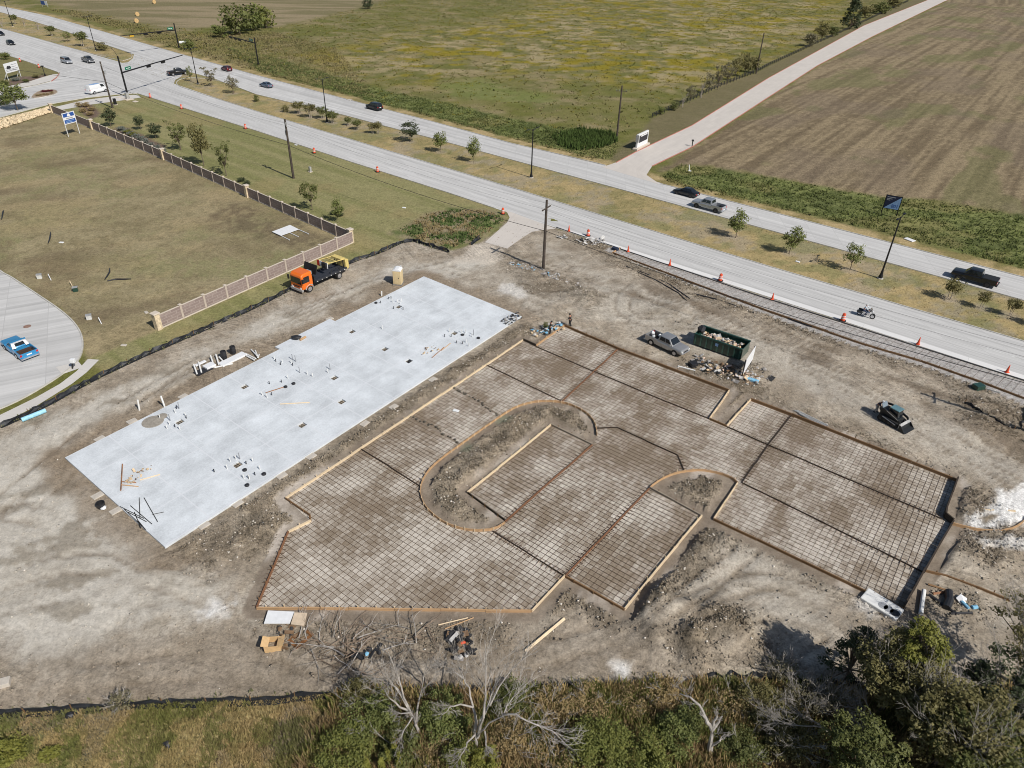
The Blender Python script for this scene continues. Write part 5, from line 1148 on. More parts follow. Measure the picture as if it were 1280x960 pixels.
    mb = MB(); mb.box(x0-.1, x0+.018, -hw0*.55, hw0*.55, z0a+.12, z0b-.06); mb.build('grille', M_trim, r, bevel=.02)
    mb = MB(); mb.box(x0-.2, x0+.07, -hw0*1.02, hw0*1.02, z0a-.04, z0a+.12); mb.build('bumper', kw.get('bump', pm), r, bevel=.04)
    if 'bed' in D:
        b0, b1, bt = D['bed']; hw = D['R'][-1][3]*.985; zf_ = D['R'][-1][1]
        mb = MB(); mb.box(b0, b1, -hw, -hw+.1, zf_+.05, bt); mb.box(b0, b1, hw-.1, hw, zf_+.05, bt); mb.box(b1-.06, b1, -hw+.1, hw-.1, zf_+.1, bt-.005); mb.box(b0+.02, b1-.06, -hw+.1, hw-.1, zf_+.05, zf_+.22); mb.build('bed', pm, r, bevel=.015)
        mb = MB(); mb.box(b0+.08, b1-.08, -hw+.12, hw-.12, zf_+.222, zf_+.25); mb.build('bed_liner', kw.get('liner', M_trim), r)
        mb = MB(); mb.box(b0-.03, b0+.05, -hw+.11, hw-.11, zf_+.15, bt-.01); tg = mb.build('tailgate', pm, r, bevel=.015)
        if kw.get('cover'):
            mb = MB(); mb.box(b0+.06, b1-.07, -hw+.105, hw-.105, bt-.03, bt+.02); mb.build('bed_cover', M_trim, r, bevel=.015)
        xr, zr0, zr1, wr = b0, zf_+.35, bt-.08, hw; mb = MB(); mb.box(b0-.18, b0+.02, -hw, hw, zf_+.0, zf_+.16); mb.build('rear_bumper', kw.get('bump', M_chrome), r, bevel=.03)
    else:
        xr, zr1, wr = D['R'][-1][0], D['R'][-1][2]-.02, D['R'][-1][3]; zr0 = zr1-.26; mb = MB(); mb.box(xr-.08, xr+.15, -wr, wr, D['R'][-1][1]-.02, D['R'][-1][1]+.18); mb.build('rear_bumper', pm, r, bevel=.03)
    for s in (1, -1):
        mb = MB(); mb.box(xr-.035, xr+.1, s*(wr-.12)-.1, s*(wr-.12)+.1, zr0, zr1); mb.build('taillight', M_tail, r, bevel=.015)
    mb = MB(); mb.box(xr-.045, xr-.02, -.26, .26, zr0-.02 if kind != 'pickup' else zr0-.2, zr0+.12 if kind != 'pickup' else zr0-.06); mb.build('number_plate', M_wht, r)
    hwm = max(q[3] for q in D['R'])
    for x in D['wb']:
        for s in (1, -1):
            mb = MB(); mb.cyl((x, s*(hwm-.12), D['rad']), (x, s*(hwm+.008), D['rad']), D['rad']*1.16, n=18); mb.build('wheel_well_disc', M_trim, r)  # flat dark disc stands in for the shade inside the wheel well
    wheelset(r, D['wb'], hwm-.1, D['rad'], .24, rim)
    if sc != 1: r.scale = (sc, sc, sc)
    return r
def at(px, py, z=.024): return G(px, py)+Vector((0, 0, z))
FWD, BCK = RA, RA+math.pi
car('black suv driving away on the far carriageway', at(468, 137), BCK, 'suv', P_black, M_rimd)
car('grey-blue sedan near the stop line on the far carriageway', at(333, 109), BCK, 'sedan', P_blueg)
car('dark red hatchback nearest the junction on the far carriageway', at(283.5, 88.5), BCK, 'hatch', P_red)
car('black pickup crossing the junction beside the median nose', at(223, 93.5), heading((214, 95), (232, 93)), 'pickup', P_black, cover=True, bump=M_trim)
car('grey pickup with a dark grille waiting left of the junction', at(111, 78), FWD, 'pickup', P_grey, bump=M_chrome)
car('silver minivan behind the grey pickup at the junction', at(84, 79), FWD, 'minivan', P_silver)
car('black hatchback approaching the junction near the left edge', at(14, 56), FWD, 'hatch', P_black)
car('black sedan cut off by the left edge of the picture', at(1, 44), FWD, 'sedan', P_black)
v = car('white cargo van turning at the side street mouth', at(122.5, 116), heading((118, 117), (135, 113.3)), 'van', P_white)
mb = MB(); mb.box(-1.6, .6, -.62, -.1, 2.252, 2.28); mb.box(-1.6, .6, .1, .62, 2.252, 2.28); mb.build('roof_rack', M_sky, v); 
car('black coupe on the far carriageway just ahead of the silver pickup', at(857, 244), BCK, 'sedan', P_black, M_rimd)
car('silver crew-cab pickup on the far carriageway', at(885, 261.5), BCK, 'pickup', P_silver, M_rimd, bump=P_silver)
car('large black pickup with a covered bed on the right', at(1216, 352), BCK, 'pickup', P_black, M_rimd, cover=True, bump=M_trim)
t = car('dusty grey pickup parked on the dirt beside the dumpster', at(833, 435, 0), heading((816.5, 428.5), (845, 442)), 'pickup', P_tan, M_rim, bump=P_silver, sc=.9)
for x, y, s in ((-1.4, .4, .3), (-1.8, -.3, .26), (-2.4, .3, .32), (-2.2, -.4, .2)):
    mb = MB(); mb.rock((x, y, .95), s, .8, x); o = mb.build('sack', M_wht if s > .25 else M_blk, None); o.location = t.location; o.rotation_euler = t.rotation_euler; tag(o, {.3: 'white sack in the dusty pickup bed, nearest the cab', .26: 'white sack in the dusty pickup bed, second from the cab', .32: 'white sack at the tailgate of the dusty pickup', .2: 'small black bag in the dusty pickup bed'}[s], 'sack', 'load in the site pickup bed')
rear = (np.array(g2(30.2, 452))+np.array(g2(47, 445)))/2; side = np.array(g2(7.3, 435))-np.array(g2(30.2, 452)); sdv = side/np.linalg.norm(side); pos = rear+sdv*2.5
u = car('turquoise coupe pickup with a white roof edge parked in the street', (pos[0], pos[1], .012), math.atan2(sdv[1], sdv[0]), 'ute', P_turq, M_chrome, bump=M_chrome, liner=mat('brown_bed', (.07, .035, .02)))
mb = MB(); mb.box(-.5, -.2, -.74, .74, 1.345, 1.385); mb.build('white_top', P_white, u, bevel=.02)
for s in (1, -1):
    mb = MB(); mb.add([(-.8, s*.86, .92), (-.45, s*.74, 1.36), (-.5, s*.46, 1.37), (-.86, s*.5, .92)], [(0, 1, 2, 3)]); o = mb.build('sail_panel', P_white, u); sm = o.modifiers.new('thick', 'SOLIDIFY'); sm.thickness = .04

# orange attenuator truck -------------------------------------------------
tf, tr_ = np.array(g2(387.5, 365)), np.array(g2(423.8, 348.4)); dv = (tf-tr_)/np.linalg.norm(tf-tr_); wbL = np.linalg.norm(tf-tr_); ang = math.atan2(dv[1], dv[0]); lft = np.array([-dv[1], dv[0]]); 
ctr = (tf+tr_)/2-lft*1.05*(-1 if lft[1] < 0 else 1)*(-1)
T = thing('attenuator_truck', 'orange cab flatbed truck with folded yellow crash cushion on the dirt track', 'truck', (ctr[0], ctr[1], 0), ang)
hwb = wbL/2; XF, XR = hwb, -hwb; cf = XF+1.15
rg = lambda x, zb, zt, hw: [Vector((x, y*hw, z)) for y, z in ((-1, zb), (-1, zb+.55*(zt-zb)), (-.93, zt-.12), (-.84, zt), (.84, zt), (.93, zt-.12), (1, zb+.55*(zt-zb)), (1, zb))]
mb = MB(); mb.loft([rg(cf, .75, 2.35, 1.08), rg(cf-.05, .7, 2.55, 1.14), rg(cf-.35, .7, 2.78, 1.16), rg(cf-1.75, .7, 2.8, 1.16)]); mb.build('cab', P_orange, T, bevel=.04)
pane(T, 'windscreen', [Vector((cf+.0, -1.0, 1.42)), Vector((cf+.0, 1.0, 1.42)), Vector((cf, .95, 2.3)), Vector((cf, -.95, 2.3))], .02, .98, .02, .98, off=.05)
for s in (1, -1):
    c = [Vector((cf-1.3, -1.165, 1.5)), Vector((cf-.2, -1.165, 1.5)), Vector((cf-.3, -1.1, 2.45)), Vector((cf-1.3, -1.1, 2.45))] if s < 0 else [Vector((cf-.2, 1.165, 1.5)), Vector((cf-1.3, 1.165, 1.5)), Vector((cf-1.3, 1.1, 2.45)), Vector((cf-.3, 1.1, 2.45))]
    pane(T, 'side_window', c, .05, .95, .05, .9, off=.03)
    mb = MB(); mb.box(cf-1.35, cf-.15, s*1.155-.02, s*1.155+.02, .95, 1.46); d = mb.build('door', P_orange, T, bevel=.01); mb = MB(); mb.box(cf-1.25, cf-1.05, s*1.18-.015, s*1.18+.015, 1.32, 1.38); mb.build('handle', M_trim, d)
    mb = MB(); mb.box(cf-.05, cf+.12, s*1.38-.12, s*1.38+.12, 1.7, 2.3); mb.build('mirror', M_trim, T, bevel=.03)
    mb = MB(); mb.tube([(XF+.6, s*1.1, .55), (XF+.48, s*1.1, .95), (XF, s*1.1, 1.13), (XF-.48, s*1.1, .95), (XF-.6, s*1.1, .55)], .1, 6); mb.build('fender', M_cab, T)
    mb = MB(); mb.box(cf-.05, cf+.06, s*.8-.16, s*.8+.16, .72, .92); mb.build('headlight', M_head, T, bevel=.02)
mb = MB(); mb.box(cf-.15, cf+.14, -1.14, 1.14, .4, .72); mb.build('bumper', M_cab, T, bevel=.05)
mb = MB(); mb.box(cf-.02, cf+.05, -.6, .6, .98, 1.12); mb.build('grille', M_trim, T, bevel=.02)
bx0, bx1 = XR-1.5, cf-2.2
mb = MB(); mb.box(bx0, cf-1.5, -.42, .42, .55, .85); mb.build('chassis', M_trim, T)
M_deck = mat('dark_deck', (.03, .033, .042), rough=.6, var=.2)
mb = MB(); mb.box(bx0, bx1, -1.2, 1.2, 1.0, 1.14); mb.box(bx0, bx1, -1.22, -1.14, 1.14, 1.3); mb.box(bx0, bx1, 1.14, 1.22, 1.14, 1.3); dk = mb.build('flatbed', M_deck, T, bevel=.01)
for s in (1, -1):
    for i in range(7):
        x = bx0+.5+i*(bx1-bx0-.8)/6; mb = MB(); mb.box(x-.07, x+.07, s*1.225-.02, s*1.225+.02, 1.02, 1.14); mb.build('marker_light', M_lamp, T)
mb = MB(); mb.box(cf-2.15, cf-2.03, -1.15, 1.15, 1.0, 1.9); mb.build('headboard', M_trim, T)
mb = MB(); mb.box(-.06, .06, -1.2, 1.2, 0, 1.25, Matrix.Translation((cf-2.45, -.1, 2.0)) @ Matrix.Rotation(-.35, 4, 'Y')); mb.build('arrow_board', M_black, T, bevel=.02)
for s in (.5, -.5):
    mb = MB(); mb.cyl((cf-2.4, s, 1.0), (cf-2.45, s, 2.2), .05, n=6); mb.build('board_stand', M_trim, T)
mb = MB(); mb.box(cf-1.95, cf-1.55, .1, .95, 2.3, 2.75); mb.build('exhaust_box', M_cab, T, bevel=.03)
mb = MB(); mb.tube([(bx0+1.2, 1.18, 1.15), (bx0+1.6, 1.18, 1.8), (bx0+2.6, 1.18, 1.85), (bx0+3.0, 1.18, 1.15)], .05, 6); mb.build('guard_rail', M_trim, T)
mb = MB(); mb.box(XR+.7, XF-1.6, -.9, -.5, .45, .95); mb.build('tool_box', M_trim, T, bevel=.02)
M_yelp = mat('crash_cushion_yellow', alb(208, 186, 112), rough=.55, var=.08)
mb = MB(); mb.loft([[Vector((bx0-.05, y, z)) for y, z in ((-.95, .8), (.95, .8), (.95, 2.3), (-.95, 2.3))], [Vector((bx0-.75, y, z)) for y, z in ((-.85, .8), (.85, .8), (.8, 2.1), (-.8, 2.1))]]); mb.build('crash_cushion', M_yelp, T, bevel=.08)
fr = MB(); fr.tube([(bx0+.1, -1.0, 2.4), (bx0+2.9, -.9, 2.75), (bx0+3.1, -.7, 2.8), (bx0+3.1, .9, 2.8), (bx0+2.9, 1.0, 2.75), (bx0+.1, 1.0, 2.4)], .06, 6); fr.box(bx0+.0, bx0+.75, -.95, .95, 2.35, 2.6); fr.box(bx0+1.6, bx0+1.72, -.9, .9, 2.55, 2.68); fr.box(bx0+2.5, bx0+2.9, .2, .9, 2.55, 2.7); fr.build('folded_cushion_frame', M_yelp, T, bevel=.02)
for k in range(4):
    mb = MB(); mb.box(bx0+3.12, bx0+3.2, -1.0+k*.5, -.5+k*.5, 2.05, 2.85); mb.build('chevron_panel', M_wht if k % 2 else M_tail, T)
mb = MB(); mb.box(bx0+3.2, bx0+3.5, .2, 1.0, 2.1, 2.9); mb.build('lamp_cluster', M_blk, T, bevel=.04)
for s in (.8, -.8):
    mb = MB(); mb.cyl((bx0+.2, s, 1.1), (bx0+.3, s, 2.4), .07, n=6); mb.build('lift_post', M_trim, T)
wheelset(T, (XF,), 1.02, .5, .3, M_rim); wheelset(T, (XR,), .98, .5, .52, M_rim)

# roll-off dumpster -----------------------------------------------------
A_, B_ = np.array(g2(865.7, 431.2)), np.array(g2(924.8, 451.8)); L = np.linalg.norm(B_-A_); an = math.atan2(*(B_-A_)[::-1]); W_ = 2.4
Dp = thing('dumpster', 'dark green roll-off dumpster heaped with rubbish', 'dumpster', (A_[0], A_[1], 0), an); hd = 1.6
mb = MB(); mb.box(0, L, 0, .06, .2, hd); mb.box(0, L, W_-.06, W_, .2, hd); mb.box(0, .06, .06, W_-.06, .2, hd); mb.box(.06, L-.06, .06, W_-.06, .2, .3); mb.build('shell', P_dgreen, Dp, bevel=.01)
mb = MB(); mb.box(L-.06, L+.02, .07, W_-.07, .22, hd-.02); mb.build('tail_door', P_dgreen, Dp, bevel=.015)
for i in range(9):
    x = .2+i*(L-.4)/8
    for y0, y1 in ((-.1, -.002), (W_+.002, W_+.1)):
        mb = MB(); mb.box(x-.08, x+.08, y0, y1, .22, hd-.12); mb.build('rib', P_rib_lit, Dp, bevel=.02)  # lighter green paints ribs standing out from the shaded panels
for y0, y1 in ((-.12, .1), (W_-.1, W_+.12)):
    mb = MB(); mb.box(-.02, L+.03, y0, y1, hd-.1, hd+.06); mb.build('top_rail', P_dgreen, Dp, bevel=.02)
plq = MB(); plq.box(L*.46, L*.52, -.112, -.1, .95, 1.3); plq.build('notice', M_sky, Dp)
for k, x in enumerate((.6, L-.6)):
    mb = MB(); mb.cyl((x, .3, .12), (x, W_-.3, .12), .12, n=10); mb.build('roller', M_steel_d, Dp)
RUB = [mat('rubbish_white', (.52, .51, .49)), mat('rubbish_tan', alb(205, 180, 145)), mat('rubbish_pink', alb(205, 178, 160)), mat('rubbish_black', (.03, .03, .032)), mat('rubbish_brown', alb(120, 95, 70)), mat('rubbish_blue', alb(120, 175, 205)), mat('rubbish_grey', alb(150, 145, 140))]
rr = random.Random(5)
def rubbish(center, rz, lx, ly, z, n, label, mix, size=(.15, .6), cat='rubbish', name='rubbish_heap', dome=.0):
    """heap of thrown-away boards, bags and scraps; each colour is one part"""
    r = thing(name, label, cat, center, rz)
    for mi, share in mix.items():
        mb = MB()
        for i in range(int(n*share)):
            x, y = rr.uniform(-lx, lx), rr.uniform(-ly, ly); zz = z+rr.uniform(0, .15)+dome*max(0, 1-(x/lx)**2-(y/ly)**2); s = rr.uniform(*size)
            if rr.random() < .6:
                Mx = Matrix.Translation((x, y, zz)) @ Matrix.Rotation(rr.uniform(0, 6.3), 4, 'Z') @ Matrix.Rotation(rr.uniform(-.5, .5), 4, 'X') @ Matrix.Rotation(rr.uniform(-.4, .4), 4, 'Y'); mb.box(-s, s, -s*rr.uniform(.1, .7), s*rr.uniform(.1, .7), -.02, .03, Mx)
            else: mb.rock((x, y, zz), s*.7, .8, rr.random())
        if mb.v: mb.build('scraps', RUB[mi], r)['kind'] = 'stuff'
    return r
ce = Vector((math.cos(an)*L/2-math.sin(an)*W_/2, math.sin(an)*L/2+math.cos(an)*W_/2, 0))+Vector((A_[0], A_[1], 0))
rubbish(ce, an, L/2-.6, .65, 1.15, 90, 'mixed pale rubbish filling the green dumpster', {0: .25, 1: .3, 2: .2, 3: .08, 4: .12, 6: .1}, (.18, .42), dome=.12)
o = MB(); o.rock((0, 0, 0), .6, .9, 3); b_ = o.build('bin_bag', M_blk, loc=(A_[0]+math.cos(an)*.4-math.sin(an)*1.0, A_[1]+math.sin(an)*.4+math.cos(an)*1.0, 1.85)); tag(b_, 'black bin bag on the left end of the dumpster load', 'bin bag')

# compact track loader ------------------------------------------------
ang = heading((1100, 521), (1127, 536)); c = G(1114.5, 527.5)
K = thing('track_loader', 'black compact track loader with a pale bucket edge on the dirt', 'track loader', c, ang, None, (.86, .86, .86))
M_trk = mat('loader_black', (.02, .022, .024), rough=.5, var=.15); M_pale = mat('worn_pale_steel', (.55, .54, .52), rough=.5, metal=.3); M_teal = mat('loader_roof', (.12, .22, .25), rough=.35)
for s in (1, -1):
    y = s*.78; pr = []
    for k in range(9): a = math.pi/2+math.pi*k/8; pr.append((-1.0+math.cos(a)*.36, .38+math.sin(a)*.36))
    for k in range(9): a = -math.pi/2+math.pi*k/8; pr.append((.85+math.cos(a)*.32, .34+math.sin(a)*.32))
    mb = MB(); n = len(pr); mb.add([(p[0], y-.2, p[1]) for p in pr]+[(p[0], y+.2, p[1]) for p in pr], [tuple(range(n)), tuple(range(2*n-1, n-1, -1))]+[(i, (i+1) % n, n+(i+1) % n, n+i) for i in range(n)]); tk = mb.build('track', M_tyre, K, bevel=.02)
    for x in (-1.0, -.45, .1, .65): mb = MB(); mb.cyl((x, y-.215, .3), (x, y+.215, .3), .15, n=10); mb.build('roller', M_steel_d, tk)
    mb = MB(); mb.bar((-1.5, s*.86, 1.5), (-.9, s*.86, 1.62), .14, .26); mb.bar((-.9, s*.86, 1.6), (1.1, s*.86, 1.05), .14, .24); mb.bar((1.1, s*.86, 1.1), (1.5, s*.86, .35), .14, .22); mb.build('lift_arm', M_trk, K, bevel=.015)
    mb = MB(); mb.cyl((-.8, s*.98, .75), (.9, s*.98, .5), .06, n=8); mb.build('hydraulic_ram', M_pale, K)
    mb = MB(); mb.bar((-.6, s*.93, 1.62), (1.0, s*.93, 1.16), .02, .06); mb.build('arm_stripe', M_cab, K)
mb = MB(); mb.box(-1.45, .9, -.57, .57, .35, 1.0); mb.box(-1.55, -.55, -.6, .6, 1.0, 1.45); mb.build('body', M_trk, K, bevel=.05)
mb = MB(); mb.box(-.02, .02, -.5, .5, 0, .6, Matrix.Translation((-1.3, 0, 1.45)) @ Matrix.Rotation(-.5, 4, 'Y')); mb.build('engine_hood', mat('hood_grey', (.2, .25, .3), rough=.35), K, bevel=.01)
mb = MB(); mb.loft([[Vector((x, y, .95)) for x, y in ((-.55, -.52), (.75, -.52), (.75, .52), (-.55, .52))], [Vector((x, y, 1.95)) for x, y in ((-.45, -.48), (.5, -.48), (.5, .48), (-.45, .48))]]); mb.build('cab', M_glass, K, bevel=.03)
for x0, x1 in ((-.5, -.45), (.6, .5)):
    for s in (1, -1): mb = MB(); mb.bar((x0*1.05, s*.53, .98), (x1, s*.49, 1.97), .07, .07); mb.build('cab_post', M_trk, K)
mb = MB(); mb.box(-.55, .62, -.55, .55, 1.96, 2.06); mb.build('cab_roof', M_teal, K, bevel=.04)
mb = MB(); mb.box(-.72, -.6, -.2, .35, 1.5, 1.75); mb.build('seat_bag', mat('tan_bag', alb(215, 185, 120)), K, bevel=.03)
bk = [(1.35, .05), (2.25, .03), (2.3, .07), (1.62, .2), (1.48, .75), (1.36, .78)]
mb = MB(); n = len(bk); mb.add([(p[0], -1.0, p[1]) for p in bk]+[(p[0], 1.0, p[1]) for p in bk], [tuple(range(n)), tuple(range(2*n-1, n-1, -1))]+[(i, (i+1) % n, n+(i+1) % n, n+i) for i in range(n)]); mb.build('bucket', M_trk, K)
for s in (1, -1): mb = MB(); mb.add([(1.4, s*.98, .1), (2.2, s*.98, .06), (1.5, s*.98, .76), (1.4, s*1.01, .1), (2.2, s*1.01, .06), (1.5, s*1.01, .76)], [(0, 1, 2), (5, 4, 3), (0, 3, 4, 1), (1, 4, 5, 2), (2, 5, 3, 0)]); mb.build('bucket_cheek', M_trk, K)
mb = MB(); mb.box(1.3, 1.37, -.98, .98, .2, .86, Matrix.Translation((0, 0, 0))); mb.add([(1.37, -.98, .8), (1.62, -.98, .74), (1.62, .98, .74), (1.37, .98, .8)], [(0, 1, 2, 3)]); mb.build('bucket_back', M_pale, K)

# ------------------------------------------------------------------ people
M_skin = mat('skin', alb(170, 120, 95), rough=.6); 
def skinned(name, parent, verts, edges, radii, m, sub=1):
    me = bpy.data.meshes.new(name); me.from_pydata([Vector(v) for v in verts], edges, []); me.update(); o = link(name, me, m, parent)
    sk = o.modifiers.new('skin', 'SKIN'); sl_ = me.skin_vertices[0].data
    for i, r_ in enumerate(radii): sl_[i].radius = (r_, r_)
    sl_[0].use_root = True; ss = o.modifiers.new('smooth', 'SUBSURF'); ss.levels = sub; ss.render_levels = sub
    return o
def person(label, pos, rz, J, shirt, legs, hat=None, hair=M_black, extra=None):
    """J: joint positions; x is the way the person faces"""
    r = thing('person', label, 'person', pos, rz)
    k = ['pelvis', 'waist', 'chest', 'neck', 'head', 'crown', 'shl', 'ell', 'wrl', 'shr', 'elr', 'wrr', 'hil', 'knl', 'anl', 'tol', 'hir', 'knr', 'anr', 'tor']; ix = {n: i for i, n in enumerate(k)}
    E = [(0, 1), (1, 2), (2, 3), (3, 4), (4, 5), (2, 6), (6, 7), (7, 8), (2, 9), (9, 10), (10, 11), (0, 12), (12, 13), (13, 14), (14, 15), (0, 16), (16, 17), (17, 18), (18, 19)]
    rad = [.14, .135, .15, .06, .1, .085, .07, .05, .036, .07, .05, .036, .095, .07, .05, .045, .095, .07, .05, .045]
    skinned('body', r, [J[n] for n in k], E, rad, M_skin)
    sk = ['pelvis', 'waist', 'chest', 'shl', 'ell', 'shr', 'elr', 'wrl', 'wrr']; si = {n: i for i, n in enumerate(sk)}
    J2 = dict(J); 
    for a, b in (('wrl', 'ell'), ('wrr', 'elr')): J2[a] = tuple(np.array(J[a])*.85+np.array(J[b])*.15)
    skinned('shirt', r, [J2[n] for n in sk], [(0, 1), (1, 2), (2, 3), (3, 4), (2, 5), (5, 6), (4, 7), (6, 8)], [.15, .15, .165, .085, .065, .085, .065, .052, .052], shirt)
    lk = ['pelvis', 'hil', 'knl', 'anl', 'hir', 'knr', 'anr']; skinned('trousers', r, [J[n] for n in lk], [(0, 1), (1, 2), (2, 3), (0, 4), (4, 5), (5, 6)], [.155, .11, .085, .068, .11, .085, .068], legs)
    for a, b in (('anl', 'tol'), ('anr', 'tor')): mb = MB(); p, q = Vector(J[a]), Vector(J[b]); mb.tube([p-(q-p)*.3+Vector((0, 0, -.02)), q+Vector((0, 0, .01))], [.06, .055], 8); mb.build('boot', M_trim, r)
    hd = Vector(J['crown']); mb = MB(); mb.lathe([(.02, .1), (.09, .075), (.115, .0), (.12, -.05), (.02, -.06)], 12, hd); hm = mb.build('hard_hat' if hat else 'hair', hat or hair, r)
    for w_, e_ in (('wrl', 'ell'), ('wrr', 'elr')):
        p = Vector(J[w_]); d = (p-Vector(J[e_])).normalized(); s_ = d.cross(Vector((0, 0, 1)) if abs(d.z) < .9 else Vector((1, 0, 0))).normalized(); mb = MB(); mb.bar(p, p+d*.09, .08, .03)
        for f_, l_ in ((-.03, .065), (-.01, .08), (.01, .075), (.03, .06)): mb.tube([p+d*.085+s_*f_, p+d*(.085+l_*.6)+s_*f_, p+d*(.085+l_)+s_*f_-Vector((0, 0, .015))], [.009, .008, .007], 5)
        mb.tube([p+d*.03+s_*.045, p+d*.07+s_*.075], [.011, .009], 5); mb.build('hand', M_skin, r)
    return r
def stand(lean=0.0, arms=.3, step=.12, crouch=0.0):
    """upright pose, bending forward by lean, forearms raised by arms"""
    z = .93-crouch; c, s = math.cos(lean), math.sin(lean); f = lambda d, y=0, fx=0: (s*d+fx*c, y, z+c*d-fx*s)
    J = dict(pelvis=(0, 0, z), waist=f(.2), chest=f(.45), neck=f(.58, 0, .02), head=f(.7, 0, .05), crown=f(.78, 0, .05), shl=f(.48, .2), shr=f(.48, -.2))
    for n, y in (('l', 1), ('r', -1)):
        e = Vector(J['sh'+n])+Vector((.08+.15*arms, y*.05, -.26)); J['el'+n] = tuple(e); J['wr'+n] = tuple(e+Vector((.2*arms+.05, -y*.02, -.22+.3*arms)))
        J['hi'+n] = (0, y*.1, z-.06); J['kn'+n] = (.06+crouch*.6, y*.12, .5-crouch*.3); J['an'+n] = (-.02+step*y*.5, y*.13, .09); J['to'+n] = (.15+step*y*.5, y*.15, .04)
    return J
S_navy = mat('cloth_navy', (.02, .022, .05), var=.15); S_grey = mat('cloth_pale_grey', (.42, .41, .4), var=.12); S_dark = mat('cloth_dark', (.02, .02, .022)); S_olive = mat('cloth_olive', (.07, .075, .06)); S_lb = mat('cloth_pale_blue', (.55, .62, .68)); S_denim = mat('cloth_denim', (.05, .07, .13)); M_hat = mat('white_helmet', (.75, .75, .74), rough=.3)
person('person in a navy shirt and white hard hat bending at the back of the loader', G(1094, 515), ang, stand(.5, .6, .2), S_navy, S_grey, M_hat)
person('person in dark clothes standing at the back corner of the formwork', G(712.3, 408.2), 2.6, stand(.1, .3, .15), S_dark, S_dark)
person('person in a dark olive top standing in the trash pile by the orange form', G(687, 417.5), .3, stand(.15, .7, .15), S_olive, S_dark)

# motorcycle and rider
hM = RA; pM = at(1081, 396)
MC = thing('motorcycle', 'black touring motorcycle with chrome engine on the near carriageway', 'motorcycle', pM, hM)
for x, rw in ((.85, .34), (-.75, .33)):
    mb = MB(); mb.tube([(x, -.09, rw), (x, -.06, rw), (x, .06, rw), (x, .09, rw)], [rw*.86, rw, rw, rw*.86], 16); wl = mb.build('wheel', M_tyre, MC); mb = MB(); mb.cyl((x, -.095, rw), (x, .095, rw), rw*.62, n=12); mb.build('rim', M_chrome, wl)
mb = MB(); mb.tube([(.72, 0, .95), (.35, 0, 1.02), (.0, 0, .95), (-.2, 0, .8)], [.1, .17, .16, .1], 8); mb.build('fuel_tank', P_black, MC, smooth=True)
mb = MB(); mb.tube([(-.1, 0, .78), (-.45, 0, .74), (-.85, 0, .86)], [.13, .17, .12], 8); mb.build('seat', M_trim, MC, smooth=True)
mb = MB(); mb.box(-.15, .42, -.18, .18, .3, .75); mb.build('engine', M_chrome, MC, bevel=.04)
for s in (1, -1):
    mb = MB(); mb.bar((.85, s*.09, .34), (.58, s*.09, 1.1), .05, .05); mb.build('fork', M_chrome, MC)
    mb = MB(); mb.box(-1.05, -.45, s*.32-.11, s*.32+.11, .45, .8); mb.build('pannier', P_black, MC, bevel=.05)
    mb = MB(); mb.cyl((.1, s*.2, .3), (-1.1, s*.24, .32), .05, n=8); mb.build('exhaust', M_chrome, MC)
mb = MB(); mb.tube([(.35, .42, 1.12), (.55, .2, 1.13), (.58, 0, 1.1), (.55, -.2, 1.13), (.35, -.42, 1.12)], .02, 6); mb.build('handlebar', M_chrome, MC)
mb = MB(); mb.lathe([(.02, .0), (.11, .05), (.11, .12), (.02, .12)], 10, (.72, 0, .95)); mb.build('headlight', M_head, MC)
mb = MB(); mb.add([(.6, -.22, 1.1), (.6, .22, 1.1), (.45, .16, 1.42), (.45, -.16, 1.42)], [(0, 1, 2, 3)]); o = mb.build('windshield', M_glass, MC); o.modifiers.new('thick', 'SOLIDIFY').thickness = .01
mb = MB(); mb.tube([(1.15, 0, .55), (.95, 0, .7), (.65, 0, .62)], [.04, .09, .06], 8); mb.build('front_mudguard', P_black, MC); mb = MB(); mb.tube([(-.4, 0, .72), (-.8, 0, .74), (-1.12, 0, .5)], [.08, .11, .06], 8); mb.build('rear_mudguard', P_black, MC)
JR = dict(pelvis=(-.35, 0, .9), waist=(-.33, 0, 1.1), chest=(-.24, 0, 1.36), neck=(-.2, 0, 1.5), head=(-.17, 0, 1.6), crown=(-.17, 0, 1.68), shl=(-.22, .2, 1.4), ell=(.08, .36, 1.22), wrl=(.32, .4, 1.14), shr=(-.22, -.2, 1.4), elr=(.08, -.36, 1.22), wrr=(.32, -.4, 1.14), hil=(-.3, .13, .86), knl=(.12, .28, .78), anl=(-.02, .27, .4), tol=(.17, .28, .35), hir=(-.3, -.13, .86), knr=(.12, -.28, .78), anr=(-.02, -.27, .4), tor=(.17, -.28, .35))
person('person in a pale shirt and white helmet riding the motorcycle', pM, hM, JR, S_lb, S_denim, M_hat)

# ------------------------------------------------------------------ drums and cones
M_or = mat('traffic_orange', (.72, .10, .04), rough=.5, var=.1, scale=4); M_band = mat('reflective_white', (.7, .68, .66), rough=.4)
def drum_proto():
    r = thing('traffic_drum', 'x', 'traffic drum', (0, 0, 0)); mb = MB(); mb.lathe([(.44, 0), (.44, .07), (.3, .09)], 14); mb.build('base', M_trim, r)
    mb = MB(); mb.lathe([(.27, .07), (.28, .3), (.25, .31), (.25, .55), (.23, .56), (.23, .8), (.21, .81), (.2, 1.02), (.06, 1.06)], 14); mb.build('barrel', M_or, r)
    for z0, z1, q in ((.37, .5, .256), (.62, .75, .236)): mb = MB(); mb.lathe([(q-.004, z0), (q+.006, z0), (q+.006, z1), (q-.004, z1)], 14); mb.build('band', M_band, r)
    mb = MB(); mb.tube([(-.09, 0, 1.03), (-.07, 0, 1.15), (.07, 0, 1.15), (.09, 0, 1.03)], .022, 6); mb.build('handle', M_or, r); return r
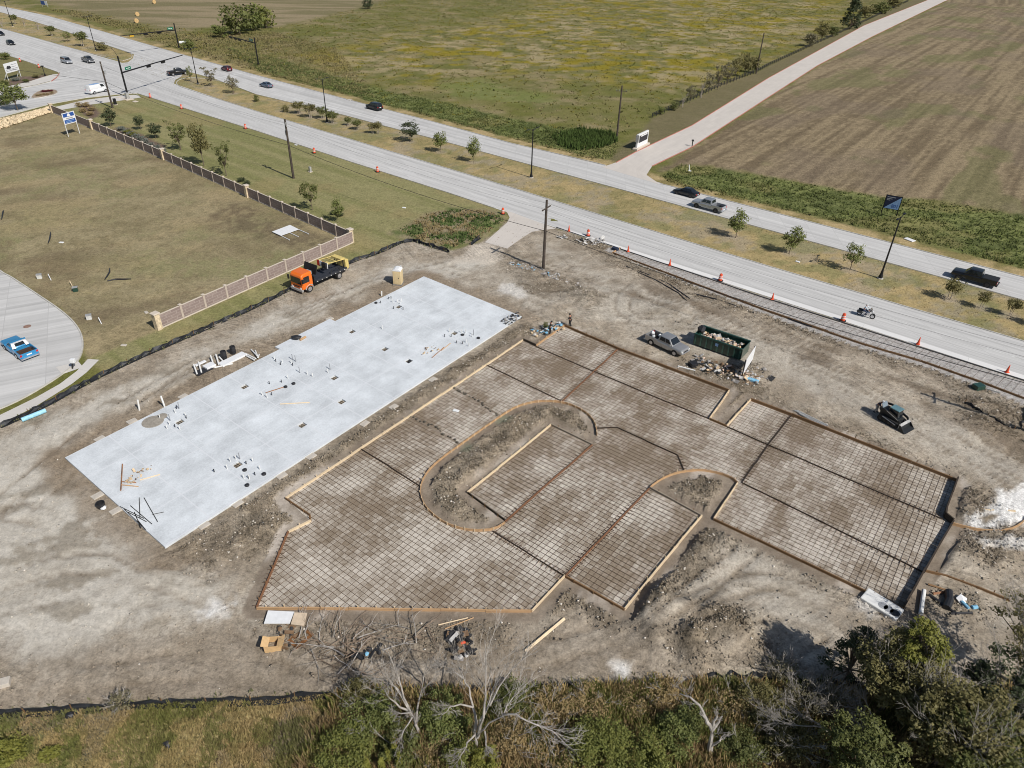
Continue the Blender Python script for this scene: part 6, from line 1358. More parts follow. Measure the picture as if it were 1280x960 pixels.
def cone_proto():
    r = thing('traffic_cone', 'x', 'traffic cone', (0, 0, 0)); mb = MB(); mb.box(-.21, .21, -.21, .21, 0, .05); mb.build('base', M_or, r, bevel=.02); mb = MB(); mb.lathe([(.17, .05), (.035, .95), (.02, .97)], 14); mb.build('cone_body', M_or, r); return r
dr, cn = drum_proto(), cone_proto(); first = [True, True]
for px, lb in (((188, 122), 'orange and white drum on the grass by the signal cabinet'), ((227, 136), 'orange and white drum at the kerb, second along the lawn from the junction'), ((307, 161), 'orange and white drum at the kerb, third along the lawn from the junction'), ((393, 191.5), 'orange and white drum just right of the second wooden pole'), ((472, 215), 'orange and white drum on the verge halfway to the driveway apron'), ((628.5, 267.5), 'orange and white drum at the corner of the driveway apron'), ((735, 295), 'orange drum on the black edge strip above the broken kerb'), ((900, 351), 'orange drum on the road edge opposite the silver pickup'), ((1053, 401), 'orange drum just behind the motorcycle'), ((8, 71), 'faded orange drum at the left edge by the corner bed'), ((25.5, 77), 'faded orange drum on the corner grass behind the white sign'), ((49, 84.5), 'faded orange drum on the corner beside the dark post')):
    p = G(*px)
    if first[0]: dr.location = p; dr['label'] = lb; dr['group'] = 'orange drums along the near kerb'; first[0] = False
    else: dup(dr, p, random.uniform(0, 3), lb)
for px, lb in (((711, 289.5), 'red orange cone nearest the driveway apron'), ((785, 315), 'red orange cone at the start of the roadside rebar strip'), ((837, 332), 'red orange cone between two drums above the dumpster'), ((965, 375), 'red orange cone at the roadside left of the motorcycle'), ((1147, 431), 'red orange cone at the roadside right of the motorcycle'), ((1258, 466), 'red orange cone nearest the right edge')):
    p = G(*px)+Vector((0, 0, .1))
    if first[1]: cn.location = p; cn['label'] = lb; cn['group'] = 'orange cones along the rebar strip'; first[1] = False
    else: dup(cn, p, random.uniform(0, 3), lb)

# ------------------------------------------------------------------ portable toilet
r = thing('portable_toilet', 'tan portable toilet with a white domed roof behind the slab', 'portable toilet', G(498, 354.5), -.12); M_toi = mat('toilet_tan', alb(206, 184, 140), var=.06); 
mb = MB(); mb.box(-.56, .56, -.56, .56, .1, 2.05); mb.build('cabin', M_toi, r, bevel=.04); mb = MB(); mb.box(-.62, .62, -.62, .62, 0, .12); mb.build('skid', mat('grey_skid', (.2, .2, .2)), r)
mb = MB(); mb.loft([[Vector((x, -.58, z)) for x, z in ((-.58, 2.04), (-.5, 2.22), (-.25, 2.36), (.25, 2.36), (.5, 2.22), (.58, 2.04))], [Vector((x, .58, z)) for x, z in ((-.58, 2.04), (-.5, 2.22), (-.25, 2.36), (.25, 2.36), (.5, 2.22), (.58, 2.04))]]); mb.build('roof', M_wht, r, bevel=.03)
mb = MB(); mb.box(-.36, .36, -.585, -.555, .2, 1.9); d = mb.build('door', M_toi, r, bevel=.015); mb = MB(); mb.box(.22, .3, -.61, -.58, 1.0, 1.14); mb.build('latch', M_trim, d)
mb = MB(); mb.cyl((.4, .4, 2.1), (.4, .4, 2.55), .05, n=8); mb.build('vent_pipe', M_wht, r)
for x in (-.47, .47): mb = MB(); mb.box(x-.03, x+.03, -.575, -.555, .25, 1.95); mb.build('corner_rib', M_toi, r)

# ------------------------------------------------------------------ leaves, crowns, trees
def leaf_arrays(rs, centers, crad, n, size, flat=.6, up=.35):
    """n leaf-spray quads scattered in clumps: arrays of corners"""
    centers = np.asarray(centers); ci = rs.integers(0, len(centers), n); crad = np.asarray(crad)[ci] if np.ndim(crad) else np.full(n, crad)
    d = rs.normal(size=(n, 3)); d /= np.linalg.norm(d, axis=1)[:, None]; d *= (rs.random(n)**(1/2.2)*crad)[:, None]; d[:, 2] *= flat
    p = centers[ci]+d
    nrm = rs.normal(size=(n, 3)); nrm[:, 2] = np.abs(nrm[:, 2])+up; nrm += d/np.maximum(crad, .01)[:, None]*.8; nrm /= np.linalg.norm(nrm, axis=1)[:, None]
    t = rs.normal(size=(n, 3)); t -= (t*nrm).sum(1)[:, None]*nrm; t /= np.linalg.norm(t, axis=1)[:, None]; b = np.cross(nrm, t)
    s = size*(.55+.9*rs.random(n))[:, None]
    V = np.stack([p-t*s*.6, p-b*s*.35, p+t*s*.6, p+b*s*.35], 1).reshape(-1, 3)
    return V, np.arange(4*n).reshape(n, 4)
def crown_centers(rs, n, rx, rz, zc, shape='oval'):
    out = []
    while len(out) < n:
        v = rs.normal(size=3); v /= np.linalg.norm(v); rr_ = .45+.5*rs.random()
        if shape == 'vase': zz = rs.uniform(-1, 1); k = .35+.65*(zz+1)/2; a = rs.uniform(0, 6.28); v = np.array([math.cos(a)*k, math.sin(a)*k, zz]); rr_ = .6+.4*rs.random()
        if shape == 'cone': zz = rs.uniform(-1, 1); k = 1.0-.85*(zz+1)/2; a = rs.uniform(0, 6.28); v = np.array([math.cos(a)*k, math.sin(a)*k, zz]); rr_ = 1
        out.append((v[0]*rx*rr_, v[1]*rx*rr_, zc+v[2]*rz*(rr_ if shape != 'cone' else 1)))
    return np.array(out)
M_bark = mat('bark', alb(112, 98, 84), var=.25, scale=4); M_barkp = mat('pale_bark', alb(168, 158, 146), var=.2, scale=3)
def trunk_mb(rs, h0, centers, r0=.06, stems=1, nb=8, sp=.15):
    mb = MB(); 
    for s in range(stems):
        a = 6.28*s/stems+.4; b = Vector((0, 0, -.1)) if stems == 1 else Vector((math.cos(a)*.06, math.sin(a)*.06, -.1)); f = Vector((0, 0, h0)) if stems == 1 else Vector((math.cos(a)*sp*h0*1.6, math.sin(a)*sp*h0*1.6, h0))
        mb.tube([b, b.lerp(f, .5)+Vector((rs.uniform(-.03, .03), rs.uniform(-.03, .03), 0)), f], [r0, r0*.8, r0*.65], 6)
        idx = rs.permutation(len(centers))[:max(1, nb//stems)]
        for i in idx:
            c = Vector(centers[i]); m = f.lerp(c, .5)+Vector((rs.uniform(-.1, .1), rs.uniform(-.1, .1), .08)); mb.tube([f, m, c], [r0*.5, r0*.3, r0*.12], 4, cap=False)
    return mb
LM = {'olive': leafmat('leaf_olive', alb(84, 92, 46), alb(116, 118, 66)), 'green': leafmat('leaf_green', alb(88, 100, 50), alb(134, 138, 76)), 'dark': leafmat('leaf_dark', alb(56, 66, 44), alb(90, 98, 66)), 'grey': leafmat('leaf_grey', alb(108, 104, 78), alb(136, 128, 100)), 'red': leafmat('leaf_red', alb(128, 98, 76), alb(140, 120, 90)), 'yel': leafmat('leaf_yellow', alb(104, 108, 42), alb(142, 140, 62)), 'bright': leafmat('leaf_bright', alb(92, 102, 48), alb(138, 138, 68)), 'sage': leafmat('leaf_sage', alb(112, 118, 108), alb(140, 144, 134)), 'brown': leafmat('leaf_brown', alb(136, 118, 80), alb(182, 160, 112)), 'maroon': leafmat('leaf_maroon', alb(90, 30, 40), alb(120, 50, 58)), 'dolive': leafmat('leaf_dark_olive', alb(98, 95, 56), alb(136, 128, 80))}
PRO = {}
def proto(kind, leaf, k):
    """meshes of a unit-high tree (height 1, crown radius .5 at scale 1)"""
    key = (kind, leaf, k)
    if key in PRO: return PRO[key]
    rs = np.random.default_rng(100+k+len(kind)*7)
    zc, rz, nb, nl, ls, stems, h0, shape, cr = dict(round=(.66, .3, 34, 1100, .065, 3, .38, 'oval', .2), oval=(.6, .37, 40, 1300, .058, 1, .25, 'oval', .17), loose=(.6, .36, 34, 760, .055, 1, .25, 'oval', .15), vase=(.62, .36, 44, 1000, .045, 1, .25, 'vase', .09), shrub=(.45, .42, 30, 800, .08, 3, .15, 'oval', .22), cone=(.52, .46, 60, 1100, .07, 1, .12, 'cone', .13), bare=(.6, .36, 26, 60, .05, 4, .2, 'vase', .1))[kind]
    cs = crown_centers(rs, nb, .42, rz, zc, shape); V, Fx = leaf_arrays(rs, cs, cr, nl, ls)
    V[:, 2] = np.clip(V[:, 2], .02, 1.05)
    cm = npmesh('crown', V, Fx); cm.materials.append(LM[leaf])
    tb = trunk_mb(rs, h0, cs, .02 if kind in ('round', 'shrub') else .022, stems, 16 if kind in ('vase', 'bare') else 10)
    tm = tb.mesh('trunk'); tm.materials.append(M_barkp if kind in ('bare', 'round') else M_bark); PRO[key] = (cm, tm); return PRO[key]
def tree(base, wpx, hpx, kind, leaf, label, group=None, k=None, name='tree', cat='tree'):
    p = G(*base); m = mpp(*base); dep = math.atan2(CAMH, math.hypot(p.x, p.y)); h = hpx*m/math.cos(dep)*.97; w = wpx*m
    p.z = ground_z(p.x, p.y)
    if k is None: k = random.randint(0, 2)
    cm, tm = proto(kind, leaf, k); r = thing(name, label, cat, p, random.uniform(0, 6.28), group, (w*1.08, w*1.08, h))
    link('crown', cm, None, r); link('trunk', tm, None, r); return r
MT = 'small trees in the median'
for b, w, h, kd, lf, lb in [
    ((3, 34), 11, 14, 'bare', 'red', 'reddish sparse shrub tree at the left edge of the far median'), ((19, 30), 10, 12, 'round', 'olive', 'small round tree just right of the top-left street lamp'), ((31, 33), 12, 12, 'bare', 'red', 'leafless shrub in the far median, third tree from the left edge'), ((48, 37), 11, 13, 'bare', 'grey', 'leafless shrub in the far median left of three leafy trees'),
    ((65, 45), 14, 13, 'round', 'olive', 'first leafy tree of three in the far median, behind the black hatchback'), ((85, 52), 13, 13, 'loose', 'green', 'middle leafy tree of three in the far median, above the silver minivan'), ((104, 58), 17, 19, 'round', 'olive', 'largest leafy tree of the far median, left of the lamp'), ((128, 63), 15, 12, 'shrub', 'dolive', 'clipped round shrub by the lamp at the left median tip'),
    ((239, 102), 9, 20, 'loose', 'green', 'thin young tree at the right median nose, left of the lamp'), ((265, 108), 22, 24, 'vase', 'grey', 'grey-leaved spreading tree just right of the median nose lamp'), ((292, 117), 19, 23, 'loose', 'grey', 'grey-green tree, second right of the median nose lamp'), ((321, 127), 8, 10, 'shrub', 'olive', 'small bush below the grey-blue sedan'), ((357, 140), 10, 10, 'shrub', 'dolive', 'low dark bush left of the clump of round median shrubs'),
    ((374, 142), 17, 16, 'round', 'dolive', 'leftmost round-headed shrub of the median clump'), ((388, 147), 18, 18, 'round', 'dolive', 'second round-headed shrub of the median clump'), ((403, 148), 15, 15, 'round', 'olive', 'round-headed shrub just left of the median clump lamp'), ((416, 154), 16, 16, 'round', 'olive', 'round-headed shrub just right of the median clump lamp'), ((435, 157), 10, 11, 'round', 'olive', 'smallest round shrub right of the clump lamp'), ((447, 162), 15, 12, 'round', 'olive', 'low round shrub below the black suv, left of a pair'), ((466, 167), 13, 14, 'round', 'dolive', 'left one of the paired round shrubs below the black suv'), ((473, 167.5), 13, 16, 'round', 'dolive', 'right one of the paired round shrubs below the black suv'),
    ((513, 177), 25, 26, 'oval', 'dark', 'broad dark green tree in the median, first of three spaced trees'), ((551, 190), 20, 26, 'oval', 'green', 'mid-sized median tree, middle of three spaced trees'), ((592, 203), 18, 32, 'oval', 'green', 'tall narrow median tree left of the lamp opposite the drive'), ((919, 297), 26, 36, 'oval', 'green', 'young tree in the median beside the silver pickup'), ((987, 317), 28, 35, 'oval', 'green', 'young tree in the median, second right of the silver pickup'), ((1062, 338), 29, 38, 'loose', 'green', 'young uneven tree just left of the right-hand lamp'),
    ((1186, 374), 25, 27, 'round', 'dolive', 'multi-stemmed tree in front of the large black pickup'), ((1226, 385), 18, 23, 'round', 'dolive', 'multi-stemmed small tree below the black pickup tail'), ((1262, 395), 20, 24, 'round', 'dolive', 'multi-stemmed small tree nearest the right edge'), ((1296, 408), 22, 26, 'round', 'dolive', 'multi-stemmed small tree just past the right edge')]:
    tree(b, w, h, kd, lf, lb, MT)
WT = 'trees on the lawn along the wall'
for b, w, h, kd, lf, lb in [((139, 158), 19, 23, 'oval', 'dark', 'dark round tree behind the wall beside the first pillar'), ((176, 162), 14, 18, 'oval', 'dark', 'dark small tree on the lawn, smaller of a dark pair'), ((195, 173), 20, 19, 'oval', 'dark', 'dark bushy tree on the lawn, wider of a dark pair'), ((226, 188), 30, 36, 'vase', 'olive', 'thin olive spreading tree behind the wall by the second pillar'), ((255, 208), 26, 55, 'oval', 'dolive', 'tallest green tree on the lawn behind the wall'), ((283, 220), 26, 43, 'vase', 'olive', 'sparse vase-shaped tree right of the tallest lawn tree'), ((390, 263), 27, 40, 'loose', 'olive', 'thin olive tree behind the wall near its corner'), ((423, 278), 17, 31, 'oval', 'green', 'small green tree nearest the wall corner'), ((22, 138), 36, 34, 'oval', 'green', 'broad green tree by the side street at the left edge')]:
    tree(b, w, h, kd, lf, lb, WT)
FT = 'wild trees in the far field'
for b, w, h, kd, lf, lb in [((297, 43), 38, 42, 'shrub', 'olive', 'tallest green tree of the far field clump'), ((316, 38), 34, 36, 'shrub', 'green', 'middle tree of the far field clump'), ((333, 35), 28, 30, 'shrub', 'bright', 'bright green rightmost tree of the far field clump'), ((276, 47), 22, 19, 'shrub', 'green', 'low leftmost bush of the far field clump'), ((460, 11), 13, 15, 'shrub', 'dark', 'lone dark bush on the far field edge'), ((1062, 37), 28, 36, 'cone', 'dark', 'dark evergreen standing in the fence line beside the drive'), ((236, 62), 17, 15, 'shrub', 'green', 'green bush by the foot of the far mast arm signal'), ((1080, 22), 22, 18, 'shrub', 'dolive', 'wide bush right of the dark evergreen')]:
    tree(b, w, h, kd, lf, lb, FT)
k = 0
for x, y, w, h, kd, lf in [(842, 138, 12, 13, 'shrub', 'olive'), (853, 134, 13, 22, 'bare', 'grey'), (862, 129, 14, 24, 'loose', 'grey'), (876, 122, 14, 30, 'bare', 'grey'), (885, 117, 16, 28, 'loose', 'grey'), (897, 112, 18, 32, 'vase', 'grey'), (908, 106, 18, 30, 'loose', 'grey'), (918, 101, 20, 32, 'loose', 'dolive'), (930, 96, 20, 30, 'oval', 'dolive'), (940, 91, 18, 24, 'shrub', 'dolive'), (1012, 58, 18, 20, 'shrub', 'grey'), (1026, 52, 20, 24, 'oval', 'dolive'), (1040, 46, 16, 16, 'shrub', 'olive'), (1100, 17, 24, 16, 'shrub', 'olive'), (1116, 10, 20, 14, 'shrub', 'dolive'), (826, 143, 10, 12, 'shrub', 'green')]:
    dsc = {'bare': 'leafless grey bush', 'vase': 'tall spreading grey bush', 'loose': 'thin-leaved bush', 'oval': 'full olive bush', 'shrub': 'low leafy bush'}[kd]+(' in the near part of' if x < 870 else ' in the middle of' if x < 960 else ' in the far part of')+' the rail fence scrub'; o = tree((x, y), w, h, kd, lf, dsc, dsc+' beside the drive', name='bush', cat='bush')
for pxs, lf, lb in (([(152, 163), (158, 166), (164, 169), (170, 172), (176, 175), (182, 178)], 'sage', 'grey sage shrub in the bed behind the wall'), ([(160, 167), (167, 170)], 'yel', 'yellow-green shrub in the bed behind the wall'), ([(196, 186), (204, 190), (188, 183)], 'sage', 'pale sage shrub at the end of the wall bed'), ([(425, 270), (417, 268), (302, 227), (309, 231)], 'dark', 'small dark shrub at the foot of the wall'), ([(100, 133), (108, 133), (115, 138), (104, 140), (113, 144)], 'brown', 'brown grass clump in the bed at the wall end')):
    for b in pxs: tree(b, 11, 6, 'shrub', lf, lb, lb.replace('shrub', 'shrubs').replace('clump', 'clumps'), name='shrub', cat='shrub')
for b, w, h, lf, lb in (((8, 74), 14, 10, 'green', 'green shrub in the corner bed at the left edge'), ((20, 101), 12, 5, 'sage', 'low sage shrub at the front of the sign bed'), ((33, 103), 10, 5, 'olive', 'low olive shrub at the front of the sign bed'), ((45, 97), 10, 5, 'dolive', 'low dark shrub at the back of the sign bed'), ((7, 108), 13, 9, 'olive', 'olive shrub near the left edge beside the walk'), ((4, 131), 22, 14, 'green', 'wide green shrub at the left edge beside the side street'), ((690, 408-2), 0, 0, '', '')):
    if w: tree(b, w, h, 'shrub', lf, lb, None, name='shrub', cat='shrub')
tree((682, 411), 8, 10, 'shrub', 'olive', 'small green bush beside the trash pile at the slab corner', None, name='bush', cat='bush')
# planted island in the side street
ip = WP([(42, 118), (48, 114), (58, 112), (68, 112), (73, 114.5), (70, 118), (60, 120.5), (46, 123), (38, 123)]); kerb([tuple(p) for p in smoothline(ip+[ip[0]])], step=.8); sheet('planting_island', [tuple(p) for p in smoothline(ip+[ip[0]])][:-1], .05, mat('island_soil', alb(150, 132, 112), var=.3, scale=2))
def bedplants(pxs, leaf, label, wpx, hpx):
    for b in pxs: tree(b, wpx, hpx, 'shrub', leaf, label, label+' group', name='flower_clump', cat='flower clump')
bedplants([(54, 115), (57.5, 115), (61, 114.5), (64, 114.5)], 'maroon', 'maroon flowering clump on the side street island', 6, 3); bedplants([(47, 120), (51, 119.5), (55, 119), (60, 118.5), (65, 117)], 'brown', 'tan grass clump on the side street island', 5, 3)

# rail fence beside the drive
fp = resample(WP([(815, 147.5), (860, 127.5), (895, 110.5), (945, 91), (960, 83), (1020, 55), (1060, 37), (1100, 18), (1135, 2)]), 2.6); f0 = fp[0]
rf = thing('rail_fence', 'black post and rail fence half buried in scrub beside the drive', 'fence', (f0[0], f0[1], 0)); um = MB(); um.box(-.08, .08, -.08, .08, 0, 1.25); pme = um.mesh('post'); pme.materials.append(M_trim)
for i, p in enumerate(fp):
    link('post', pme, None, rf, loc=(*(p-f0), 0))
    if i < len(fp)-1:
        d = fp[i+1]-p; an = math.atan2(d[1], d[0]); 
        for z in (.45, .8, 1.1): link('rail', board_mesh(M_trim), None, rf, loc=(*(p-f0), z), rot=(0, 0, an), scale=(np.linalg.norm(d), .05, .12))

# hay bales, boulders and small things in the fields
M_hay = mat('hay', alb(196, 164, 112), var=.2, scale=3, bump=.4)
for px, lb in (((193, 4.5), 'round hay bale at the top edge'), ((172, 20), 'round hay bale in the far field, nearer of three'), ((171, 28.5), 'round hay bale half hidden in tall grass')):
    p = G(*px); mb = MB(); mb.cyl((0, -.75, .85), (0, .75, .85), .88, n=16); o = mb.build('hay_bale', M_hay, loc=p, rot=(0, 0, .6), bevel=.06); tag(o, lb, 'hay bale', 'hay bales in the far field')
mb = MB(); mb.box(-1.4, 1.4, -.7, .7, 0, .7); o = mb.build('white_tank', M_wht, loc=G(229, 54), rot=(0, 0, .4), bevel=.25); tag(o, 'white covered cabinet in the grass behind the far mast arm signal', 'cabinet')
def stick(a, b, r, m, label, cat, ha=.0, hb=.0, name='stake', n=8, group=None):
    A = G(*a, ha); B = G(*b, hb); mb = MB(); mb.cyl((0, 0, 0), B-A, r, n=n); o = mb.build(name, m, loc=A); return tag(o, label, cat, group)
for a, lb in (((64, 350.5), 'white marker post on the vacant lot beside the blue and white meter'), ((127, 405), 'white marker post on the vacant lot nearest the cul-de-sac curve'), ((91, 359), 'thin tan stake on the lot beside the green pedestal')):
    stick(a, (a[0]-4, a[1]-8), .05, M_wht if 'white' in lb else W_lt, lb, 'marker post', .0, .5, 'marker_post')
for px, m, lb in (((50, 348), M_lamp, 'pale blue utility pedestal on the lot near the street, upper one'), ((112, 399), M_lamp, 'pale blue utility pedestal on the lot near the street, lower one'), ((95, 364), P_dgreen, 'dark green utility pedestal on the vacant lot')):
    r = thing('utility_pedestal', lb, 'utility pedestal', G(*px), .4); mb = MB(); mb.box(-.3, .3, -.25, .25, 0, .55); mb.build('box', m, r, bevel=.06); mb = MB(); mb.box(-.33, .33, -.28, .28, .55, .62); mb.build('lid', M_cab, r, bevel=.02)
for pts, lb in (([(60, 304), (62, 299), (63, 294), (63, 290)], 'curved black drain hose on the vacant lot beside a white scrap'), ([(131, 349), (134, 345), (137, 340), (137, 335)], 'curved black drain hose on the lot, upright one of a pair'), ([(134, 351), (145, 349), (155, 349), (164, 348.5)], 'black drain hose lying flat on the lot below the upright one'), ([(2, 274), (3, 269), (4, 264), (5, 263)], 'curved black drain hose at the left edge of the lot')):
    A = G(*pts[0]); mb = MB(); mb.tube([G(*q, .1)-A for q in pts], [.06, .11, .11, .05], 7); o = mb.build('drain_hose', M_blk, loc=A); tag(o, lb, 'hose')
for px, lb in (((77, 303.5), 'small white scrap on the vacant lot'), ((155, 432), 'pale stone lid on the grass below the wall end'), ((183, 391), 'pale rock on the grass left of the wall end pillar'), ((505, 260), 'white plastic scrap on the lawn by the weeds'), ((370, 181.5), 'white paper scrap at the kerb right of the second wooden pole'), ((437, 125), 'pale concrete headwall behind the black suv'), ((1137, 300), 'white slab lying in the roadside weeds below the navy sign'), ((997, 327.5), 'white lid in the median grass between two young trees'), ((862, 214), 'white base of a marker post in the weeds right of the drive'), ((505+65, 514), 'white scrap on the small rebar bay')):
    mb = MB(); s = .8 if 'slab' in lb or 'headwall' in lb else .32; mb.box(-s, s, -s*.6, s*.6, 0, .12); o = mb.build('scrap', M_wht if 'white' in lb else M_pad, loc=G(*px), rot=(0, 0, RA+random.uniform(-.4, .8)), bevel=.05); tag(o, lb, 'scrap')
stick((861.5, 214), (861.5, 206), .07, M_wht, 'white marker post standing in the weeds right of the drive', 'marker post', .1, 1.1, 'marker_post')
r = thing('mailbox', 'dark post-mounted box at the right edge of the drive', 'mailbox', G(865, 183)); mb = MB(); mb.box(-.09, .09, -.09, .09, 0, 1.2); mb.build('post', M_trim, r); mb = MB(); mb.box(-.22, .22, -.3, .3, 1.15, 1.45); mb.build('box', M_trim, r, bevel=.04)
r = thing('lamp_post', 'short dark bollard lamp beside the sign bed on the far corner', 'bollard', G(56.5, 95)); mb = MB(); mb.box(-.16, .16, -.16, .16, 0, .6); mb.build('foot', M_trim, r); mb = MB(); mb.cyl((0, 0, .5), (0, 0, 2.6), .09, n=8); mb.build('post', M_trim, r); mb = MB(); mb.box(-.35, .35, -.2, .2, 2.5, 2.8); mb.build('head', M_trim, r, bevel=.03)
mb = MB(); mb.cyl((0, 0, 0), (0, 0, .02), .42, n=20); o = mb.build('manhole_cover', mat('rusty_iron', alb(140, 112, 98), var=.2), loc=G(34, 408, .012)); tag(o, 'round rusty manhole cover in the street above the turquoise car', 'manhole cover')
r = thing('meter_post', 'small dark and white utility post on the path end by the street', 'utility post', G(93, 461)); mb = MB(); mb.bar((-.2, 0, 0), (.1, 0, 1.0), .12, .12); mb.build('post', M_trim, r); mb = MB(); mb.box(-.1, .35, -.2, .2, .8, 1.25); mb.build('meter', M_wht, r, bevel=.05)

# ------------------------------------------------------------------ site materials and debris
stick((27, 525), (57, 513), .22, mat('blue_pipe', alb(150, 205, 228), rough=.35), 'pale blue pipe lying beside the silt fence and sidewalk', 'pipe', .24, .24, 'pipe', 12)
for a, b, h, lb in (((174.5, 513), (172, 500), 1.6, 'leaning white pipe left of the two at the slab edge'), ((206, 509), (201, 495), 1.8, 'leaning white pipe nearest the slab edge pockets'), ((477, 370), (477, 364), 1.0, 'short upright white pipe by the far slab edge below the toilet')):
    A = G(*a); B = VP(b[0], b[1], A.y+.1); mb = MB(); mb.cyl((0, 0, 0), B-A, .09, n=8); o = mb.build('pipe', M_pvc, loc=A); tag(o, lb, 'pipe')
for px, lb in (((280.5, 448), 'black barrel on the white crate, left one'), ((292, 442), 'black barrel on the white crate, right one')):
    r = thing('barrel', lb, 'barrel', G(*px), 0, 'black barrels at the slab edge'); mb = MB(); mb.lathe([(.02, 0), (.3, 0), (.32, .1), (.3, .3), (.32, .45), (.3, .65), (.32, .8), (.3, .95), (.26, .95), (.25, .85), (.02, .85)], 14); mb.build('shell', M_blk, r)
def slabbox(px, lx, ly, h, rz, m, label, cat, name='crate', z=0.0):
    mb = MB(); mb.box(-lx/2, lx/2, -ly/2, ly/2, 0, h); o = mb.build(name, m, loc=G(*px)+Vector((0, 0, z)), rot=(0, 0, rz), bevel=.03); return tag(o, label, cat)
sa = SANG
slabbox((291, 450), 3.2, .95, .2, sa, M_wht, 'long white crate beside the slab edge below the barrels', 'crate')
slabbox((262, 459), 1.1, .9, .3, sa, M_wht, 'white sink-like tray among the white pipes', 'tray', 'tray'); slabbox((251, 456), 1.3, .35, .15, sa, M_wht, 'white box at the left end of the pipe pile', 'box', 'box', .12); slabbox((254, 464), 1.9, 1.0, .12, sa, M_blk, 'black sheet under the white pipes', 'sheet', 'plastic_sheet')
for a, b, hh in (((246.5, 468), (243, 459), .9), ((252, 466), (249, 456), .9), ((268, 459), (264, 448), .9), ((273.5, 456), (270.5, 446), .8), ((282, 455), (274.5, 448), .5), ((268, 459.5), (291, 455), .12), ((303, 442), (318, 451), .3), ((307, 442), (320, 449.5), .3), ((314, 437), (322, 447), .6), ((319, 438), (323, 449), .6), ((324, 443), (323, 449), .6)):
    A = G(*a, .1); B = G(*b, .1+hh*.0)+Vector((0, 0, hh*.4)); mb = MB(); mb.cyl((0, 0, 0), B-A, .085, n=8); o = mb.build('pipe', M_pvc, loc=A); tag(o, 'white pipe length leaning in the pile beside the slab', 'pipe', 'white pipes piled beside the slab')
for a, b in (((375, 425), (382, 421)),): stick(a, b, .14, W_or, 'orange rolled blueprint tube or timber by the black puddle bag on the slab', 'timber', .3, .3, 'timber')
mb = MB(); mb.rock((0, 0, .15), .75, .4, 9); o = mb.build('tarp_bundle', M_blk, loc=G(371, 423, .2)); tag(o, 'black tarp bundle on the slab edge', 'tarp')
mb = MB(); mb.lathe([(.02, .05), (.5, .045), (.95, .02), (1.02, .0)], 18); mb.lathe([(.02, .05), (.4, .03), (.55, .0)], 14, (1.0, .1, 0)); o = mb.build('sand_spill', mat('grey_gravel_patch', alb(150, 143, 132)), loc=G(191, 527, SLZ), rot=(0, 0, sa)); tag(o, 'round grey sand spill at the slab edge', 'sand')
TB = 'loose boards and bars lying on the slab'
for a, b, m, lb in (((332, 491), (357, 483), W_rl, 'long pinkish board on the middle of the slab'), ((153, 580), (151, 613), W_rl, 'long thin reddish bar near the left end of the slab'), ((153, 602), (170, 603), W_rl, 'short reddish board crossing the thin bar'), ((152, 606), (173, 608), W_or, 'short tan board beside the reddish one'), ((540, 447), (555, 434), W_rl, 'thin brown stick at the right end of the slab, lower'), ((552, 438), (563, 429), W_or, 'thin tan stick at the right end of the slab, upper'), ((175, 600), (200, 593), W_lt, 'pale stick pointing at the wood scraps on the slab'), ((350, 505), (387, 503), W_lt, 'faint pale strip on the middle of the slab')):
    stick(a, b, .055, m, lb, 'board', SLZ+.05, SLZ+.05, 'board', 4, TB)
for a, b in (((174, 622), (175, 648)), ((180, 622), (197, 652)), ((163, 632), (190, 655)), ((155, 636), (178, 658)), ((150, 633), (180, 648)), ((168, 640), (176, 660)), ((160, 640), (183, 652)), ((190, 643), (205, 640)), ((172, 650), (182, 662))):
    stick(a, b, .03, M_steel_d, 'thin dark bar in the tangle at the near slab corner', 'bar', SLZ+.04, SLZ+.06, 'steel_bar', 4, 'dark bars tangled on the slab')
GX_, = (G,)
rubbish(G(175, 594, SLZ), .6, 1.2, .8, .03, 26, 'tan wood scraps scattered near the left end of the slab', {1: .7, 4: .3}, (.05, .22), name='wood_scraps', cat='scrap'); rubbish(G(536, 438, SLZ), .6, 1.1, .6, .03, 20, 'orange wood scraps near the right end of the slab', {1: .6, 4: .4}, (.05, .2), name='wood_scraps', cat='scrap')
rubbish(G(640, 399, SLZ), .8, 1.8, .8, .05, 40, 'grey and black tools and hoses heaped on the far slab corner', {3: .5, 6: .5}, (.1, .35), name='tool_heap', cat='tools')
rubbish(G(684, 413), .6, 2.2, 1.0, .1, 70, 'trash pile of white and blue scraps behind the orange form board', {0: .35, 3: .25, 5: .2, 1: .1, 6: .1}, (.12, .4))
rubbish(G(904, 465), R_(-36), 4.0, 1.5, .1, 130, 'rubble of broken boards and plastic between pickup and notch', {0: .2, 1: .2, 2: .12, 3: .16, 4: .16, 6: .16}, (.1, .42), dome=.3)
rubbish(G(942, 470), .3, 2.0, 1.5, .05, 40, 'scattered grey scraps right of the leaning white sign', {0: .2, 3: .2, 6: .5, 4: .1}, (.1, .5)); slabbox((939, 477), 1.5, .5, .35, -.5, RUB[5], 'bright blue box among the rubble by the notch', 'box', 'box')
slabbox((858, 461), 2.0, .18, .12, -.45, M_pvc, 'white plank at the left end of the rubble', 'plank', 'plank'); slabbox((866, 458), .8, .8, .5, .4, M_blk, 'black tub at the left end of the rubble', 'tub', 'tub')
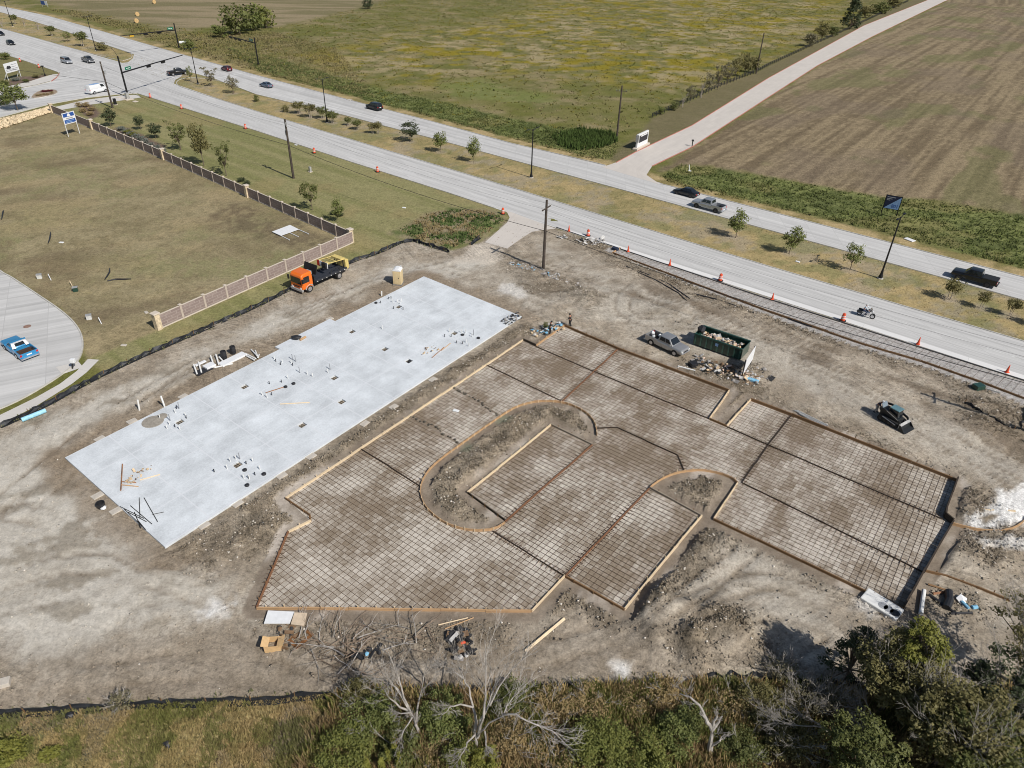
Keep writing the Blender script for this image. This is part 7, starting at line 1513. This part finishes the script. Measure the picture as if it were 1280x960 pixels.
rubbish(G(740, 303), .3, 2.2, 1.2, .1, 46, 'broken white kerb pieces below the first road drum', {0: .5, 6: .4, 3: .1}, (.15, .5)); rubbish(G(703, 297), .3, .8, .5, .1, 12, 'crumpled white bag on the mound by the apron', {0: .9, 6: .1}, (.15, .4)); rubbish(G(668, 338), -.6, 4.0, .8, .05, 70, 'row of white rubble at the foot of the wooden pole', {0: .35, 6: .5, 5: .15}, (.08, .3)); rubbish(G(705, 352), -.7, 4.0, .8, .05, 60, 'row of grey and white rubble right of the wooden pole', {0: .4, 6: .4, 3: .2}, (.08, .3))
slabbox((769, 312.5), .9, .7, .4, RA, mat('navy_tarp', (.02, .03, .06)), 'navy bag at the head of the rebar strip', 'bag', 'bag')
for i, (a, b) in enumerate((((993, 513), (1033, 533)), ((996, 513), (1035, 532)), ((999, 517), (1034, 536)))): stick(a, b, .09, M_cab, ('grey steel pipe of a bundle beside the loader side form', )[0], 'pipe', .12, .12, 'pipe', 8, 'grey pipes bundled beside the forms')
slabbox((1222, 486), 1.1, .8, .55, .3, P_dgreen, 'dark green bag beside the rebar strip', 'bag', 'bag'); stick((1228, 484), (1250, 491), .05, M_cab, 'grey hose trailing from the dark green bag', 'hose', .08, .08, 'hose')
for pts, lb in (([(783, 333), (815, 345), (838, 356), (862, 373)], 'black hose curling down from the strip form, upper one'), ([(790, 337), (820, 350), (848, 366), (858, 376)], 'black hose curling down from the strip form, lower one'), ([(868, 367), (900, 375), (930, 386), (962, 399)], 'long black hose lying below the roadside strip'), ([(985, 398), (1010, 407), (1035, 413)], 'short black hose end below the strip left of the motorcycle')):
    A0 = G(*pts[0]); mb = MB(); q_ = [G(x, y, .1)-A0 for x, y in pts]; mb.tube([q_[0]]+[a.lerp(b, t) for a, b in zip(q_[:-1], q_[1:]) for t in (.5, 1)], .07, 6); o = mb.build('hose', M_blk, loc=A0); tag(o, lb, 'hose')
# white plastic chamber with round holes
A_, B_ = np.array(g2(1079, 744)), np.array(g2(1124, 772)); L = np.linalg.norm(B_-A_); an = math.atan2(*(B_-A_)[::-1]); r = thing('plastic_chamber', 'white plastic chamber with round holes at the end of the right wing', 'chamber', (A_[0], A_[1], 0), an)
mb = MB(); mb.box(0, L, -.7, .7, 0, .32); mb.build('shell', M_pvc, r, bevel=.08)
for x in (L*.55, L*.7, L*.87): mb = MB(); mb.cyl((x, -.15, .3), (x, -.15, .335), .34, n=18); mb.build('hole_disc', M_blk if x > L*.8 else M_grey, r)  # flat grey and black discs paint the shade inside the open holes
stick((1155, 738), (1151, 767), .16, M_pvc, 'white pipe lying on gravel right of the tall dark form', 'pipe', .18, .18, 'pipe', 12)
mb = MB(); A0 = G(1186, 739); mb.tube([G(1186, 739, .3)-A0, G(1187, 750, .3)-A0, G(1183, 760, .3)-A0], .28, 10); o = mb.build('drain_pipe', M_blk, loc=A0); tag(o, 'short fat black drain pipe on the gravel', 'pipe')
stick((1161, 743), (1196, 768), .12, M_blk, 'long thin black hose crossing the gravel', 'hose', .14, .14, 'hose'); stick((1188, 767), (1215, 766), .1, M_blk, 'black pipe lying at the tree end of the gravel', 'pipe', .12, .12, 'pipe'); stick((1202, 752), (1211, 761), .14, RUB[5], 'blue pipe stub on the gravel, longer one', 'pipe', .15, .15, 'pipe'); stick((1215, 759.5), (1221, 758.5), .16, RUB[5], 'blue pipe stub on the gravel, shorter one', 'pipe', .17, .17, 'pipe')
stick((1160, 730), (1185, 738), .09, W_br, 'brown board on the gravel', 'board', .1, .1, 'board', 4); stick((1166, 742), (1182, 740), .12, W_rl, 'rust board under the black drain pipe', 'board', .1, .1, 'board', 4)
mb = MB(); mb.rock((0, 0, .1), .5, .6, 4); o = mb.build('white_bucket', M_wht, loc=G(1201, 750)); tag(o, 'white tub lid on the gravel by the blue stub', 'lid')
# front left: boards, crate, rusty frames, plank
A0 = G(338, 779); q = [G(x, y, .3)-A0 for x, y in ((330, 779), (362, 779), (368, 764.5), (335, 763))]; mb = MB(); mb.add(q+[v-Vector((0, 0, .09)) for v in q], [(0, 1, 2, 3), (7, 6, 5, 4), (0, 4, 5, 1), (1, 5, 6, 2), (2, 6, 7, 3), (3, 7, 4, 0)]); o = mb.build('foam_board', M_wht, loc=A0); tag(o, 'white foam board leaning on the front form', 'board')
A0 = G(370, 781); q = [G(x, y, .4)-A0 for x, y in ((363.5, 780), (380, 782), (384, 766), (368, 765.5))]; mb = MB(); mb.add(q+[v-Vector((0, 0, .05)) for v in q], [(0, 1, 2, 3), (7, 6, 5, 4), (0, 4, 5, 1), (1, 5, 6, 2), (2, 6, 7, 3), (3, 7, 4, 0)]); o = mb.build('plywood', mat('plywood', alb(206, 186, 160), var=.08), loc=A0); tag(o, 'square plywood sheet lying on the white board', 'plywood')
r = thing('cardboard_box', 'open tan cardboard box on the dirt below the white board', 'box', G(343, 809), .1); M_card = mat('cardboard', alb(208, 172, 122), var=.08)
mb = MB(); mb.box(-.55, .55, -.42, -.38, 0, .6); mb.box(-.55, .55, .38, .42, 0, .6); mb.box(-.55, -.51, -.38, .38, 0, .6); mb.box(.51, .55, -.38, .38, 0, .6); mb.box(-.51, .51, -.38, .38, 0, .03); mb.build('sides', M_card, r)
for x0, x1, an_ in ((-.55, -.1, .4), (.1, .55, -.4)): mb = MB(); mb.box(-.25, .25, -.42, .42, 0, .02, Matrix.Translation(((x0+x1)/2*1.6, 0, .62)) @ Matrix.Rotation(an_, 4, 'Y')); mb.build('flap', M_card, r)
M_rust = mat('rust', alb(122, 82, 46), var=.3, scale=4)
r = thing('rusty_frame', 'square rusty steel frame lying by the brush pile', 'frame', G(376, 798), .9); mb = MB(); mb.box(-.75, .75, -.5, -.28, 0, .1); mb.box(-.75, .75, .28, .5, 0, .1); mb.box(-.75, -.5, -.28, .28, .0, .1); mb.box(.5, .75, -.28, .28, 0, .1); mb.build('bars', M_rust, r)
rubbish(G(364, 795), .4, .8, 1.0, .03, 22, 'rusty scrap iron beside the square frame', {4: .8, 3: .2}, (.12, .35), name='scrap_iron', cat='scrap')
stick((656, 814), (705, 773), .14, W_lt, 'long pale plank lying on the dirt, pointing at the front corner', 'plank', .12, .12, 'plank', 4)
stick((548, 781), (585, 772), .05, W_lt, 'thin pale lath at the front form, left one', 'lath', .1, .15, 'lath', 4); stick((556, 786), (592, 772), .05, W_or, 'thin pale lath at the front form, right one', 'lath', .1, .15, 'lath', 4)
rubbish(G(577, 808), .3, .75, 1.1, .15, 46, 'heap of black bags with red and orange scraps on the dirt', {3: .7, 4: .15, 0: .1, 6: .05}, (.15, .4), dome=.4)
mb = MB(); mb.box(-.17, .17, -.09, .09, .35, .46); o = mb.build('red_can', M_or, loc=G(579, 808, .25), rot=(0, 0, .4), bevel=.05); tag(o, 'orange-red fuel can on the black bag heap', 'fuel can')
rubbish(G(457, 818), .2, 1.0, .35, .1, 14, 'dark blue tarp scraps in the brush pile', {3: .9, 5: .1}, (.2, .4), name='tarp_scraps', cat='tarp')
for px, lb in (((88, 895), 'black bag in the grass just below the silt fence'), ((210, 932), 'black and white bag in the front grass')):
    mb = MB(); mb.rock((0, 0, .12), .34, .7, px[0]); o = mb.build('rubbish_bag', M_blk, loc=G(*px)); tag(o, lb, 'bag')
slabbox((4, 856), .9, .6, .35, .4, M_pad, 'pale boulder at the left edge above the silt fence', 'boulder', 'boulder')
for px, s, lb in (((127, 634), .5, 'black white-lidded bucket at the near left end of the slab'),):
    r = thing('bucket', lb, 'bucket', G(*px)); mb = MB(); mb.lathe([(.02, 0), (.3, 0), (.36, .5), (.3, .5), (.28, .1), (.02, .1)], 12); mb.build('shell', M_blk, r); mb = MB(); mb.rock((.3, -.2, .12), .3, .5, 2); mb.build('lid', M_wht, r)

# ------------------------------------------------------------------ brush pile and dead trees
M_dead = mat('dead_bark', alb(158, 152, 145), var=.25, scale=3, bump=.3); M_twig = mat('dead_twigs', alb(136, 118, 100), var=.3, scale=3)
def limb(mb, a, d, L, r, depth, rs, n=5, spread=.6, droop=0.0):
    pts = [Vector(a)]; dd = Vector(d).normalized()
    for i in range(4):
        dd = (dd+Vector((rs.uniform(-.22, .22), rs.uniform(-.22, .22), rs.uniform(-.15, .2)-droop))).normalized(); pts.append(pts[-1]+dd*L/4)
    mb.tube(pts, [r, r*.85, r*.68, r*.5, r*.3], 6 if r > .05 else 3, cap=False)
    if depth:
        for k in range(n):
            t = rs.uniform(.25, 1.0); i = min(3, int(t*4)); p = pts[i].lerp(pts[i+1], t*4-i); nd = (dd+Vector((rs.uniform(-1, 1), rs.uniform(-1, 1), rs.uniform(-.5, .9)))*spread).normalized()
            limb(mb, p, nd, L*rs.uniform(.35, .65), max(r*.45, .008), depth-1, rs, max(2, n-1), spread, droop)
def dead_tree(base, limbs, label, r0, twigs=2, nt=5):
    """limbs: pixel polylines (px, py, forward offset in metres) on upright planes through the trunk"""
    P = G(*base); r = thing('dead_tree', label, 'dead tree', P, 0, None); rs = random.Random(base[0])
    for li, L in enumerate(limbs):
        pts = [VP(x, y, P.y+o)-P for x, y, o in L]; mb = MB(); n = len(pts)
        rad0 = r0 if li == 0 else r0*L[0][2]*0+r0*(.62 if li < 4 else .42)
        q = []
        for i in range(n-1):
            for t in (0, .5): q.append(pts[i].lerp(pts[i+1], t)+(Vector((rs.uniform(-.07, .07), rs.uniform(-.07, .07), rs.uniform(-.05, .05))) if i+t > 0 else Vector()))
        q.append(pts[-1]); mb.tube(q, [rad0*(1-.78*i/(len(q)-1)) for i in range(len(q))], 7); o = mb.build('trunk' if li == 0 else 'limb', M_dead, r)
        tb = MB(); Lt = sum((b-a).length for a, b in zip(q[:-1], q[1:]))
        for k in range(nt):
            i = rs.randint(len(q)//2, len(q)-2); a = q[i]; d = (q[i+1]-q[i]).normalized()+Vector((rs.uniform(-.8, .8), rs.uniform(-.8, .8), rs.uniform(-.4, .7))); limb(tb, a, d, Lt*rs.uniform(.18, .4), .014, twigs, rs, 5)
        if nt: tb.build('twigs', M_dead, r)['kind'] = 'stuff'
    return r
dead_tree((526, 922), [[(526, 922, 0), (520, 906, .2), (513, 890, .3)], [(513, 890, .3), (505, 872, .5), (497, 845, 1.0), (484, 812, 1.5)], [(514, 893, .3), (500, 884, .0), (488, 873, .0), (482, 866, -.2)], [(520, 905, .2), (523, 885, .6), (527, 862, 1.0), (536, 822, 1.5)], [(514, 892, .2), (500, 870, .6), (490, 852, .8), (474, 838, 1.0)], [(513, 890, .2), (502, 892, -.4), (494, 896, -.6)], [(515, 897, 0), (506, 912, -1.0), (496, 930, -1.6)], [(505, 872, .5), (495, 860, .9), (478, 848, 1.3), (462, 845, 1.6)]], 'leaning grey dead tree, left of the two bare trees at the front', .125, nt=9)
dead_tree((596, 938), [[(596, 938, 0), (596, 925, .1), (594, 912, .1)], [(594, 912, .1), (594, 890, .4), (591, 882, .6), (586, 860, 1.2), (580, 848, 1.4), (572, 832, 2)], [(597, 922, 0), (602, 900, .4), (610, 880, .8), (617, 862, 1.2), (632, 830, 2.0)], [(598, 920, 0), (604, 895, -.2), (607, 870, .4), (607, 845, 1.0), (606, 800, 2.0)], [(600, 915, 0), (612, 905, -.3), (628, 894, -.5), (640, 872, .2), (656, 858, .6)], [(612, 882, .5), (622, 860, 1.0), (640, 836, 1.6), (660, 815, 2)], [(591, 884, .5), (575, 880, .3), (562, 884, .0), (552, 894, -.3)], [(628, 894, -.5), (645, 892, -.8), (660, 902, -1.2), (690, 915, -1.4), (712, 935, -1.8)], [(594, 918, 0), (585, 928, -.7), (578, 940, -1.2), (572, 952, -1.5)], [(606, 914, -.2), (607, 930, -1.0), (611, 942, -1.4)], [(580, 848, 1.4), (568, 842, 1.6), (560, 840, 1.8)]], 'large pale dead tree with many limbs at the front centre', .15, nt=10)
dead_tree((888, 943), [[(888, 943, 0), (889, 925, .1), (890, 912, .2)], [(890, 912, .2), (884, 902, .3), (881, 897, .4), (874, 880, .9), (862, 870, 1.2), (850, 867, 1.5)], [(890, 912, .2), (893, 902, .3), (896, 892, .5)], [(891, 911, .2), (898, 903, .3), (903, 895, .5)], [(889, 932, 0), (899, 926, -.2), (906, 918, 0)], [(881, 897, .4), (876, 893, .5), (875, 889, .5)]], 'pale dead stump with forked top in the brush at front right', .22, nt=6)
dead_tree((1010+30, 925), [[(1045, 925, 0), (1030, 910, .2), (1010, 898, .5), (990, 885, 1)], [(1030, 910, .2), (1010, 908, -.3), (985, 905, -.4), (965, 900, 0)]], 'grey fallen dead branch in the dark brush at right', .08, nt=12)
dead_tree((1110, 925), [[(1110, 925, 0), (1095, 905, .4), (1075, 888, 1), (1050, 882, 1.4)], [(1095, 905, .4), (1085, 880, 1.0), (1078, 868, 1.5)], [(1110, 925, 0), (1100, 925, -.5), (1085, 915, -.3), (1070, 900, .5)]], 'grey dead branches under the right-hand trees', .09, nt=12)
rs = random.Random(3)
def brush(center, ext, label, n, seed):
    r_ = thing('brush_pile', label, 'brush pile', G(*center)); rs = random.Random(seed)
    for i in range(n):
        mb = MB(); a = Vector((rs.uniform(-ext[0], ext[0]), rs.uniform(-ext[1], ext[1]), rs.uniform(.05, .5))); th = rs.uniform(0, 6.28); limb(mb, a, (math.cos(th), math.sin(th), .1), rs.uniform(1.2, 3.0), rs.uniform(.025, .055), 1, rs, 4, .7, .08)
        for j, v in enumerate(mb.v):
            if v[2] < .03: mb.v[j] = (v[0], v[1], .03+rs.uniform(0, .05))
        mb.build('branch', M_dead if i % 3 == 0 else M_twig, r_)
    return r_
brush((405, 808), (2.0, 1.0), 'curling dead branches, left part of the brush pile', 16, 1); brush((428, 812), (.9, 1.0), 'pale tangle of branches in the middle of the brush pile', 14, 2); brush((483, 806), (2.9, 1.4), 'brown branches, right part of the brush pile', 26, 3); brush((440, 836), (1.5, .7), 'loose twigs below the brush pile', 7, 4)

# ------------------------------------------------------------------ foreground trees and bushes
def big_tree(base, h, rx, rz, zc, leaf, label, nclump, nleaf, ls, seed, group=None, name='tree', cat='tree', r0=.16, shape='oval', bare=0, cr=None, off=(0, 0)):
    rs = np.random.default_rng(seed); p = G(*base); p.z = ground_z(p.x, p.y); cs = crown_centers(rs, int(nclump*1.5), rx, rz, zc, shape)+np.array([off[0], off[1], 0]); cs[:, 2] = np.maximum(cs[:, 2], .25)
    r = thing(name, label, cat, p, 0, group); V, Fx = leaf_arrays(rs, cs, (cr or rx*.24)*rs.uniform(.4, 1.4, len(cs)), int(nleaf*(1.35 if name == 'tree' else 1.5)), ls*.62); V[:, 2] = np.maximum(V[:, 2], .03)
    me = npmesh('crown', V, Fx); link('crown', me, LM[leaf], r); tb = trunk_mb(rs, max(.2, zc-rz*.9), cs, r0, 1 if name == 'tree' else 4, 26 if name == 'tree' else 14); tb.build('trunk', M_bark, r)
    if bare:
        rr_ = random.Random(seed); tw = MB()
        for k in range(bare):
            c = Vector(cs[rr_.randrange(len(cs))]); d = Vector((c.x, c.y, max(.2, c.z-zc+rz)))
            limb(tw, c*.6+Vector((0, 0, zc*.3)), d, rx*rr_.uniform(.5, .9), .025, 2, rr_, 4, .6)
        tw.build('bare_twigs', M_dead, r)['kind'] = 'stuff'
    return r
FGT = 'trees crowding the front right corner'
big_tree((1098, 893), 7.5, 2.6, 2.9, 4.6, 'dolive', 'olive tree with a yellow-green tip beside the white chamber', 60, 9000, .26, 11, FGT, bare=30)
big_tree((1108, 886), 8.0, 1.6, 1.3, 6.9, 'yel', 'yellow-green leafy top above the white chamber', 26, 3200, .24, 12, FGT, r0=.1)
big_tree((1165, 960), 7.5, 3.3, 2.6, 4.6, 'dolive', 'large olive tree in the middle of the front right trees', 70, 11000, .26, 13, FGT, bare=36)
big_tree((1178, 985), 6.5, 2.6, 2.0, 4.6, 'olive', 'olive tree at the bottom edge of the front right trees', 50, 8000, .25, 14, FGT, bare=14)
big_tree((1060, 985), 5.0, 2.4, 1.9, 3.4, 'olive', 'olive bushy tree at the bottom edge, left of the front right trees', 46, 7000, .24, 15, FGT)
big_tree((1236, 1000), 6.0, 2.2, 2.0, 4.2, 'bright', 'bright green tree in the bottom right corner', 44, 7000, .26, 16, FGT)
big_tree((1232, 915), 6.5, 2.6, 2.2, 4.6, 'dark', 'dark shaded tree at the right, behind the large olive tree', 50, 7000, .26, 17, FGT, bare=30)
big_tree((1268, 855), 8.0, 3.2, 2.6, 5.2, 'dolive', 'thin grey-green tree overhanging the dirt at the right edge', 44, 3600, .22, 18, FGT, bare=60)
big_tree((1290, 930), 7.0, 3.0, 2.6, 4.4, 'dark', 'dark tree cut off by the right edge', 50, 7000, .26, 19, FGT, bare=30)
big_tree((1056, 850), 5.5, 1.7, 2.1, 3.0, 'dark', 'dark upright tree by the crumpled silt fence', 34, 3200, .2, 20, FGT, bare=24, shape='cone')
BU = 'bushes in the front brush'
for b, rx, rz, zc, lf, n, lb, br in [((745, 945), 2.1, 1.0, 1.2, 'bright', 7000, 'largest bright green bush at the front centre', 0), ((800, 960), 2.0, 1.0, 1.2, 'bright', 6000, 'bright green bush at the bottom, right of the largest one', 0), ((845, 925), 1.6, .8, 1.0, 'green', 4200, 'green bush left of the pale stump', 0), ((862, 900), 1.1, .6, .8, 'olive', 2400, 'small olive bush above the pale stump', 0), ((430, 950), 1.8, .9, 1.0, 'bright', 6000, 'dark green bush at the bottom left of the brush', 0), ((462, 905), 1.9, .8, 1.0, 'green', 5200, 'green bush at the left end of the brush band', 6), ((448, 875), 1.2, .6, .8, 'dolive', 3000, 'dark bush at the silt fence, left end of the brush', 10), ((500, 940), 1.5, .7, .8, 'olive', 3600, 'olive bush below the leaning dead tree', 4), ((555, 905), 1.8, .8, 1.0, 'green', 5200, 'green bush between the two dead trees', 0), ((545, 948), 1.5, .6, .7, 'brown', 3400, 'brown bush at the bottom between the dead trees', 10), ((640, 925), 1.7, .7, .9, 'brown', 3600, 'brown bush right of the large dead tree', 16), ((640, 880), 1.4, .7, .8, 'olive', 3200, 'olive bush behind the large dead tree limbs', 4), ((690, 888), 1.5, .7, .9, 'brown', 3400, 'tan bush along the front silt fence', 10), ((735, 885), 1.6, .7, .8, 'brown', 3600, 'brown bush above the largest bright green bush', 8), ((790, 878), 1.5, .7, .8, 'brown', 3600, 'tan dry bush below the white lime spot', 6), ((830, 872), 1.4, .7, .8, 'brown', 3000, 'tan dry bush left of the crumpled silt fence', 8), ((915, 880), 1.5, .7, .8, 'brown', 3200, 'brown bush right of the pale stump', 10), ((950, 890), 1.7, .8, .9, 'dolive', 3800, 'dark olive bush right of the pale stump', 14), ((925, 945), 1.6, .7, .8, 'olive', 3600, 'olive bush at the bottom right of the stump', 6), ((985, 935), 1.8, .9, 1.1, 'dolive', 4200, 'dark brush below the fallen branch', 26), ((1000, 880), 1.5, .7, .9, 'grey', 1600, 'grey leafless brush beside the fallen branch', 40), ((1035, 890), 1.5, .8, 1.0, 'grey', 1500, 'grey leafless brush left of the olive tree', 40), ((975, 845), 1.3, .6, .7, 'grey', 900, 'grey twiggy brush on the dirt by the silt fence', 30), ((690, 950), 1.5, .7, .8, 'brown', 3200, 'brown brush at the bottom left of the bright green bush', 18), ((8, 950), 1.3, .6, .7, 'yel', 3200, 'yellow-green bush in the bottom left corner', 0), ((65, 946), .6, .4, .4, 'yel', 900, 'small yellow-green weed in the front left grass', 0), ((152, 882), .9, .5, .6, 'grey', 500, 'small twiggy weed on the silt fence', 14), ((575, 955), 1.2, .8, .9, 'bright', 2600, 'fresh green bush at the bottom below the large dead tree', 0), ((605, 962), 1.0, .7, .8, 'yel', 1800, 'yellow-green bush at the bottom under the dead tree', 0)]:
    big_tree(b, 0, rx*.92, rz*(.6 if lf == 'brown' else 1), zc*(.6 if lf == 'brown' else 1), lf, lb, 30, int(n*(.6 if lf == 'brown' else .75)), .17, b[0], BU, 'bush', 'bush', .03, bare=br, cr=rx*.34)
# tall fresh weeds at the bottom edge
for i, (x, y, s) in enumerate(((486, 955, 1.0), (494, 948, 1.2), (478, 966, 1.0), (447, 958, .8), (460, 965, .9), (500, 962, 1.1))):
    rsn = np.random.default_rng(900+i); n = 120; z = rsn.random(n)*1.6*s; a = rsn.random(n)*6.28; rad = .22*(1-z/(1.7*s))+.03; cs = np.stack([np.cos(a)*rad, np.sin(a)*rad, z], 1); V, Fx = leaf_arrays(rsn, cs, .04, n*3, .17); r_ = thing('tall_weed', 'tall fresh green weed spire at the bottom edge of the brush', 'weed', G(x, y), 0, 'tall green weeds at the bottom edge'); link('leaves', npmesh('leaves', V, Fx), LM['yel'], r_); mb = MB(); mb.cyl((0, 0, 0), (0, 0, 1.6*s), .02, .008, 5); mb.build('stem', M_bark, r_)

# ------------------------------------------------------------------ grass, weeds, clods: masses nobody could count
M_grass = vcolmat('grass_blades', rough=.8, trans=.4)
def tufts(name, pts, h, wd, blades, colf, seed, spread=.5, kind='stuff'):
    rs = np.random.default_rng(seed); n = len(pts); hh = np.broadcast_to(h, n)*(.6+.8*rs.random(n)); ww = np.broadcast_to(wd, n); z0 = ground_zs(pts[:, 0], pts[:, 1]); Vs, Cs = [], []
    for b in range(blades):
        a = rs.random(n)*6.283; o = (rs.random((n, 2))-.5)*ww[:, None]*1.2; l = rs.random(n)*spread+.08; hb = hh*(.6+.5*rs.random(n)); bw = ww*.22*(.6+.8*rs.random(n))
        c, s = np.cos(a), np.sin(a); bx, by = pts[:, 0]+o[:, 0], pts[:, 1]+o[:, 1]
        p0 = np.stack([bx-s*bw, by+c*bw, z0-.02], 1); p1 = np.stack([bx+s*bw, by-c*bw, z0-.02], 1); p2 = np.stack([bx+c*hb*l, by+s*hb*l, z0+hb*np.sqrt(np.maximum(.05, 1-l*l))], 1)
        Vs.append(np.stack([p0, p1, p2], 1)); cc = colf*(.95+.7*rs.random(n))[:, None]; Cs.append(np.repeat(cc[:, None, :], 3, 1))
    V = np.concatenate(Vs).reshape(-1, 3); Cc = np.clip(np.concatenate(Cs).reshape(-1, 3), .004, .85); me = npmesh(name, V, np.arange(len(V)).reshape(-1, 3), Cc); return tag(link(name, me, M_grass), kind=kind)
def scatter(poly, n, seed, inset=0.0):
    rs = np.random.default_rng(seed); P = np.array(poly); lo, hi = P.min(0), P.max(0); out = np.zeros((0, 2))
    while len(out) < n:
        q = lo+(hi-lo)*rs.random((n*2, 2)); k = inside(q[:, 0], q[:, 1], poly); out = np.concatenate([out, q[k]])
    return out[:n]
def mixcol(pts, tint, amt):
    c = ground_cols(pts[:, 0], pts[:, 1]); return c*(1-amt)+np.asarray(tint)*amt
VIEW = WP([(-40, 870), (0, 893), (430, 866), (640, 866), (790, 858), (880, 856), (1000, 858), (1100, 864), (1290, 866), (1330, 975), (-60, 975)])
p = scatter(VIEW, 26000, 1); vm = fbm(p[:, 0]/1.6, p[:, 1]/1.6, 5, 3); tall = inside(p[:, 0], p[:, 1], WP([(425, 860), (1300, 850), (1400, 990), (360, 990)]))
tufts('front_grass', p, np.where(tall, .5+.3*vm, .16+.22*vm), np.where(tall, .34, .2), 4, np.where((vm > .52)[:, None], mixcol(p, alb(104, 110, 52), .6), mixcol(p, alb(172, 150, 102), .45)), 2)
p = scatter(VIEW, 15000, 3); k = inside(p[:, 0], p[:, 1], WP([(425, 860), (1300, 850), (1400, 990), (360, 990)])); p = p[k]; vm = fbm(p[:, 0]/1.1, p[:, 1]/1.1, 8, 3)
tufts('dry_brush_stalks', p, .85, .32, 5, np.where((vm > .56)[:, None], alb(104, 108, 52), np.where((vm > .42)[:, None], alb(168, 144, 98), alb(134, 112, 80))), 4, .85)
p = np.concatenate([scatter(DITCH_R, 5200, 5), scatter(DITCH_L, 6500, 6)]); vm = fbm(p[:, 0]/3, p[:, 1]/3, 9, 3); tufts('ditch_weeds', p, .12+.4*fbm(p[:, 0]/6, p[:, 1]/6, 19, 3), .7, 4, mixcol(p, alb(92, 104, 54), .5)*(.6+.75*vm[:, None]), 7, .75)
kerbside = [tuple(q) for q in FAR_UP]
MEADOW = WP([(70, 14), (200, 45), (300, 84), (420, 112), (560, 145), (700, 172), (760, 185), (770, 178), (815, 146), (895, 108), (960, 80), (1060, 34), (1130, -2), (1180, -30), (520, -30), (455, 8), (345, 34), (215, 36), (95, 12)])
p = scatter(MEADOW, 30000, 8); vm = fbm(p[:, 0]/5, p[:, 1]/9, 11, 4); c = mixcol(p, alb(96, 100, 46), .35); c = np.where((vm > .56)[:, None], mixcol(p, alb(134, 122, 36), .5), c); c = np.where((vm < .42)[:, None], mixcol(p, alb(160, 146, 104), .5), c)
tufts('meadow_weeds', p, .38, .9, 4, c, 9, .7)
tg = WP([(60, 12), (150, 36), (230, 64), (330, 92), (400, 106), (470, 122), (420, 60), (340, 40), (215, 42), (95, 14)]); p = scatter(tg, 5500, 10); tufts('tall_tan_grass', p, .5, .9, 4, mixcol(p, alb(146, 134, 92), .6), 11, .75)
p = scatter(PLOUGH, 9000, 12); k = p[:, 1] < 330; tufts('plough_stubble', p[k], .12, .5, 3, mixcol(p[k], alb(168, 150, 116), .5), 13, .9)
p = scatter(MED, 9000, 14); tufts('median_grass', p, .1, .5, 3, mixcol(p, alb(160, 144, 98), .3), 15, .8)
p = scatter(LOT, 9000, 16); tufts('lot_grass', p, .08, .36, 3, mixcol(p, alb(150, 136, 102), .4), 17, .85)
wdp = WP([(500, 288), (535, 268), (570, 262), (612, 264), (628, 276), (605, 295), (565, 310), (520, 300)]); p = scatter(wdp, 900, 18); tufts('apron_weeds', p, .35, .6, 4, np.where((fbm(p[:, 0]/2, p[:, 1]/2, 3, 2) > .5)[:, None], alb(80, 100, 50), alb(146, 130, 92)), 19, .7)
cat = WP([(690, 168), (725, 160), (765, 165), (772, 176), (750, 184), (715, 186), (700, 180)]); p = scatter(cat, 900, 20); tufts('reeds', p, 1.0, .7, 4, np.broadcast_to(alb(76, 94, 44), (900, 3)), 21, .4)
p = np.concatenate([scatter(VIEW, 1500, 22)[:900]]); 
e = np.concatenate([resample(WP(SILT_TOP), .3), resample(WP(SILT_BOT), .3)]); e = e+rng.normal(size=e.shape)*.35; tufts('fence_foot_weeds', e, .28, .35, 4, mixcol(e, alb(100, 110, 56), .6), 23, .6)
# clods and gravel on the bare soil
def clods(name, n, seed, smin, smax, weight):
    rs = np.random.default_rng(seed); base = np.array([(1, 0, 0), (-1, 0, 0), (0, 1, 0), (0, -1, 0), (0, 0, 1), (0, 0, -1)], float); fx = np.array([(0, 2, 4), (2, 1, 4), (1, 3, 4), (3, 0, 4), (2, 0, 5), (1, 2, 5), (3, 1, 5), (0, 3, 5)])
    cand = rs.choice(len(X), size=n, p=weight/weight.sum()); i, j = cand//nc, cand % nc; sx = np.abs(np.interp(Y[cand], ys, np.gradient(ys))); px = X[cand]+rs.normal(size=n)*.35*np.maximum(sx, .3); py = Y[cand]+rs.normal(size=n)*.35*np.maximum(sx, .3)
    s = smin+(smax-smin)*rs.random(n)**3; a = rs.random(n)*6.28; vs = base[None]*(s[:, None]*(.6+.7*rs.random((n, 6))))[:, :, None]; vs += rs.normal(size=vs.shape)*s[:, None, None]*.18; vs[:, :, 2] *= .7
    c, s_ = np.cos(a)[:, None], np.sin(a)[:, None]; vx = vs[:, :, 0]*c-vs[:, :, 1]*s_; vy = vs[:, :, 0]*s_+vs[:, :, 1]*c
    vs[:, :, 0] = vx+px[:, None]; vs[:, :, 1] = vy+py[:, None]; vs[:, :, 2] += (ground_zs(px, py)+s*.25)[:, None]
    cc = col[cand]*(.8+.35*rs.random(n))[:, None]; pale_ = rs.random(n) < .045; cc = np.where(pale_[:, None], alb(206, 198, 186)[None], cc)
    me = npmesh(name, vs.reshape(-1, 3), (fx[None]+6*np.arange(n)[:, None, None]).reshape(-1, 3), np.repeat(np.clip(cc, .01, .8), 6, 0)); return tag(link(name, me, vcolmat(name+'_soil', rough=.95)), kind='stuff')
area = np.repeat((np.gradient(ys)*half)[:, None], nc, 1).ravel(); inview = (Y > 18) & (Y < 130) & (dm > .5)
clods('soil_clods', 60000, 31, .02, .13, area*inview*(dark**1.5+.015)*(1-white)*(sub < .5)*(subd < -.08)*(slabd < -.05)*(bm_ < .5))
clods('loose_stones', 16000, 32, .015, .07, area*inview*(.25+dark)*(1-.85*pale)*(1-white)*(subd < -.1)*(slabd < -.1)*(bm_ < .5))
